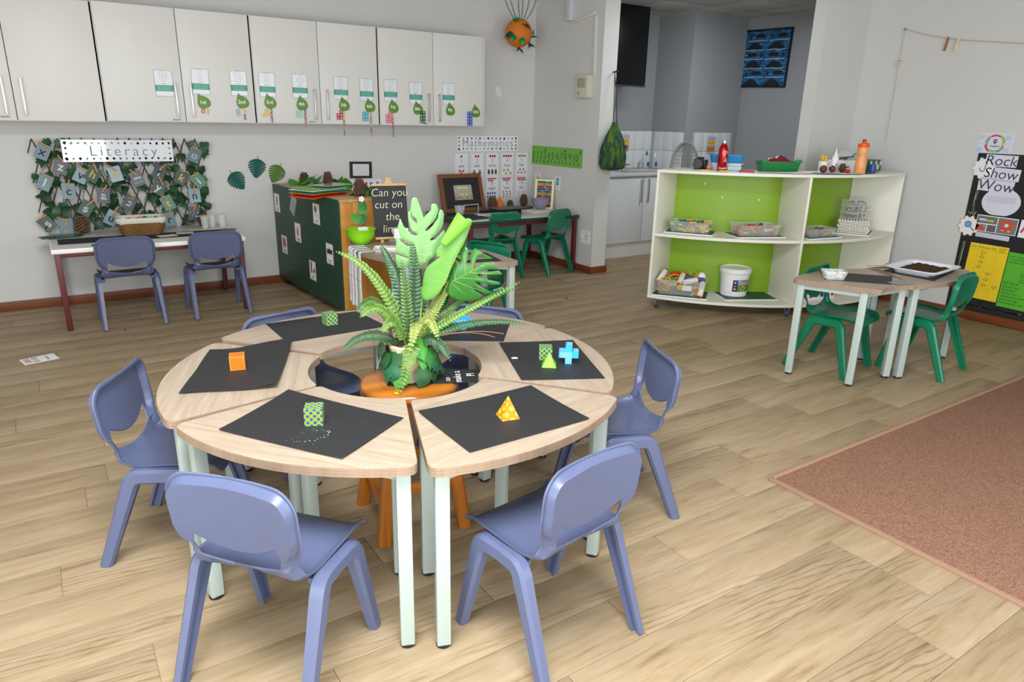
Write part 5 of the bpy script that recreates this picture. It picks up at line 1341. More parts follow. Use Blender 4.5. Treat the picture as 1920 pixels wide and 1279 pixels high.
for n, wd in nums.items():
    col = (n-1) % 5; row = 0 if n < 6 else 1
    x = 3.545+.1825*col; z = .992 if row == 0 else .762
    o = card('number_poster', 'white number poster for %s with red dots on the wall above the desk' % wd, 'poster', wall_y(x, 6.247, z, 0), .146, .226, LAMIN, .002)
    d = MB(); k = n if n < 6 else 0
    if n < 6:
        r_ = .0125 if n < 5 else .009
        for i in range(n): d.disc((i-(n-1)/2)*r_*2.25, .083, r_)
    else:
        for i in range(n): d.disc(((i % 5)-2)*.022+(.006 if i > 4 else 0)-(.004 if i < 5 else 0), .088-.019*(i//5), .0095)
    pr(o, 'counting_dots', DOTR, d); pr(o, 'numeral', POSTB, MB().text(str(n), .058, T(0, .038, 0), weight=-.001), .0017)
    pr(o, 'word', POSTB, MB().text(wd, .043, T(0, -.010, 0)), .0017)
    gl_ = MB()
    for y in (.062, .012, -.036): gl_.rect(-.07, y-.0006, .07, y+.0006)
    pr(o, 'guide_line', C('poster_guide', '#c8ccd8', .6), gl_, .0013)
    g = MB(); g2 = None
    if n == 1:
        for s in (-1, 1): g.poly([(0, -.06), (s*.032, -.04), (s*.03, -.066), (s*.006, -.072)][::s]); g.poly([(0, -.074), (s*.008, -.074), (s*.026, -.098), (s*.006, -.094)][::s])
        gc = '#b5562a'
    elif n == 2:
        for s in (-1, 1): g.disc(s*.032, -.058, .011); g.disc(s*.032, -.08, .013, ry=.018)
        gc = '#a56a4a'; g2 = MB()
        for s in (-1, 1): g2.rect(s*.032-.02, -.088, s*.032-.008, -.072); g2.rect(s*.032+.008, -.088, s*.032+.02, -.072)
    elif n == 3:
        for s in (-1, 0, 1): g.disc(s*.042, -.056, .012, ry=.009); g.disc(s*.042, -.078, .015); g.rect(s*.042-.015, -.101, s*.042+.015, -.096)
        gc = '#3a3638'
    elif n == 4:
        for x_, y_ in ((-.04, -.055), (.01, -.055), (-.012, -.088), (.04, -.088)): g.disc(x_, y_, .011); g.rect(x_-.014, y_-.013, x_+.018, y_-.007)
        gc = '#b5b03a'
    elif n == 5:
        for x_, y_ in ((-.02, -.056), (.024, -.054), (-.044, -.086), (.0, -.088), (.042, -.084)): star(g, x_, y_, .017)
        gc = '#a63a44'
    elif n == 8:
        for i in range(8): g.rect(-.05+.029*(i % 4)-.01, -.06-.034*(i//4)-.012, -.05+.029*(i % 4)+.01, -.06-.034*(i//4)+.012)
        gc = '#5a6a9a'
    elif n == 9:
        for i in range(9): g.disc(-.042+.04*(i % 3)+(.006 if i//3 == 1 else 0), -.052-.024*(i//3), .013, ry=.009)
        gc = '#b08a6a'
    else:
        for q in (-.035, .035):
            for x_, y_ in ((-.018, -.056), (.018, -.056), (0, -.075), (-.018, -.094), (.018, -.094)): g.poly([(q+x_-.006, y_-.009), (q+x_+.006, y_-.009), (q+x_, y_+.011)])
        gc = '#5a4a8a'
    pr(o, 'picture', C('poster_picture_%d' % n, gc, .5), g, .0017)
    if g2: pr(o, 'picture_detail', C('poster_picture_blue', '#2a5aa8', .5), g2, .0019)
SX = 4.4085
ns = thing('number_line', 'green leaf patterned number line from nought to ten on the pier wall', 'number line'); ns.matrix_basis = wall_x(SX, 5.84, 1.088, 0)
NL = C('number_line_green', '#6fb53a', .35, var=.18, scale=7)
MB().prism(rrect(.87, .185, .018, 4), 0, .002).build('card_sheet', NL, ns, smooth=0)
t = MB()
for i, n in enumerate(('0', '1', '2', '3', '4', '5', '6', '7', '8', '9', '10')): t.text(n, .098, T(-.372+.0665*i+(.025 if i == 10 else 0)+(.012 if i > 5 else 0), -.0, 0), weight=-.0012)
pr(ns, 'numerals', POSTB, t, .0026)
t = MB(); rn = random.Random(3)
for i in range(13): x = -.38+.063*i; t.poly([(x, -.085+.02*rn.random()), (x+.012, -.065), (x+.004, -.035+.01*rn.random()), (x-.01, -.06)])
for x in (-.17, .16, .40): t.poly([(x, .035), (x+.018, .055), (x+.008, .085), (x-.014, .06)])
pr(ns, 'printed_leaf', C('print_deep_green', '#2d6a34', .4), t, .0024)
for (y, z, hh, col, nm, kind) in ((6.130, .828, .155, '#d8c23a', 'yellow cube', 0), (5.952, .724, .165, '#c8503a', 'red cone', 1), (5.784, .838, .155, '#58b8c0', 'blue cylinder', 2)):
    o = card('shape_card', 'small white card showing a %s on the pier wall' % nm, 'card', wall_x(SX, y, z, rad(-1)), .108, hh, LAMIN)
    g = MB()
    if kind == 0: g.poly([(-.03, -.01), (.0, -.024), (.03, -.01), (.03, .03), (.0, .045), (-.03, .03)])
    elif kind == 1: g.poly([(-.02, -.03), (0, -.034), (.02, -.03), (0, .045)])
    else: g.rect(-.02, -.025, .02, .035); g.disc(0, .035, .02, ry=.007); g.disc(0, -.025, .02, ry=.007)
    pr(o, 'picture', C('shape_card_'+nm.replace(' ', '_'), col, .5), g); pr(o, 'word', INKB, MB().text(nm.split()[1].capitalize(), .018, T(0, hh/2-.014, 0)))
    pr(o, 'small_print', GREYP, lines_of_print(-.035, .03, -.045, 3, .010, .002, kind))
pf = thing('picture_frame', 'brown framed picture with wide black mount leaning on the wall behind the number desk', 'frame', (3.455, 6.005, ZD+.001), rad(2), rot=(rad(-17), 0, rad(2)))
FW, FH = .485, .375
FR = wood('frame_brown_wood', '#8e5a34', '#6b3c20', 2, 0, .4, .6)
for nm, c, d in (('frame_side', (-FW/2+.02, .01, FH/2), (.04, .025, FH)), ('frame_side', (FW/2-.02, .01, FH/2), (.04, .025, FH)), ('frame_side', (0, .01, .02), (FW-.08, .025, .04)), ('frame_side', (0, .01, FH-.02), (FW-.08, .025, .04))): MB().box(c, d, bev=.003).build(nm, FR, pf)
MB().box((0, .012, FH/2), (FW-.07, .012, FH-.07)).build('black_mount', BLACKP, pf, smooth=0)
MB().box((.01, .0035, FH/2+.005), (.205, .004, .145), bev=.001).build('photo', C('picture_cream', '#b6b19c', .4, var=.12, scale=30), pf)
rn = random.Random(12); FX = Matrix(((1,0,0,.01),(0,0,-1,.0010),(0,1,0,FH/2+.005),(0,0,0,1)))
pm_ = [MB() for _ in range(4)]
for k in range(90):
    x, y = rn.uniform(-.098, .098), -.068+abs(rn.gauss(0, .03)); s = rn.uniform(.002, .005)
    if y < .06: pm_[k % 4].rect(x-s, y-s, x+s, y+s, 0, FX)
for k, c in enumerate(('#8a5a3a', '#c06a4a', '#5a7a5a', '#d8c890')): pm_[k].build('photo_detail', C('photo_tone_%d' % k, c, .6), pf, smooth=0)
g = MB(); g.rect(-.06, .035, .06, .055, -.0004, FX); g.rect(-.05, -.03, .05, -.01, -.0004, FX); g.build('photo_caption', C('photo_pale', '#d6d2be', .5), pf, smooth=0)
cp = thing('clear_tub', 'clear plastic tub with seeds on the near edge of the number desk', 'tub', (3.29, 5.83, ZD))
MB().lathe([(.038, 0), (.04, .003), (.051, .082), (.055, .083), (.055, .088), (.049, .086), (.036, .005)], 24).build('tub_shell', CLEAR, cp, smooth=50)
MB().lathe([(.035, .004), (.039, .022), (.0005, .026)], 18, cap=(True, False)).build('seeds', C('mixed_seeds', '#8a7a5c', .9, var=.4, scale=120, bump=.8, bscale=200), cp)
sd = thing('acrylic_stand', 'thin clear acrylic bracket stand on the number desk beside the tub', 'stand', (3.46, 5.90, ZD))
MB().tube([(-.09, 0, .082), (.075, 0, .085), (.078, 0, .08), (.078, 0, .004)], .0035, 6).build('bracket', C('pale_acrylic', '#d9d8d0', .25), sd)
MB().box((0, .0, .003), (.17, .06, .005)).build('base_plate', CLEAR, sd, smooth=0)
flat('black_mat', 'black paper mat on the near corner of the number desk', 'mat', 3.30, 5.70, ZD, .30, .42, 8, BLACKP, .0015)
flat('paper_plate', 'crumpled white paper on the number desk in front of the picture', 'paper', 3.52, 5.74, ZD+.0016, .17, .11, -15, PAPER, .006)
lp_ = thing('black_stand', 'low black stand with a flat black plate on the number desk', 'stand', (3.72, 5.62, ZD), rad(4))
MB().box((0, 0, .03), (.20, .12, .06), bev=.01).build('stand_base', BLACK, lp_); MB().box((.0, .02, .066), (.36, .22, .010), bev=.003).build('top_plate', BLACK, lp_)
tag(put(MB().box((0, 0, .001), (1.15, .22, .002)).build('black_runner', RUN, smooth=0), T(3.77, 5.96, ZD)), 'black cloth strip along the back of the number desk', 'cloth')
for k, (x, y, rz) in enumerate(((4.02, 6.08, 3), (4.22, 6.10, -4))): flat('green_mat', ['olive green card mat behind the chair backs, nearer the orange cone', 'olive green card mat nearer the purple bowl'][k], 'mat', x, y, ZD+.0022, .19, .10, rz, C('olive_card', '#5d8a2c', .6), .002)
cone((3.80, 6.06, ZD+.002), .062, .125, 'largest dark pine cone on the number desk', 0, 110, .8); cone((3.99, 6.02, ZD+.0045), .045, .085, 'smallest pine cone on the number desk beside the orange cone', 0, 80, .8); cone((4.255, 6.16, ZD+.005), .052, .12, 'pine cone on the number desk beside the pier wall', 0, 100, .8)
tag(MB().lathe([(.055, 0), (.054, .003), (.0015, .125)], 28).build('orange_cone', C('orange_card', '#f47a12', .45), smooth=40, loc=(3.925, 6.11, ZD+.0045)), 'bright orange solid cone between two pine cones', 'cone')
pb = thing('peg_board', 'white peg board lying on the number desk under the purple bowl', 'peg board', (4.16, 5.76, ZD), rad(8))
MB().box((0, 0, .004), (.30, .21, .008), bev=.002).build('board_plate', CREAM, pb)
m = MB()
for i in range(13):
    for j in range(9): m.cyl((-.138+.023*i, -.092+.023*j, .008), (-.138+.023*i, -.092+.023*j, .017), .0045, .003, 5)
tag(m.build('board_pegs', CREAM, pb, smooth=0), kind='stuff')
tag(MB().lathe([(.035, 0), (.045, .004), (.075, .05), (.092, .098), (.094, .10), (.088, .098), (.07, .05), (.03, .01)], 28).build('purple_bowl', C('lilac_plastic', '#9a93b4', .4), smooth=50, loc=(4.21, 5.80, ZD+.0175)), 'small lilac plastic bowl in front of the abacus', 'bowl')
ab = thing('abacus', 'upright cream abacus with coloured beads leaning by the pier wall', 'abacus', (4.285, 5.845, ZD+.004), rad(-48), rot=(rad(-8), 0, rad(-50)))
CRM = C('cream_plastic', '#efe8c4', .4)
for s in (-1, 1): MB().box((s*.088, 0, .15), (.024, .05, .30), bev=.004).build('side_post', CRM, ab)
for z in (.012, .29): MB().box((0, 0, z), (.16, .035, .018), bev=.003).build('cross_bar', CRM, ab)
bcol = [GRN, YEL, RED, BLU, GRN, YEL, RED, BLU, GRN, YEL, RED]; rn = random.Random(5); bm_ = {0: MB(), 1: MB(), 2: MB(), 3: MB()}
for k in range(11):
    z = .272-.0235*k; MB().cyl((-.08, 0, z), (.08, 0, z), .0018, seg=5).build('rod', STEEL, ab)
    nl = rn.randint(3, 7)
    for i in range(10):
        x = -.070+.0125*i if i < nl else .070-.0125*(9-i); bm_[[GRN, YEL, RED, BLU].index(bcol[k])].lathe([(.004, -.0055), (.0095, -.003), (.0095, .003), (.004, .0055)], 8, M=T(x, 0, z) @ Matrix.Rotation(rad(90), 4, 'Y'))
for k, c in enumerate((GRN, YEL, RED, BLU)): tag(bm_[k].build('beads', c, ab, smooth=50), kind='stuff')
# ------------------------------------------------------------------ pier wall fittings
so = thing('wall_socket', 'white square plug socket low on the pier wall', 'socket'); so.matrix_basis = wall_x(4.41, 5.305, .348)
MB().prism(rrect(.135, .135, .012), 0, .010).build('face_plate', WHP, so, smooth=40)
MB().box((-.035, 0, .012), (.045, .05, .006), bev=.003).build('rocker_switch', WHP, so)
m = MB()
for x, y in ((.02, .015), (.045, .015), (.032, -.015)): m.disc(x, y, .006, .0104, 8)
m.build('pin_hole', BLACK, so, smooth=0)
sb = thing('alarm_box', 'cream alarm sounder box with a red light on the pier wall', 'alarm box'); sb.matrix_basis = wall_x(4.41, 5.39, 1.745)
CRB = C('cream_alarm_plastic', '#cfccb8', .5)
MB().box((0, 0, .036), (.18, .20, .072), bev=.008).build('case', CRB, sb)
for k in range(9): MB().box((.04-.0125*k+.01, .03, .0725), (.005, .085, .004)).build('grille_slot', C('grille_grey', '#8f8d82', .6), sb, smooth=0)
MB().sphere((-.035, -.062, .072), .008, 10, 6).build('indicator_light', RED, sb, smooth=60)
MB().sphere((-.035, -.043, .072), .003, 6, 4).build('indicator_dot', BLACK, sb)
cd_ = thing('cable_trunking', 'white cable trunking that zigzags down the pier wall to the alarm box', 'trunking'); cd_.matrix_basis = wall_x(4.41, 5.39, 2.0)
TRK = C('trunking_white', '#d9d7cf', .5)
def tseg(a, b, wd, d): 
    a, b = Vector(a), Vector(b); dv = b-a; MB().box((0, 0, d/2), (dv.length, wd, d), bev=.002).build('trunk_piece', TRK, cd_, loc=((a.x+b.x)/2, (a.y+b.y)/2, 0)).rotation_euler = (0, 0, atan2(dv.y, dv.x))
tseg((.10, -.155), (.085, .345), .026, .018); tseg((.075, .365), (-.222, .318), .026, .018)
MB().box((0, 0, .03), (.068, .72, .06), bev=.004).build('vertical_box', C('trunk_box_white', '#c8ccd4', .5), cd_, loc=(-.272, .69, 0))
tag(put(MB().disc(0, 0, .035, 0, 16, ry=.055).build('wall_patch', C('wall_patch_white', '#e6e5e2', .8), smooth=0), wall_y(3.975, 6.2494, 1.70, .3)), 'pale oval patch on the back wall above the mathematics sign', 'patch')  # flat oval, paler than the wall around it
# hanging lantern in the corner
la = thing('paper_lantern', 'orange paper lantern with leaf tufts hanging on green vines in the corner', 'lantern', (4.02, 5.98, 2.222))
ml = MB(); pr_ = []
for k in range(33):
    a = -pi/2+pi*k/32; pr_.append((max(.012, .128*cos(a))*(1+.018*(k % 2)), .130*sin(a)))
ml.lathe(pr_, 32); ml.build('lantern_shade', C('orange_paper', '#d9781c', .65, var=.08), la, smooth=60)
random.seed(31); ft = simple_leaf([(0, -.05), (.010, -.02), (.008, .02), (0, .05), (-.008, .02), (-.010, -.02)], .2, .2, s=.1)
tf = [(0.2, -.8, .75, 0), (-.95, -.3, .05, 0), (-.75, -.5, -.35, 1), (.75, -.55, .05, 1), (.55, -.5, -.65, 0), (-.25, -.8, -.55, 1), (-.15, -.3, -.92, 0), (.95, .0, -.15, 0), (-.5, -.4, .75, 1)]
for x, y, z, k in tf:
    d = Vector((x, y, z)).normalized(); m = MB(); nl = 7 if k == 0 else 9
    u = d.orthogonal().normalized(); v = d.cross(u)
    for q in range(nl):
        a = 2*pi*q/nl*(.6 if k == 0 else 1)+(-2.2 if k == 0 else 0); ax = (Vector((0, 0, -1))*.8+u*cos(a)*.9+v*sin(a)*.9+d*.35).normalized() if k == 0 else (u*cos(a)+v*sin(a)+d*.5).normalized()
        sd_ = ax.cross(d).normalized(); L = .085 if k == 0 else .04; wd = .009 if k == 0 else .016; b = d*.13
        m.add([b, b+ax*L*.5+sd_*wd, b+ax*L, b+ax*L*.5-sd_*wd], [(0,1,2,3)])
    m.build('leaf_tuft', [LEAFX, GRN][k], la, smooth=0)
for k, (dx, sgn) in enumerate(((-.16, 1), (-.10, 1), (-.02, -1), (.03, 1), (.09, -1), (.16, -1))):
    pts = spline([(dx*.45, -.02, .12), (dx*.9, -.02, .22), (dx*1.15, -.01, .34), (dx*.8+.03*sgn, 0, .46), (.02*sgn, .0, .60), (0, 0, .775)], 30)
    m = MB(); m.tube(pts, .003, 5); rn = random.Random(k)
    for i in range(2, 30):
        p = pts[i]
        for q in range(3):
            a = rn.uniform(0, 6.28); d = Vector((cos(a), sin(a), rn.uniform(-.4, .4)))*.012; e = Vector((-sin(a), cos(a), .3))*.004; m.add([p, p+d*.5+e, p+d, p+d*.5-e], [(0,1,2,3)])
    m.build('vine', C('hanging_vine_green', '#21473a', .6), la, smooth=0)
# drawstring bag on the pier end
bg = thing('drawstring_bag', 'green and navy patterned drawstring bag hanging from a hook on the pier end', 'bag', (4.535, 5.11, 1.0))
bmat, q = base('green_navy_cloth', .85, 0, .2); v = q.coords((1, 1, .35))
n1 = q.noise(v, 26, 4, .7, .5)
q.ln(q.ramp(n1, [(.40, '#23364f'), (.5, '#38592a'), (.62, '#57782a')]), q.bsdf.inputs['Base Color']); q.bump(q.noise(v, 60, 3), .4, .004)
V = []; Fs = []; sg_ = 40
rows = [(0, .06, .02), (.012, .13, .05), (.05, .158, .065), (.12, .155, .066), (.20, .142, .06), (.28, .112, .05), (.34, .078, .038), (.39, .045, .026), (.42, .028, .018), (.435, .03, .02)]
for z, rx, ry in rows:
    for k in range(sg_):
        a = 2*pi*k/sg_; f = 1+.05*sin(a*9+z*5)*min(1, z*4)+.02*sin(a*4+z*22); V.append((rx*cos(a)*f, ry*sin(a)*f, z))
for i in range(len(rows)-1):
    for k in range(sg_): k2 = (k+1) % sg_; Fs.append((i*sg_+k, i*sg_+k2, (i+1)*sg_+k2, (i+1)*sg_+k))
Fs += [list(range(sg_-1, -1, -1)), [(len(rows)-1)*sg_+k for k in range(sg_)]]
MB().add(V, Fs).build('bag_body', bmat, bg, smooth=70)
for s in (-1, 1): MB().tube([(s*.022, 0, .43), (s*.012, .02, .65), (0, .045, .865)], .004, 6).build('cord', C('dark_cord', '#1c2426', .8), bg)
hk = thing('coat_hook', 'small black hook near the top of the pier end', 'hook', (4.545, 5.19, 1.872))
MB().cyl((0, 0, 0), (0, -.045, .0), .007, seg=8).build('hook_stem', BLACK, hk); MB().sphere((0, -.05, .004), .013, 10, 6).build('hook_knob', BLACK, hk)

# ------------------------------------------------------------------ kitchen corner
kb = thing('kitchen_base_unit', 'white kitchen base cupboard with two long handles', 'cupboard', (4.60, 5.70, 0))
KW = 1.56
MB().box((KW/2, .29, .515), (KW, .56, .73)).build('carcass', C('kitchen_white_body', '#c9cdd2', .5), kb, smooth=0)
MB().box((KW/2, .04, .075), (KW, .06, .15)).build('plinth', WHITE, kb)
DW = [(.008, .93), (.938, 1.555)]
for k, (a, b) in enumerate(DW):
    d = MB().box((0, 0, 0), (b-a-.004, .02, .70), bev=.002).build('door', C('kitchen_white_door', '#dfe3e8', .3), kb, loc=((a+b)/2, -.0, .512))
    hx = (b-a)/2-.05 if k == 0 else -(b-a)/2+.045
    m = MB(); m.box((hx, -.033, .21), (.014, .010, .25), bev=.002)
    for e in (-1, 1): m.box((hx, -.02, .21+e*.112), (.014, .024, .026), bev=.002)
    m.build('handle', STEEL, d)
kw = thing('worktop', 'white worktop with a steel sink beside the drawstring bag', 'worktop', (4.60, 5.67, .88))
MB().box((KW/2, .31, .018), (KW, .62, .036), bev=.005).build('worktop_slab', C('worktop_grey_white', '#cfd2d4', .4), kw)
sk = MB(); a_, b_, c_ = rrect(.78, .45, .05), rrect(.42, .34, .06, cx=.12), rrect(.38, .30, .06, cx=.12)
P, Tt = sheet(a_, [b_], 1.0); sk.add([(p[0], p[1], .0) for p in P], Tt)
nA = len(b_); sk.add([(p[0], p[1], 0) for p in b_]+[(p[0], p[1], -.13) for p in c_], [((i+1) % nA, i, nA+i, nA+(i+1) % nA) for i in range(nA)]+[[nA+i for i in range(nA)]])
o = sk.build('sink', STEEL, kw, smooth=30, loc=(1.08, .30, .0385)); o.scale = (1, 1, .2)
tp = thing('mixer_tap', 'tall chrome kitchen tap on the worktop behind the sink', 'tap', (5.655, 6.17, .918))
CHR = C('chrome', '#d6d8da', .12, metal=1.0)
MB().lathe([(.03, 0), (.03, .01), (.02, .02), (.02, .05)], 14).build('tap_base', CHR, tp); MB().tube([(0, 0, .04), (0, 0, .20), (.0, -.01, .26)], .011, 10).build('spout', C('dark_chrome', '#4a5054', .25, metal=.9), tp); MB().cyl((.01, 0, .04), (.07, -.01, .05), .010, seg=8).build('lever', CHR, tp)
t2 = thing('pillar_tap', 'short curved chrome tap beside the sink bowl', 'tap', (5.90, 6.19, .918))
MB().tube([(0, 0, 0), (0, 0, .05), (-.02, -.03, .075), (-.03, -.09, .07), (-.03, -.11, .04)], .011, 8).build('spout', CHR, t2)
for (x, y, col, capc, nm, hh, rr_) in ((6.02, 6.19, 'x', GRN, 'clear washing up bottle with a green cap behind the sink', .15, .032), (6.115, 6.15, 'x', WHP, 'clear soap bottle with a blue label behind the sink', .13, .026)):
    o = thing('soap_bottle', nm, 'bottle', (x, y, .918))
    MB().lathe([(rr_, 0), (rr_, .1*hh/.15), (rr_*.8, .12*hh/.15), (.012, .145*hh/.15), (.011, hh)], 18).build('bottle_body', FROST, o, smooth=40); MB().lathe([(.016, hh), (.016, hh+.025), (.009, hh+.03), (.008, hh+.05)], 12).build('cap', capc, o, smooth=40)
    MB().box((0, -rr_-.0005, .05), (.035, .002, .05)).build('bottle_label', BLU, o)
tile = struct(MB().box((5.35, 6.294, 1.128), (1.62, .008, .42)).build('trim_1', C('tile_grout', '#b9bcbe', .8), smooth=0))
TL = C('white_wall_tile', '#dcdfe2', .22, var=.02, spec=.5); tt = MB().box((0, 0, 0), (.146, .008, .206), bev=.0015); first = True
for j in range(2):
    for i in range(11):
        if first: o0 = o = tt.build('wall_tile', TL, tile); first = False
        else: o = o0.copy(); COL.objects.link(o); o.parent = tile
        o.location = (4.63+.15*i, 6.287, 1.022+.211*j)
tile2 = struct(MB().box((6.165, 6.03, 1.128), (.008, .52, .42)).build('trim_2', _cache['tile_grout'], smooth=0))
tile3 = struct(MB().box((6.63, 5.756, 1.128), (.66, .008, .42)).build('trim_3', _cache['tile_grout'], smooth=0))
for j in range(2):
    for i in range(3):
        o = o0.copy(); COL.objects.link(o); o.parent = tile2; o.rotation_euler = (0, 0, rad(90)); o.location = (6.159, 5.85+.15*i, 1.022+.211*j)
    for i in range(4):
        o = o0.copy(); COL.objects.link(o); o.parent = tile3; o.location = (6.40+.15*i, 5.750, 1.022+.211*j)
for x, y, nm in ((5.74, 6.279, 'notice with a yellow band on the tiles, half hidden by the drawstring bag'), (6.60, 5.742, 'notice with yellow and orange bands on the tiles behind the grey mesh cover')):
    o = card('tile_notice', nm, 'notice', wall_y(x, y, 1.20), .135, .19, C('notice_lilac', '#b9b4c8', .5))
    pr(o, 'yellow_band', C('notice_yellow', '#e2c23a', .5), MB().rect(-.066, .0, .066, .05)); pr(o, 'orange_band', C('notice_orange', '#c8783a', .5), MB().rect(-.066, -.075, .066, -.02)); pr(o, 'lettering', INKB, MB().text('NOTICE', .024, T(0, .025, 0)), .002)
wc = thing('black_wall_unit', 'black glossy wall cupboard hanging over the kitchen sink', 'cupboard', (5.10, 5.95, 1.815))
MB().box((.24, .16, .41), (.62, .34, .82)).build('body', BLACK, wc, smooth=0)
MB().box((.24, -.022, .41), (.615, .02, .81), bev=.002).build('door', C('black_gloss_door', '#0e1012', .3), wc); MB().box((.24, -.02, -.008), (.61, .05, .015)).build('light_pelmet', C('pelmet_grey', '#3a3c40', .5), wc)
wp = thing('framed_artwork', 'dark framed blue seascape picture with rows of dark humps in the kitchen', 'picture'); wp.matrix_basis = wall_x(7.049, 5.475, 2.152, rad(-1.2))
WW, WH = .635, .615
sea, q = base('painted_sea', .35, 0, .4); v = q.coords((1, 5, 1)); n1 = q.noise(v, 9, 5, .7); q.ln(q.ramp(n1, [(.35, '#123a63'), (.52, '#1f5f93'), (.62, '#4a86b0'), (.70, '#a8c6d8')]), q.bsdf.inputs['Base Color'])
MB().box((0, 0, .008), (WW-.03, WH-.03, .012)).build('painting', sea, wp, smooth=0)
for c, d in (((0, WH/2-.01, .01), (WW, .02, .022)), ((0, -WH/2+.01, .01), (WW, .02, .022)), ((-WW/2+.01, 0, .01), (.02, WH-.04, .022)), ((WW/2-.01, 0, .01), (.02, WH-.04, .022))): MB().box(c, d, bev=.002).build('frame_side', C('navy_black_frame', '#0f1724', .4), wp)
hm = MB(); fo = MB(); tlm = MB()
for r_ in range(6):
    y = .235-.097*r_
    for c_ in (-1, 1):
        x = c_*.145+(.02 if r_ % 4 == 0 else -.01)
        if r_ % 2: hm.poly([(x-.125+.25*k/12, y-.045+.078*sin(pi*k/12)) for k in range(13)][::-1]); 
        else:
            dx = .03 if r_ % 4 == 0 else -.03
            hm.poly([(x+dx-.065, y-.02), (x+dx+.065, y-.02), (x+dx+.07, y+.012), (x+dx+.03, y+.022), (x+dx-.05, y+.02)]); tlm.poly([(x-dx*3.4-.028, y-.045), (x-dx*3.4+.03, y-.008), (x-dx*3.4-.03, y+.026), (x-dx*3.4-.012, y-.008)])
        fo.line([(x-.13, y-.05), (x-.03, y-.044), (x+.05, y-.05), (x+.13, y-.043)], .006)
pr(wp, 'dark_hump', C('painted_hump', '#1d2026', .5), hm, .0145); pr(wp, 'tail_shape', C('painted_tail', '#2a2a32', .5), tlm, .0147); pr(wp, 'foam_line', C('painted_foam', '#c4d4dc', .5), fo, .0149)
dl = thing('recessed_downlight', 'small round downlight in the kitchen ceiling tiles', 'downlight', (5.93, 4.97, 2.597))
MB().lathe([(.06, 0), (.05, -.012), (.04, -.004)], 20).build('rim', STEEL, dl)
# ------------------------------------------------------------------ curved lime backed shelf on castors
SCX, SCY, R0, R1, A0, A1, AM = 5.43, 4.58, 1.575, 1.18, 203.0, 288.6, 244.8
sh = thing('curved_shelf_unit', 'curved white shelf unit on castors with a lime green back', 'shelf', (SCX, SCY, 0))
def arcp(ro, ri, a0, a1, n=44): return [(ro*cos(rad(a0+(a1-a0)*k/n)), ro*sin(rad(a0+(a1-a0)*k/n))) for k in range(n+1)]+[(ri*cos(rad(a1-(a1-a0)*k/n)), ri*sin(rad(a1-(a1-a0)*k/n))) for k in range(n+1)]
SW = C('shelf_white_paint', '#e9e6da', .42, var=.04, scale=4)
MB().prism(arcp(R0, R1-.012, A0, A1), 1.078, 1.098).build('top_board', SW, sh, smooth=30)
MB().prism(arcp(R0-.004, R1, A0, A1), .588, .610).build('middle_board', SW, sh, smooth=30)
MB().prism(arcp(R0, R1-.012, A0, A1), .086, .108).build('bottom_board', SW, sh, smooth=30)
for nm, a in (('end_panel', A0+.35), ('divider_panel', AM), ('end_panel', A1-.35)):
    for z0, z1 in (((.108, 1.078),) if nm == 'end_panel' else ((.108, .588), (.610, 1.078))):
        MB().box(((R0+R1)/2-.001, 0, (z0+z1)/2), (R0-R1-.006, .020, z1-z0), bev=.0015).build(nm, SW, sh).rotation_euler = (0, 0, rad(a))
for a0, a1 in ((A0+.8, AM-.4), (AM+.4, A1-.8)):
    for z0, z1 in ((.108, .588), (.610, 1.078)): MB().prism(arcp(R1, R1-.010, a0, a1, 24), z0, z1).build('lime_back_panel', LIMEB, sh, smooth=30)
for a, rr_ in ((A0+2.6, 1.53), (A0+2.6, 1.23), (AM-.5, 1.52), (AM-.5, 1.23), (A1-3, 1.53), (A1-3, 1.23)):
    cx_, cy_ = rr_*cos(rad(a)), rr_*sin(rad(a))
    c = MB(); c.box((0, 0, .078), (.04, .04, .012), bev=.002); c.box((0, -.014, .05), (.022, .004, .05)); c.box((0, .014, .05), (.022, .004, .05))
    c = c.build('castor', STEEL, sh, loc=(cx_, cy_, 0)); c.rotation_euler = (0, 0, rad(a*3))
    MB().lathe([(.012, -.011), (.027, -.011), (.029, 0), (.027, .011), (.012, .011)], 18, M=T(0, 0, .0292) @ Matrix.Rotation(rad(90), 4, 'X')).build('wheel', C('castor_blue_grey', '#2f4f68', .4), c, smooth=40)
for a, z in ((215, .98), (222, .88), (236, .87)): MB().lathe([(.008, 0), (.006, .004), (.0005, .005)], 8, M=Matrix.Rotation(rad(a), 4, 'Z') @ T(R1+.0005, 0, z) @ Matrix.Rotation(rad(90), 4, 'Y'), cap=(False, False)).build('screw_cap', WHP, sh)
def tray_mb(w_, d_, h_, fl=.025, t=.0025):
    m = MB(); a_, b_, c_ = rrect(w_-2*fl, d_-2*fl, .02), rrect(w_-.02, d_-.02, .028), rrect(w_, d_, .03); n = len(a_)
    vs = [(p[0], p[1], 0) for p in a_]+[(p[0], p[1], h_-.004) for p in b_]+[(p[0], p[1], h_-.004) for p in c_]+[(p[0], p[1], h_) for p in c_]+[(p[0]*.97, p[1]*.97, h_) for p in b_]+[(p[0]*.975, p[1]*.975, .003) for p in a_]
    fs = [list(range(n-1, -1, -1)), [5*n+i for i in range(n)]]
    for k in range(5): fs += [(k*n+i, k*n+(i+1) % n, (k+1)*n+(i+1) % n, (k+1)*n+i) for i in range(n)]
    return m.add(vs, fs)
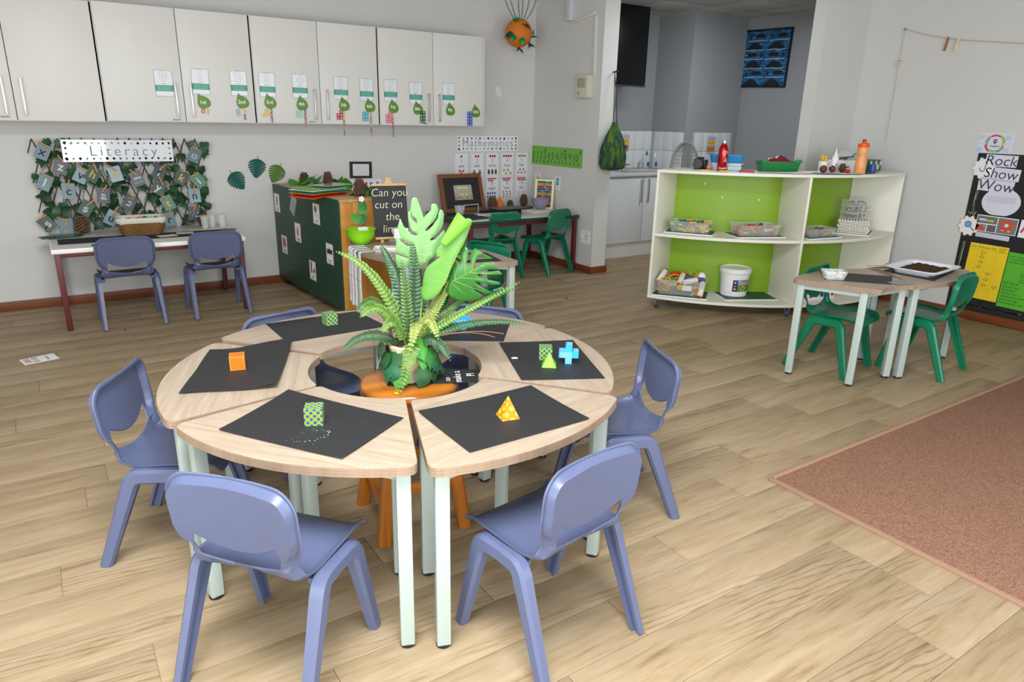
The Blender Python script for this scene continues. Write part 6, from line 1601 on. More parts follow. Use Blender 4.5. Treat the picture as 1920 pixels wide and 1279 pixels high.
def bits(name, label, cat, loc, rz, w_, d_, h_, cols, n, seed, size=(.03, .03, .008), heap=.02, kind='mix'):
    rn = random.Random(seed); ms = [MB() for _ in cols]
    for k in range(n):
        m = ms[rn.randrange(len(cols))]; x, y = rn.uniform(-.5, .5)*w_, rn.uniform(-.5, .5)*d_; z = .006+rn.random()*(h_+heap*(1-(2*x/w_)**2))
        Mx = T(x, y, z) @ Matrix.Rotation(rn.uniform(0, 6.3), 4, 'Z') @ Matrix.Rotation(rn.uniform(-1.2, 1.2), 4, 'X'); a, b, c = (s*rn.uniform(.8, 1.3) for s in size)
        if kind == 'stone': m.sphere((0, 0, 0), 1, 8, 5, (a, b, c), Mx)
        else:
            m.box((0, 0, 0), (a, b*.5, c), M=Mx); m.box((-a*.3, 0, 0), (a*.28, b, c), M=Mx); m.box((a*.3, 0, 0), (a*.28, b, c), M=Mx)
    al = MB(); mats = []
    for k, m in enumerate(ms):
        if m.v: al.cm = len(mats); al.add(m.v, m.f); mats.append(cols[k])
    o = al.build(name, mats, smooth=50 if kind == 'stone' else 0, loc=loc); o.rotation_euler = (0, 0, rz); return tag(o, label, cat, kind='stuff')
MATG = C('mat_dark_green', '#1e5243', .5); 
def green_mat(x, y, z, w_, d_, rz, label):
    o = thing('drawing_board', label, 'board', (x, y, z), rad(rz)); MB().box((0, 0, .004), (w_, d_, .008), bev=.0015).build('board_edge', WHP, o); MB().box((0, 0, .0085), (w_-.016, d_-.016, .001)).build('green_face', MATG, o, smooth=0); return z+.0092
ZM, ZL = .6104, .1084
z1 = green_mat(4.275, 3.838, ZM, .38, .235, -56.5, 'green faced board under the tray of yellow building pieces')
o = tray_mb(.345, .20, .085).build('clear_tray', FROST, smooth=40, loc=(4.275, 3.838, z1)); o.rotation_euler = (0, 0, rad(-56.5)); tag(o, 'clear tray full of yellow building pieces on the middle shelf', 'tray')
bits('building_pieces', 'yellow, green and blue building pieces heaped in the tray nearest the end panel', 'toy pieces', (4.275, 3.838, z1+.004), rad(-56.5), .265, .13, .05, [YEL, YEL, YEL, GRN, BLU, RED], 130, 3, (.042, .036, .009), .025)
z1 = green_mat(4.62, 3.495, ZM, .40, .25, -24, 'green faced board under the tray of star shaped pieces')
o = tray_mb(.37, .225, .085).build('clear_tray', FROST, smooth=40, loc=(4.62, 3.495, z1)); o.rotation_euler = (0, 0, rad(-24)); tag(o, 'clear tray of red, white and purple star pieces beside the divider', 'tray')
bits('star_pieces', 'red, orange, white and purple star pieces heaped in a clear tray', 'toy pieces', (4.62, 3.495, z1+.004), rad(-24), .28, .145, .045, [RED, ORA, WHP, PUR, BLU, RED, ORA, GRN], 120, 5, (.04, .036, .010), .018)
z1 = green_mat(5.03, 3.235, ZM, .34, .22, -9, 'green faced board under the tray of painted stones')
o = tray_mb(.31, .20, .065).build('clear_tray', FROST, smooth=40, loc=(5.03, 3.235, z1)); o.rotation_euler = (0, 0, rad(-9)); tag(o, 'shallow clear tray of painted stones on the middle shelf', 'tray')
bits('painted_stones', 'flat brown stones and a few bright ones in the shallow tray', 'stones', (5.03, 3.235, z1+.004), rad(-9), .22, .12, .03, [C('stone_brown', '#7a6452', .8), C('stone_grey', '#8a8478', .8), C('stone_dark', '#4a403a', .8), C('stone_tan', '#9a8466', .8), SKY, ORA], 46, 7, (.028, .020, .010), .015, 'stone')
z1 = green_mat(5.54, 3.225, ZM, .32, .27, 24, 'green faced board under the stack of white peg boards')
nms = ['lowest', 'second lowest', 'third from the bottom', 'fourth from the bottom', 'fifth from the bottom', 'sixth from the bottom', 'seventh from the bottom', 'topmost']
for k in range(8):
    o = thing('peg_board', 'white peg board, %s of the stack on the middle shelf' % nms[k], 'peg board', (5.54+.006*((k*3) % 4-1.5), 3.225+.005*((k*5) % 3-1), z1+.0125*k), rad(28+3*((k*7) % 3-1)), 'peg boards stacked on the shelf')
    MB().box((0, 0, .0035), (.232, .232, .007), bev=.0012).build('board_plate', CREAM, o)
    m = MB()
    for i in range(11):
        for j in range(11):
            if k == 7 or i in (0, 10) or j in (0, 10): m.cyl((-.105+.021*i, -.105+.021*j, .0068), (-.105+.021*i, -.105+.021*j, .0122 if k < 7 else .019), .0045, .0028, 4)
    tag(m.build('board_pegs', CREAM, o, smooth=0), kind='stuff')
zt = z1+.0125*7+.019
dv = thing('drawer_organiser', 'clear drawer organiser with small bits standing on the peg boards', 'organiser', (5.545, 3.24, zt+.0005), rad(-6))
MB().box((0, 0, .078), (.20, .13, .154), bev=.006).build('clear_case', FROST, dv); 
for z in (.052, .104): MB().box((0, 0, z), (.204, .134, .004)).build('drawer_line', C('organiser_edge', '#c9cfc8', .3), dv, smooth=0)
for x in (-.05, 0.0, .05): MB().box((x, -.066, .078), (.003, .003, .15)).build('divider_line', _cache['organiser_edge'], dv, smooth=0)
rn = random.Random(4); ms = [MB() for _ in range(4)]
for k in range(70): ms[k % 4].box((rn.uniform(-.085, .085), rn.uniform(-.05, .05), [.012, .064, .116][k % 3]+rn.random()*.02), (.016, .012, .01), rz=rn.random()*3)
for k, c in enumerate((PUR, RED, C('beads_grey', '#7a7a88', .5), C('beads_teal', '#3a7a80', .5))): tag(ms[k].build('small_bits', c, dv, smooth=0), kind='stuff')
# bottom shelf
green_mat(4.235, 3.845, ZL, .44, .27, -52, 'green faced board under the box of dough tools')
DB = (4.235, 3.845, ZL+.0094); DR = rad(-51)
o = tray_mb(.42, .25, .125, .035).build('clear_box', FROST, smooth=40, loc=DB); o.rotation_euler = (0, 0, DR); tag(o, 'clear box full of rolling pins and cutters on the bottom shelf', 'box')
DM = T(*DB) @ Matrix.Rotation(DR, 4, 'Z')
def indb(x, y, z): return DM @ T(x, y, z)
def pin(x, y, z, rz, ty_, label):
    m = MB(); m.lathe([(.006, -.085), (.012, -.083), (.013, -.065), (.022, -.062), (.023, .062), (.013, .065), (.012, .083), (.006, .085)], 16)
    o = thing('rolling_pin', label, 'rolling pin'); o.matrix_basis = indb(x, y, z) @ Matrix.Rotation(rad(rz), 4, 'Z') @ Matrix.Rotation(rad(ty_), 4, 'Y')
    MB().lathe([(.021, -.062), (.023, -.058), (.023, .058), (.021, .062)], 16).build('roller', CREAM, o, smooth=40)
    for s in (-1, 1): MB().lathe([(.007, .062), (.013, .068), (.013, .082), (.007, .088)], 12, M=Matrix.Rotation(0 if s > 0 else pi, 4, 'X')).build('handle', RED, o, smooth=40)
pin(-.155, -.03, .135, 70, 60, 'cream rolling pin with red ends leaning up out of the box end'); pin(-.0, -.05, .125, 80, 65, 'cream rolling pin with red ends in the middle of the dough box'); pin(.07, -.06, .115, 30, 80, 'cream rolling pin lying across the middle of the dough box'); pin(.165, -.078, .06, 80, 40, 'cream rolling pin seen through the box wall at its far end')
def cutter(x, y, z, pts, mat, label, rx=60, rz=0):
    m = MB(); n = len(pts); V = []; Fs = []
    for z0, s in ((-.01, 1), (.01, 1), (.01, .88), (-.01, .88)):
        for a, b in pts: V.append((a*s, b*s, z0))
    for k in range(4): k2 = (k+1) % 4; Fs += [(k*n+i, k*n+(i+1) % n, k2*n+(i+1) % n, k2*n+i) for i in range(n)]
    o = m.add(V, Fs).build('dough_cutter', mat, smooth=40); o.matrix_basis = indb(x, y, z) @ Matrix.Rotation(rad(rz), 4, 'Z') @ Matrix.Rotation(rad(rx), 4, 'X'); tag(o, label, 'cutter')
circ = lambda r_, n=22, w=0, k=0: [((r_+w*cos(k*2*pi*i/n))*cos(2*pi*i/n), (r_+w*cos(k*2*pi*i/n))*sin(2*pi*i/n)) for i in range(n)]
peanut = [((.03+.012*cos(2*a))*cos(a)*1.2, (.03+.012*cos(2*a))*sin(a)*.75) for a in [2*pi*i/24 for i in range(24)]]
cutter(-.12, -.085, .115, [(a*1.2, b*.6) for a, b in circ(.035)], YEL, 'yellow oval cutter at the box rim beside a rolling pin', 45, 20)
cutter(-.05, -.05, .13, [(a*1.5, b) for a, b in circ(.03)], YEL, 'large yellow arched cutter in the middle of the dough box', 60, 0)
cutter(-.03, -.095, .12, circ(.022), YEL, 'small yellow ring cutter below the arched cutter', 60, 10)
cutter(-.13, -.106, .045, peanut, YEL, 'yellow long rounded cutter pressed against the box wall', 84, 0)
cutter(.12, -.104, .055, circ(.032), YEL, 'round yellow cutter seen through the box wall', 84, 0)
cutter(.125, -.098, .05, circ(.018), ORA, 'orange ring inside the round yellow cutter', 84, 0)
cutter(.085, .03, .155, [(a*.9, b*.7) for a, b in circ(.035)], YEL, 'yellow curved cutter sticking up behind the rolling pins', 70, 30)
for k, (x, y, z, c, nm, s) in enumerate(((.0, .03, .125, RED, 'red plastic block at the top of the dough box heap', (.10, .07, .04)), (-.05, .05, .13, C('red_orange_plastic', '#d83c22', .35), 'red orange plastic block on the dough box heap', (.09, .06, .05)), (.06, -.01, .125, BLU, 'dark blue plastic piece in the middle of the dough box', (.07, .05, .05)), (.115, -.02, .125, RED, 'small red piece beside a rolling pin end', (.04, .04, .04)), (.155, -.02, .12, BLU, 'blue plastic piece at the end of the dough box', (.05, .03, .05)), (-.07, .0, .11, GRN, 'green plastic piece behind the yellow cutters', (.08, .05, .03)))):
    tag(put(MB().box((0, 0, 0), s, bev=.01).build('plastic_piece', c), indb(x, y, z) @ Matrix.Rotation(k*.7, 4, 'Z') @ Matrix.Rotation(.35, 4, 'X')), nm, 'toy piece')
tag(put(MB().sphere((0, 0, 0), .033, 14, 8).build('white_ball', WHP, smooth=60), indb(.155, .01, .150)), 'white plastic ball on top of the dough box', 'ball')
bits('dough_tools', 'mixed plastic dough tools filling the bottom of the clear box', 'dough tools', (DB[0], DB[1], DB[2]+.004), DR, .32, .15, .07, [RED, BLU, YEL, C('tool_grey', '#6a6a74', .5), GRN, CREAM], 60, 15, (.045, .035, .012), .02)
fb = thing('flower_label', 'yellow flower tag with a printed label on the dough box', 'label'); fb.matrix_basis = DM @ T(-.0, -.128, .075) @ Matrix.Rotation(rad(90+8), 4, 'X')
MB().prism([((.022+.006*cos(8*a))*cos(a), (.022+.006*cos(8*a))*sin(a)) for a in [2*pi*k/48 for k in range(48)]], 0, .003).build('flower_tag', YEL, fb, smooth=0); pr(fb, 'flower_centre', C('tag_aqua', '#58b8a8', .5), MB().disc(0, 0, .010), .0036)
MB().box((.055, -.004, .001), (.07, .042, .002)).build('paper_label', PAPER, fb, smooth=0); pr(fb, 'small_print', GREYP, lines_of_print(.025, .085, .008, 4, .008, .0022, 9), .0026)
z1 = green_mat(4.645, 3.525, ZL, .44, .27, -28, 'green faced board under the white bucket')
bu = thing('white_bucket', 'white plastic bucket with lid and picture label on the bottom shelf', 'bucket', (4.585, 3.60, z1), rad(0))
MB().lathe([(.098, 0), (.103, .004), (.113, .17), (.118, .172), (.118, .182), (.114, .184), (.115, .195)], 48, cap=(True, True)).build('bucket_body', WHP, bu, smooth=40)
MB().lathe([(.121, .188), (.1235, .19), (.1235, .222), (.119, .226), (.112, .226), (.109, .219), (.0005, .219)], 48, cap=(False, False)).build('lid', WHP, bu, smooth=40)
def wrap(u, v, off=.0006):      # u along the wall in metres, v height
    r_ = .103+.01*(v-.004)/.166+off; a = rad(-118)+u/r_; return (r_*cos(a), r_*sin(a), v)
def wrapm(name, mat, pts_fn, off):
    m = MB(); m.grid(pts_fn, 10, 1); m.v = [wrap(x, y, off) for x, y, *_ in m.v]; m.build(name, mat, bu, smooth=60)
wrapm('label_side', C('label_navy', '#2b2a66', .45), lambda i, j: (-.055+.04*i, .045+.095*j, 0), .0006)
wrapm('label_sky', C('label_sky', '#7ab8dc', .45), lambda i, j: (-.015+.125*i, .10+.045*j, 0), .0006)
wrapm('label_grass', C('label_grass', '#4f8f32', .45), lambda i, j: (-.015+.125*i, .045+.056*j, 0), .0008)
for nm, s, size, u, v, mt in (('label_word', 'DOUGH', .034, .050, .108, ORA), ('label_small_word', 'MODELLING', .013, .045, .132, RED)):
    m = MB().text(s, size, weight=.0008); m.v = [wrap(u+p[0], v+p[1], .0016) for p in m.v]; m.build(nm, mt, bu, smooth=0)
for u, v, r_, c in ((.03, .07, .022, C('label_amber', '#e8b030', .45)), (.085, .066, .014, C('label_blue', '#2a5a9a', .45)), (-.036, .12, .008, YEL), (-.036, .09, .006, C('label_pink', '#e08a9a', .45)), (-.036, .066, .008, YEL)):
    m = MB(); m.disc(u, v, r_, 0, 16); m.v = [wrap(p[0], p[1], .0013) for p in m.v]; m.build('label_spot', c, bu, smooth=0)
bx = thing('printed_box', 'printed white and red box on the lower shelf behind the green chair', 'box', (5.13, 3.25, ZL), rad(-8))
MB().box((0, 0, .045), (.30, .20, .09), bev=.003).build('box_body', PAPER, bx)
for k in range(5): MB().box((-.12+.06*k, -.1008, .05), (.035, .001, .05)).build('box_print', [RED, GREYP, BLU, GREYP, RED][k], bx, smooth=0)
# on top of the unit
ZS_ = 1.0985
rb = thing('red_bottle', 'shiny red metal bottle with a steel cap on top of the shelf unit', 'bottle', (4.425, 3.72, ZS_))
REDM = C('metallic_red', '#b3141c', .25, metal=.55)
MB().lathe([(.034, 0), (.036, .003), (.036, .15), (.034, .165), (.026, .185), (.019, .195), (.019, .20)], 32).build('bottle_body', REDM, rb, smooth=40); MB().lathe([(.0205, .198), (.0215, .2), (.0215, .226), (.020, .228)], 24).build('cap', STEEL, rb, smooth=40)
def on_cyl(m, r_, a0, z0): m.v = [(r_*cos(a0+p[0]/r_), r_*sin(a0+p[0]/r_), z0+p[1]) for p in m.v]; return m
on_cyl(MB().text('Crawford', .022, weight=.0004), .0366, rad(-118), .018).build('lettering', WHP, rb, smooth=0)
sw = MB(); 
for k in range(7): a = k*.9; sw.line([(.012*sin(a+t*.5)+.006*t-.012, .05+.012*k+.004*cos(a+t)) for t in range(5)], .0035)
on_cyl(sw, .0366, rad(-112), .02).build('swirl_print', WHP, rb, smooth=0)
ob = thing('orange_bottle', 'translucent orange sports bottle near the edge of the shelf unit top', 'bottle', (5.25, 3.088, ZS_))
ORT = C('frosted_orange', '#eda566', .3, var=.06)
MB().lathe([(.036, 0), (.040, .004), (.041, .07), (.040, .10), (.035, .118), (.035, .135), (.040, .15), (.041, .19), (.038, .20)], 32).build('bottle_body', ORT, ob, smooth=60)
MB().lathe([(.040, .198), (.041, .20), (.041, .222), (.034, .230), (.014, .232), (.013, .24)], 28).build('lid', C('bright_orange_lid', '#ee5a1c', .35), ob, smooth=40); MB().lathe([(.014, .238), (.0145, .252), (.011, .255)], 14).build('spout', C('dark_orange_spout', '#8a3a1c', .4), ob, smooth=40)
sb_ = thing('spray_bottle', 'white pump spray bottle with blue print on the shelf unit top', 'bottle', (5.185, 3.262, ZS_))
MB().lathe([(.023, 0), (.025, .003), (.025, .11), (.018, .125), (.012, .13)], 24).build('bottle_body', WHP, sb_, smooth=40); MB().lathe([(.014, .129), (.013, .145), (.006, .152), (.005, .176), (.003, .18)], 16).build('pump_cap', WHP, sb_, smooth=40)
for z, w2 in ((.085, .018), (.04, .024)): on_cyl(MB().rect(-w2/2, -.008, w2/2, .008), .0255, rad(-120), z).build('blue_print', C('print_blue', '#2a6aa0', .5), sb_, smooth=0)
on_cyl(MB().rect(-.004, -.012, .004, .012).rect(-.012, -.004, .012, .004), .0257, rad(-118), .06).build('blue_cross', BLU, sb_, smooth=0)
md = thing('mesh_cover', 'grey domed mesh net on top of the shelf unit beside the camera', 'net', (4.33, 4.02, ZS_), rad(-30))
MESH = C('grey_mesh', '#6f726e', .7); m = MB()
for k in range(14): a = pi*k/14; m.tube([(.105*cos(t)*cos(a), .085*cos(t)*sin(a), .19*sin(t)) for t in [pi*q/16 for q in range(17)]], .0016, 4)
for z in range(1, 9): t = pi/2*z/9; m.tube([(.105*cos(t)*cos(2*pi*q/28), .085*cos(t)*sin(2*pi*q/28), .19*sin(t)) for q in range(29)], .0013, 4)
m.build('mesh_dome', MESH, md, smooth=0)
m = MB(); m.tube([(.11*cos(t), 0, .20*sin(t)) for t in [pi*q/20 for q in range(21)]], .008, 8); m.build('padded_rim', C('rim_grey', '#80857f', .7), md)
cmr = thing('black_camera', 'black camera with a thick lens lying on the shelf unit top', 'camera', (4.385, 3.90, ZS_), rad(-70))
MB().box((0, 0, .038), (.10, .06, .075), bev=.012).build('camera_body', BLACK, cmr); MB().cyl((.0, -.02, .04), (.02, -.115, .042), .034, .036, 20).build('lens', BLACK, cmr); MB().box((0, 0, .082), (.04, .04, .02), bev=.006).build('viewfinder', BLACK, cmr)
bt = thing('blue_tub', 'blue plastic tub with a white base on the shelf unit top behind the red bottle', 'tub', (4.565, 3.80, ZS_), rad(-48))
tray_mb(.26, .15, .05).build('white_base', WHP, bt, smooth=40); o = tray_mb(.28, .17, .065).build('blue_shell', C('tub_blue', '#2384bf', .35), bt, smooth=40); o.location = (0, 0, .048)
cr = thing('green_crate', 'green plastic crate with red cloth on the shelf unit top', 'crate', (4.83, 3.515, ZS_), rad(-31))
tray_mb(.34, .16, .075).build('crate_shell', C('crate_green', '#14783a', .4), cr, smooth=40)
for s in (-1, 1): MB().box((s*.13, -.07, .082), (.05, .012, .022), bev=.004).build('crate_lug', _cache['crate_green'], cr)
m = MB(); random.seed(6); m.grid(lambda u, v: ((u-.5)*.26, (v-.5)*.11, .055+.055*sin(pi*u)*sin(pi*v)+.012*sin(u*17+v*9)), 18, 8)
tag(put(m.build('red_cloth', C('dark_red_satin', '#7a1a1c', .3, var=.25, scale=20), smooth=60), cr.matrix_basis if False else T(4.83, 3.515, ZS_) @ Matrix.Rotation(rad(-31), 4, 'Z')), 'crumpled dark red shiny cloth heaped in the green crate', 'cloth')
flat('yellow_scraper', 'yellow plastic piece beside the camera on the shelf top', 'toy piece', 4.255, 3.735, ZS_, .075, .022, -50, YEL, .008); flat('yellow_scraper', 'yellow plastic piece just in front of the red bottle', 'toy piece', 4.345, 3.625, ZS_, .075, .018, -52, YEL, .008)
tag(put(MB().tube([(.055*cos(2*pi*k/24), .032*sin(2*pi*k/24), .006) for k in range(25)], .005, 6).build('red_ring', RED, smooth=60), T(4.47, 3.52, ZS_) @ Matrix.Rotation(rad(-45), 4, 'Z')), 'red oval plastic ring lying on the shelf top beside the red bottle', 'toy piece')
tag(put(MB().box((0, 0, .016), (.10, .03, .03), bev=.003).build('pastel_box', C('pastel_print', '#b8d2e0', .5, var=.3, scale=40)), T(4.505, 3.665, ZS_) @ Matrix.Rotation(rad(-50), 4, 'Z')), 'small pastel printed box on the shelf top beside the red bottle', 'box')
tag(MB().sphere((0, 0, .02), .02, 12, 7, (1.4, 1, 1)).build('pink_pouch', C('pink_pouch', '#d87a90', .5), smooth=60, loc=(4.375, 3.80, ZS_)), 'small pink pouch between the camera and the red bottle', 'pouch')
shts = [(4.255, 3.90, .20, .12, -55, 'white sheet at the end of the shelf top beside the mesh net'), (4.62, 3.42, .17, .09, -35, 'thin grey printed sheet on the shelf top'), (4.74, 3.33, .21, .14, -20, 'white paper with print in the middle of the shelf top'), (4.86, 3.30, .21, .15, 10, 'white paper fanned over the middle sheets'), (4.97, 3.17, .20, .13, -30, 'blue edged sheet under the brown balls'), (5.12, 3.10, .22, .12, -14, 'pale sheet in front of the spray bottle'), (5.40, 3.12, .20, .10, 0, 'dark blue sheet behind the orange bottle')]
for k, (x, y, a, b, rz, nm) in enumerate(shts): flat('loose_paper', nm, 'paper', x, y, ZS_+.0012*k, a, b, rz, [PAPER, C('grey_printed_sheet', '#b8bdb8', .5, var=.2, scale=20), C('photo_printed_sheet', '#d2d4d8', .4, var=.2, scale=30), PAPER, C('blue_grey_sheet', '#8aa0b8', .4, var=.2, scale=16), C('pale_sheet', '#cfd4d4', .5), C('navy_sheet', '#3a4f70', .4)][k], .001)
BRB = C('brown_ball', '#6a2f26', .5)
tag(MB().sphere((0, 0, .027), .028, 14, 9).build('brown_ball', BRB, smooth=60, loc=(5.005, 3.235, ZS_+.005)), 'brown ball on the shelf top, nearer the middle sheets', 'ball', 'brown balls'); tag(MB().sphere((0, 0, .027), .026, 14, 9).build('brown_ball', BRB, smooth=60, loc=(5.075, 3.205, ZS_+.006)), 'brown ball on the shelf top, nearer the spray bottle', 'ball', 'brown balls')
cone((5.20, 3.20, ZS_+.004), .035, .065, 'small pine cone on the shelf top beside the spray bottle', 0, 70, .7)
pc = thing('pencil_cup', 'white cup with yellow brush tips behind the spray bottle', 'cup', (5.16, 3.345, ZS_)); MB().lathe([(.03, 0), (.034, .08), (.031, .08), (.028, .004)], 18).build('cup_body', WHP, pc, smooth=40)
for k in range(4): MB().tube([(.0, 0, .01), (.01*cos(k*1.6), .01*sin(k*1.6), .08), (.018*cos(k*1.6), .018*sin(k*1.6), .125)], [.004, .004, .011], 6).build('brush', YEL, pc)
wb = thing('white_carton', 'white carton with black lettering behind the orange bottle', 'carton', (5.36, 3.31, ZS_), rad(-6)); MB().box((0, 0, .045), (.26, .12, .09), bev=.002).build('carton_body', PAPER, wb)
MB().text('Snippets', .026, Matrix(((1,0,0,-.03),(0,0,-1,-.0606),(0,1,0,.04),(0,0,0,1))), weight=.0008).build('lettering', INKB, wb, smooth=0)
for k, (c, rx, dz, nm) in enumerate((('#5a9a72', -12, .0, 'green booklet leaning on the white carton'), ('#2f3a44', -20, .012, 'dark booklet leaning on the white carton'), ('#c8ccd0', -26, .022, 'grey booklet topmost on the white carton'))):
    o = MB().box((0, 0, .004), (.17, .12, .006)).build('booklet', C('booklet_%d' % k, c, .5), smooth=0); o.matrix_basis = T(5.37+.02*k, 3.33, ZS_+.095+dz) @ Matrix.Rotation(rad(-8+6*k), 4, 'Z') @ Matrix.Rotation(rad(rx), 4, 'Y'); tag(o, nm, 'booklet')
tb_ = thing('tissue_box', 'green tissue box with white daisies at the far end of the shelf top', 'box', (5.68, 3.28, ZS_), rad(8))
MB().box((0, 0, .045), (.24, .12, .09), bev=.003).build('box_body', C('daisy_green', '#2a6a38', .5), tb_)
m = MB(); mc = MB(); FXM = Matrix(((1,0,0,0),(0,0,-1,-.0607),(0,1,0,.045),(0,0,0,1)))
for x, y, s in ((-.09, .02, .02), (-.04, -.015, .022), (.01, .022, .018), (.055, -.012, .024), (.10, .02, .02), (-.1, -.03, .014)):
    for q in range(8): a = 2*pi*q/8; m.disc(x+s*.62*cos(a), y+s*.62*sin(a), s*.36, 0, 8, FXM)
    mc.disc(x, y, s*.34, -.0004 if False else .0005, 10, FXM)
m.build('daisy_print', PAPER, tb_, smooth=0); mc.build('daisy_centre', YEL, tb_, smooth=0); MB().box((-.02, -.061, .03), (.10, .002, .045)).build('pink_panel', C('panel_pink', '#e8c4cc', .5), tb_, smooth=0)
tag(MB().lathe([(.03, 0), (.03, .045), (.027, .047), (.027, .06), (.024, .062)], 22).build('blue_jar', C('jar_blue', '#2a4f9a', .3), smooth=40, loc=(5.545, 3.16, ZS_)), 'small blue jar in front of the tissue box', 'jar')
tag(MB().box((0, 0, .014), (.045, .02, .028), bev=.006).build('red_blocks', RED, loc=(5.135, 3.115, ZS_+.008)), 'small red block beside the orange bottle foot', 'block')

# ------------------------------------------------------------------ the two tables by the lime shelf
wt_ = thing('bead_tub', 'clear square tub of white shapes on the ash table by the green chair', 'tub', (3.80, 2.285, ZP), rad(-38))
m = MB(); a_, b_ = rrect(.105, .075, .015), rrect(.135, .10, .018); nA = len(a_)
m.add([(p[0], p[1], 0) for p in a_]+[(p[0], p[1], .05) for p in b_]+[(p[0]*.96, p[1]*.96, .05) for p in b_]+[(p[0]*.96, p[1]*.96, .002) for p in a_], [list(range(nA-1, -1, -1)), [3*nA+i for i in range(nA)]]+[(k*nA+i, k*nA+(i+1) % nA, (k+1)*nA+(i+1) % nA, (k+1)*nA+i) for k in range(3) for i in range(nA)]); m.build('tub_shell', CLEAR, wt_, smooth=30)
m = MB(); rn = random.Random(14)
for k in range(70): m.box((rn.uniform(-.048, .048), rn.uniform(-.034, .034), .008+rn.random()*.034), (.013, .010, .009), rz=rn.random()*3)
tag(m.build('white_shapes', WHP, wt_, smooth=0), kind='stuff')
flat('photo_card', 'small green grey photo card at the edge of the ash table beside the black sheet', 'card', 4.045, 2.025, HT+.0025, .11, .075, -10, C('photo_green_grey', '#7d9488', .4, var=.25, scale=14), .0012)
so_ = thing('soil_tray', 'white rectangular tray filled with brown soil on black paper', 'tray', (4.515, 2.135, ZP+.0008), rad(6))
m = MB(); a_, b_, c_ = rrect(.33, .22, .03), rrect(.365, .255, .04), rrect(.42, .31, .05); n = len(a_)
m.add([(p[0], p[1], 0) for p in a_]+[(p[0], p[1], .028) for p in b_]+[(p[0], p[1], .031) for p in c_]+[(p[0], p[1], .034) for p in c_]+[(p[0]*.985, p[1]*.985, .032) for p in b_]+[(p[0]*.985, p[1]*.985, .004) for p in a_], [list(range(n-1, -1, -1)), [5*n+i for i in range(n)]]+[(k*n+i, k*n+(i+1) % n, (k+1)*n+(i+1) % n, (k+1)*n+i) for k in range(5) for i in range(n)]); m.build('tray_shell', C('tray_white', '#e6e8f2', .35), so_, smooth=40)
soil, q = base('potting_soil', .95, 0, .1); v = q.coords(); n1 = q.noise(v, 130, 4, .8); q.ln(q.ramp(n1, [(.35, '#2e2018'), (.55, '#5f4530'), (.68, '#8a6a4c'), (.8, '#cfc4b4')]), q.bsdf.inputs['Base Color']); q.bump(n1, 1.0, .01)
rn = random.Random(3); V = []; Fs = []; nu, nv = 28, 20
def sp_(u, v):
    x, y = (u-.5)*.345, (v-.5)*.235; e = min(1, min(u, 1-u)*9, min(v, 1-v)*9); return (x, y, .006+.018*e+.006*e*sin(u*23+v*11)*sin(v*19-u*5))
m = MB().grid(sp_, nu, nv); tag(m.build('soil', soil, so_, smooth=60), kind='stuff')
tag(put(MB().box((0, 0, .004), (.20, .05, .006), bev=.002).build('cork_strip', C('cork_tan', '#c9b48a', .8, var=.15, scale=40)), T(4.44, 2.345, HT+.0015) @ Matrix.Rotation(rad(-24), 4, 'Z') @ Matrix.Rotation(rad(-5), 4, 'X')), 'tan card strip at the back edge of the ash table behind the soil tray', 'card strip')

# ------------------------------------------------------------------ black display board on the side wall
XB = 6.03
bo = thing('display_board', 'large black paper display board low on the wall beside the two ash tables', 'display board'); bo.matrix_basis = wall_x(XB+.004, 1.86, .66)
MB().box((0, 0, .002), (1.52, 1.225, .004)).build('black_backing', C('black_board_paper', '#18181a', .7, var=.15, scale=6), bo, smooth=0)
CHG = C('chalk_pale_green', '#b9d6a4', .9)
def wx(y, z, dx=.0, roll=0): return wall_x(XB-.0006-dx, y, z, roll)
def bl(y, z): return (1.86-y, z-.66)
m = MB(); rn = random.Random(2)
def chalkline(a, b, wd=.014, k=3):
    for q in range(k): m.line([(a[0]+rn.uniform(-.004, .004), a[1]), ((a[0]+b[0])/2+rn.uniform(-.006, .006), (a[1]+b[1])/2), (b[0]+rn.uniform(-.004, .004), b[1])], wd*.5)
chalkline(bl(2.572, 1.07), bl(2.575, .80)); chalkline(bl(2.575, .795), bl(2.60, .83)); chalkline(bl(2.575, .795), bl(2.545, .835)); chalkline(bl(2.585, .60), bl(2.59, .33)); chalkline(bl(2.59, .325), bl(2.61, .36)); chalkline(bl(2.59, .325), bl(2.565, .36))
for k in range(15): chalkline(bl(2.54-.09*k, .112+.004*(k % 2)), bl(2.46-.09*k, .110))
pr(bo, 'chalk_arrow', CHG, m, .0046)
def gear(r_, n=10): return [((r_ if k % 4 < 2 else r_*.84)*cos(2*pi*(k+(.2 if k % 2 else -.2))/(4*n)), (r_ if k % 4 < 2 else r_*.84)*sin(2*pi*(k+(.2 if k % 2 else -.2))/(4*n))) for k in range(4*n)]
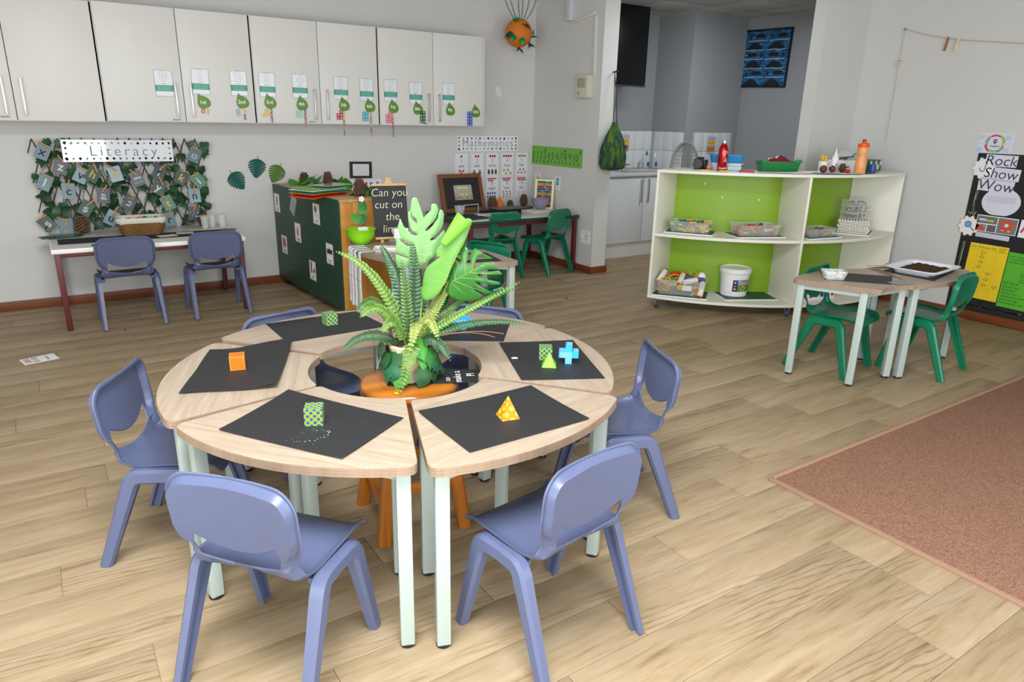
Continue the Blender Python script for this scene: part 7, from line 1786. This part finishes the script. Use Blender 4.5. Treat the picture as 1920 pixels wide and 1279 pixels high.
for y, z, nm, bord in ((2.562, 1.163, 'hook', '#c9c9d2'), (2.578, .722, 'magnifier', '#d89a5a')):
    o = thing('gear_badge', 'white cog shaped badge with a small %s drawing on the black board' % nm, 'badge'); o.matrix_basis = wx(y, z)
    MB().prism(gear(.082), 0, .0012).build('badge_rim', C('badge_'+nm, bord, .5), o, smooth=0); pr(o, 'badge_face', PAPER, MB().poly(gear(.076)), .0016)
    m = MB()
    if nm == 'hook': m.line([(.012, .045), (.010, -.01), (-.004, -.028), (-.022, -.018), (-.026, .002)], .007); m.disc(.013, .048, .008); mt = C('drawing_grey', '#6a6a78', .5)
    else: m.line([(.014, -.008), (.045, -.036)], .008); m.disc(-.006, .012, .026); mt = C('drawing_steel_blue', '#5a7088', .5)
    pr(o, 'drawing', mt, m, .002)
    if nm == 'magnifier': pr(o, 'lens', C('lens_blue', '#6ab0e0', .3), MB().disc(-.006, .012, .020), .0024)
rk = C('paper_lilac_white', '#dcdbea', .5)
for s, y, z, w_, h_, ro, sz in (('Rock', 2.452, 1.222, .215, .085, -1, .105), ('Show', 2.437, 1.128, .26, .088, -3, .105), ('Wow', 2.452, 1.038, .245, .088, -3, .11)):
    o = card('word_cutout', 'white paper cut-out word reading %s on the black board' % s.lower(), 'word cut-out', wx(y, z, 0, rad(ro)), w_, h_, rk)
    pr(o, 'lettering', C('navy_lettering', '#1f2a4a', .5), MB().text(s, sz, T(0, -.003, 0), shear=.08, weight=-.0005))
for y, nm in ((2.392, 'large white paper circle with small print on the black board'), (2.092, 'second white paper circle on the black board, cut by the frame edge')):
    o = thing('paper_circle', nm, 'paper circle'); o.matrix_basis = wx(y, .922)
    MB().prism([(.132*cos(2*pi*k/40), max(-.098, .105*sin(2*pi*k/40))) for k in range(40)], 0, .0012).build('card_sheet', rk, o, smooth=0)
    pr(o, 'small_print', GREYP, lines_of_print(-.10, .10, .035, 4, .012, .003, 4))
pp = card('crest_poster', 'white crest poster with a ring of coloured arcs on the wall above the black board', 'poster', wx(2.525, 1.345, -.005), .245, .15, C('poster_pale_blue', '#d3dcee', .5), .006)
for k, (c, a0, a1, r0, r1) in enumerate((('#d32a55', 55, 125, .052, .064), ('#f0a82c', 125, 178, .056, .070), ('#1f9ea8', 135, 205, .050, .060), ('#d32a55', 190, 245, .056, .070), ('#8fc63a', 235, 300, .050, .064), ('#1f9ea8', 290, 345, .056, .070), ('#f0a82c', 310, 385, .050, .062), ('#8fc63a', 5, 60, .056, .070))):
    m = MB(); n = 10
    for i in range(n):
        p, q_ = rad(a0+(a1-a0)*i/n), rad(a0+(a1-a0)*(i+1)/n); m.add([(r0*cos(p), r0*sin(p), 0), (r1*cos(p), r1*sin(p), 0), (r1*cos(q_), r1*sin(q_), 0), (r0*cos(q_), r0*sin(q_), 0)], [(0,1,2,3)])
    pr(pp, 'ring_arc', C('ring_arc_'+c[1:], c, .5), m, .0016+.0001*k)
m = MB(); m.poly([(-.012, .03), (.012, .03), (.012, .008), (0, -.004), (-.012, .008)]); pr(pp, 'crest', C('crest_maroon', '#5a2a3a', .5), m); pr(pp, 'crest_face', C('crest_cream', '#d8b8b4', .5), MB().rect(-.007, .012, .007, .022), .002)
pr(pp, 'crest_name', INKB, MB().text('Crawford', .017, T(0, -.02, 0), weight=.0004))
m = MB()
for sx in (-1, 1):
    for sy in (-1, 1):
        for v_, f_ in zip(*(lambda q: (q.v, q.f))(lines_of_print(-.035, .02, .0, 5, .006, .002, 3))): pass
        q = lines_of_print(-.03, .012, .0, 5, .007, .002, 5+sx+2*sy); q.v = [(p[0]+sx*.092, p[1]+sy*.045+.012, p[2]) for p in q.v]; m.add(q.v, q.f)
for a, b in (((-.12, 0), (-.072, 0)), ((.072, 0), (.12, 0)), ((0, .072), (0, .062)), ((0, -.062), (0, -.074))): m.line([a, b], .0015)
pr(pp, 'small_print', GREYP, m)
ph = card('photo_print', 'printed photo collage with an orange T-shirt on the black board', 'photo', wx(2.388, .752, 0, rad(-1)), .285, .125, PAPER)
for c, a in (('#6d6f70', (-.138, .002, .002, .056)), ('#77797c', (.008, -.058, .138, .056)), ('#8a8c90', (-.138, -.058, -.066, -.006)), ('#5e6064', (-.06, -.058, .002, -.006))): pr(ph, 'photo_panel', C('photo_panel_'+c[1:], c, .5), MB().rect(*a))
m = MB(); m.poly([(.035, -.04), (.105, -.045), (.105, .01), (.128, .004), (.132, .022), (.10, .04), (.045, .04), (.018, .024), (.022, .006), (.037, .010)][::-1]); m.poly([(-.132, -.05), (-.072, -.054), (-.09, -.015), (-.108, -.01)][::-1]); m.v = [(p[0], p[1], p[2]) for p in m.v]
pr(ph, 'orange_shirt', C('shirt_orange', '#d2502c', .5), m, .002); pr(ph, 'shirt_circle', C('shirt_pale_blue', '#cfe0f0', .5), MB().disc(.07, .006, .014), .0024); pr(ph, 'pale_objects', C('photo_pale_item', '#cfd6da', .5), MB().rect(-.125, .02, -.07, .036).rect(.04, -.036, .06, -.03).rect(.085, -.04, .103, -.032), .0024); pr(ph, 'yellow_item', YEL, MB().rect(-.065, .018, -.02, .03), .0024)
p2 = card('photo_print', 'photo of a pink shape on the black board, cut by the frame edge', 'photo', wx(2.135, .745, 0, rad(-2)), .19, .13, PAPER); pr(p2, 'pink_shape', C('pink_scribble', '#c83a5a', .5), MB().line([(-.08, -.03), (-.06, .02), (-.02, .035), (.03, .02), (.05, -.03), (0, -.05), (-.05, -.04)], .014)); 
cs = card('caption_strip', 'white caption strip of small print above the yellow chart', 'caption', wx(2.398, .664, 0, rad(-2)), .235, .036, rk); pr(cs, 'small_print', GREYP, lines_of_print(-.11, .11, .011, 4, .0075, .0025, 8))
yc = card('yellow_chart', 'yellow paper chart of small drawn faces reading our favourite super hero', 'chart', wx(2.402, .385, 0, rad(-1)), .272, .425, C('yellow_sugar_paper', '#f2d021', .6, var=.04))
pr(yc, 'lettering', C('pencil_dark', '#4a4420', .7), MB().text('Our favourite', .036, T(-.045, .188, 0), weight=-.0004).text('super', .022, T(.096, .196, 0)).text('hero', .022, T(.094, .175, 0)))
m = MB()
for x in (-.07, -.005, .062): m.rect(x-.0005, -.2, x+.0005, .165)
m.rect(-.134, .165, .134, .1662); m.rect(-.134, -.125, .134, -.1238); pr(yc, 'grid_line', C('grid_olive', '#9a9020', .7), m, .0014)
m = MB()
for x, y in ((-.035, .145), (-.036, .112), (-.037, .075), (-.042, .035), (.032, -.01), (.027, -.055), (.022, -.098), (.098, -.10), (-.045, -.08)):
    m.line([(x+.0125*cos(2*pi*k/16), y+.0115*sin(2*pi*k/16)) for k in range(17)], .0022)
    for s in (-1, 1): m.disc(x+s*.005, y+.003, .0016, 0, 6); m.line([(x+s*.0125, y), (x+s*.018, y+.002)], .003)
    m.line([(x-.004, y-.005), (x+.004, y-.005)], .0016)
pr(yc, 'drawn_face', INKB, m, .0018)
gc = card('green_chart', 'green paper sheet of handwriting beside the yellow chart', 'chart', wx(2.123, .355, 0, rad(-1)), .275, .42, C('green_sugar_paper', '#58b52a', .6, var=.04))
t = MB()
for s, y in (('Our everyday heroes', .18), ('in our families', .158), ('are the others we', .136), ('kind', .06), ('strong', .04), ('caring', .02), ('doing', .0), ('Jess help all', -.02), ('We can help', -.05), ('being kind', -.075), ('Playing with', -.10), ('saying sorry when', -.125), ('by using magic', -.15), ('following the rules', -.175)):
    t.text(s, .022, T(-.125 if not s in ('kind', 'strong', 'caring', 'doing') else -.03, y, 0), 'LEFT', shear=.1)
pr(gc, 'handwriting', C('pencil_green_dark', '#24421a', .7), t)
# clothes line with pegs
cl = thing('string_line', 'thin string strung along the wall with a hanging end', 'string')
m = MB(); m.tube([(6.02, 3.36, 2.202), (6.018, 3.2, 2.152), (6.018, 3.02, 2.109), (6.018, 2.922, 2.090), (6.018, 2.48, 2.036), (6.018, 1.6, 2.03), (6.02, .8, 2.2)], .0028, 5); m.tube([(6.024, 3.36, 2.202), (6.024, 3.366, 1.96), (6.024, 3.36, 1.70), (6.024, 3.359, 1.33)], .0022, 5)
m.build('cord', C('jute_string', '#c4b49a', .9), cl)
MB().sphere((6.022, 3.36, 2.202), .010, 8, 5).build('pin', C('pin_grey', '#8a8478', .5), cl)
m = MB(); m.box((6.02, 3.365, 1.94), (.008, .02, .05)); m.box((6.02, 3.35, 1.965), (.008, .035, .008)); m.build('knot', C('jute_knot', '#d0c4aa', .9), cl)
def wpeg(y, z, c, label, tilt):
    o = thing('clothes_peg', label, 'peg'); o.matrix_basis = wx(y, z, .012, rad(tilt))
    for s in (-1, 1): MB().box((s*.0035 if c is None else 0, 0, s*.004), (.014, .10, .005), bev=.002).build('peg_half', c or WHP, o)
    MB().cyl((-.007, .012, 0), (.007, .012, 0), .005, seg=8).build('spring', STEEL, o)
wpeg(3.012, 2.068, C('peg_brown', '#a06a38', .6), 'brown wooden peg hanging on the string line', -8); wpeg(2.932, 2.055, C('peg_cream', '#e6dcb8', .5), 'cream and yellow peg hanging on the string line', -8)
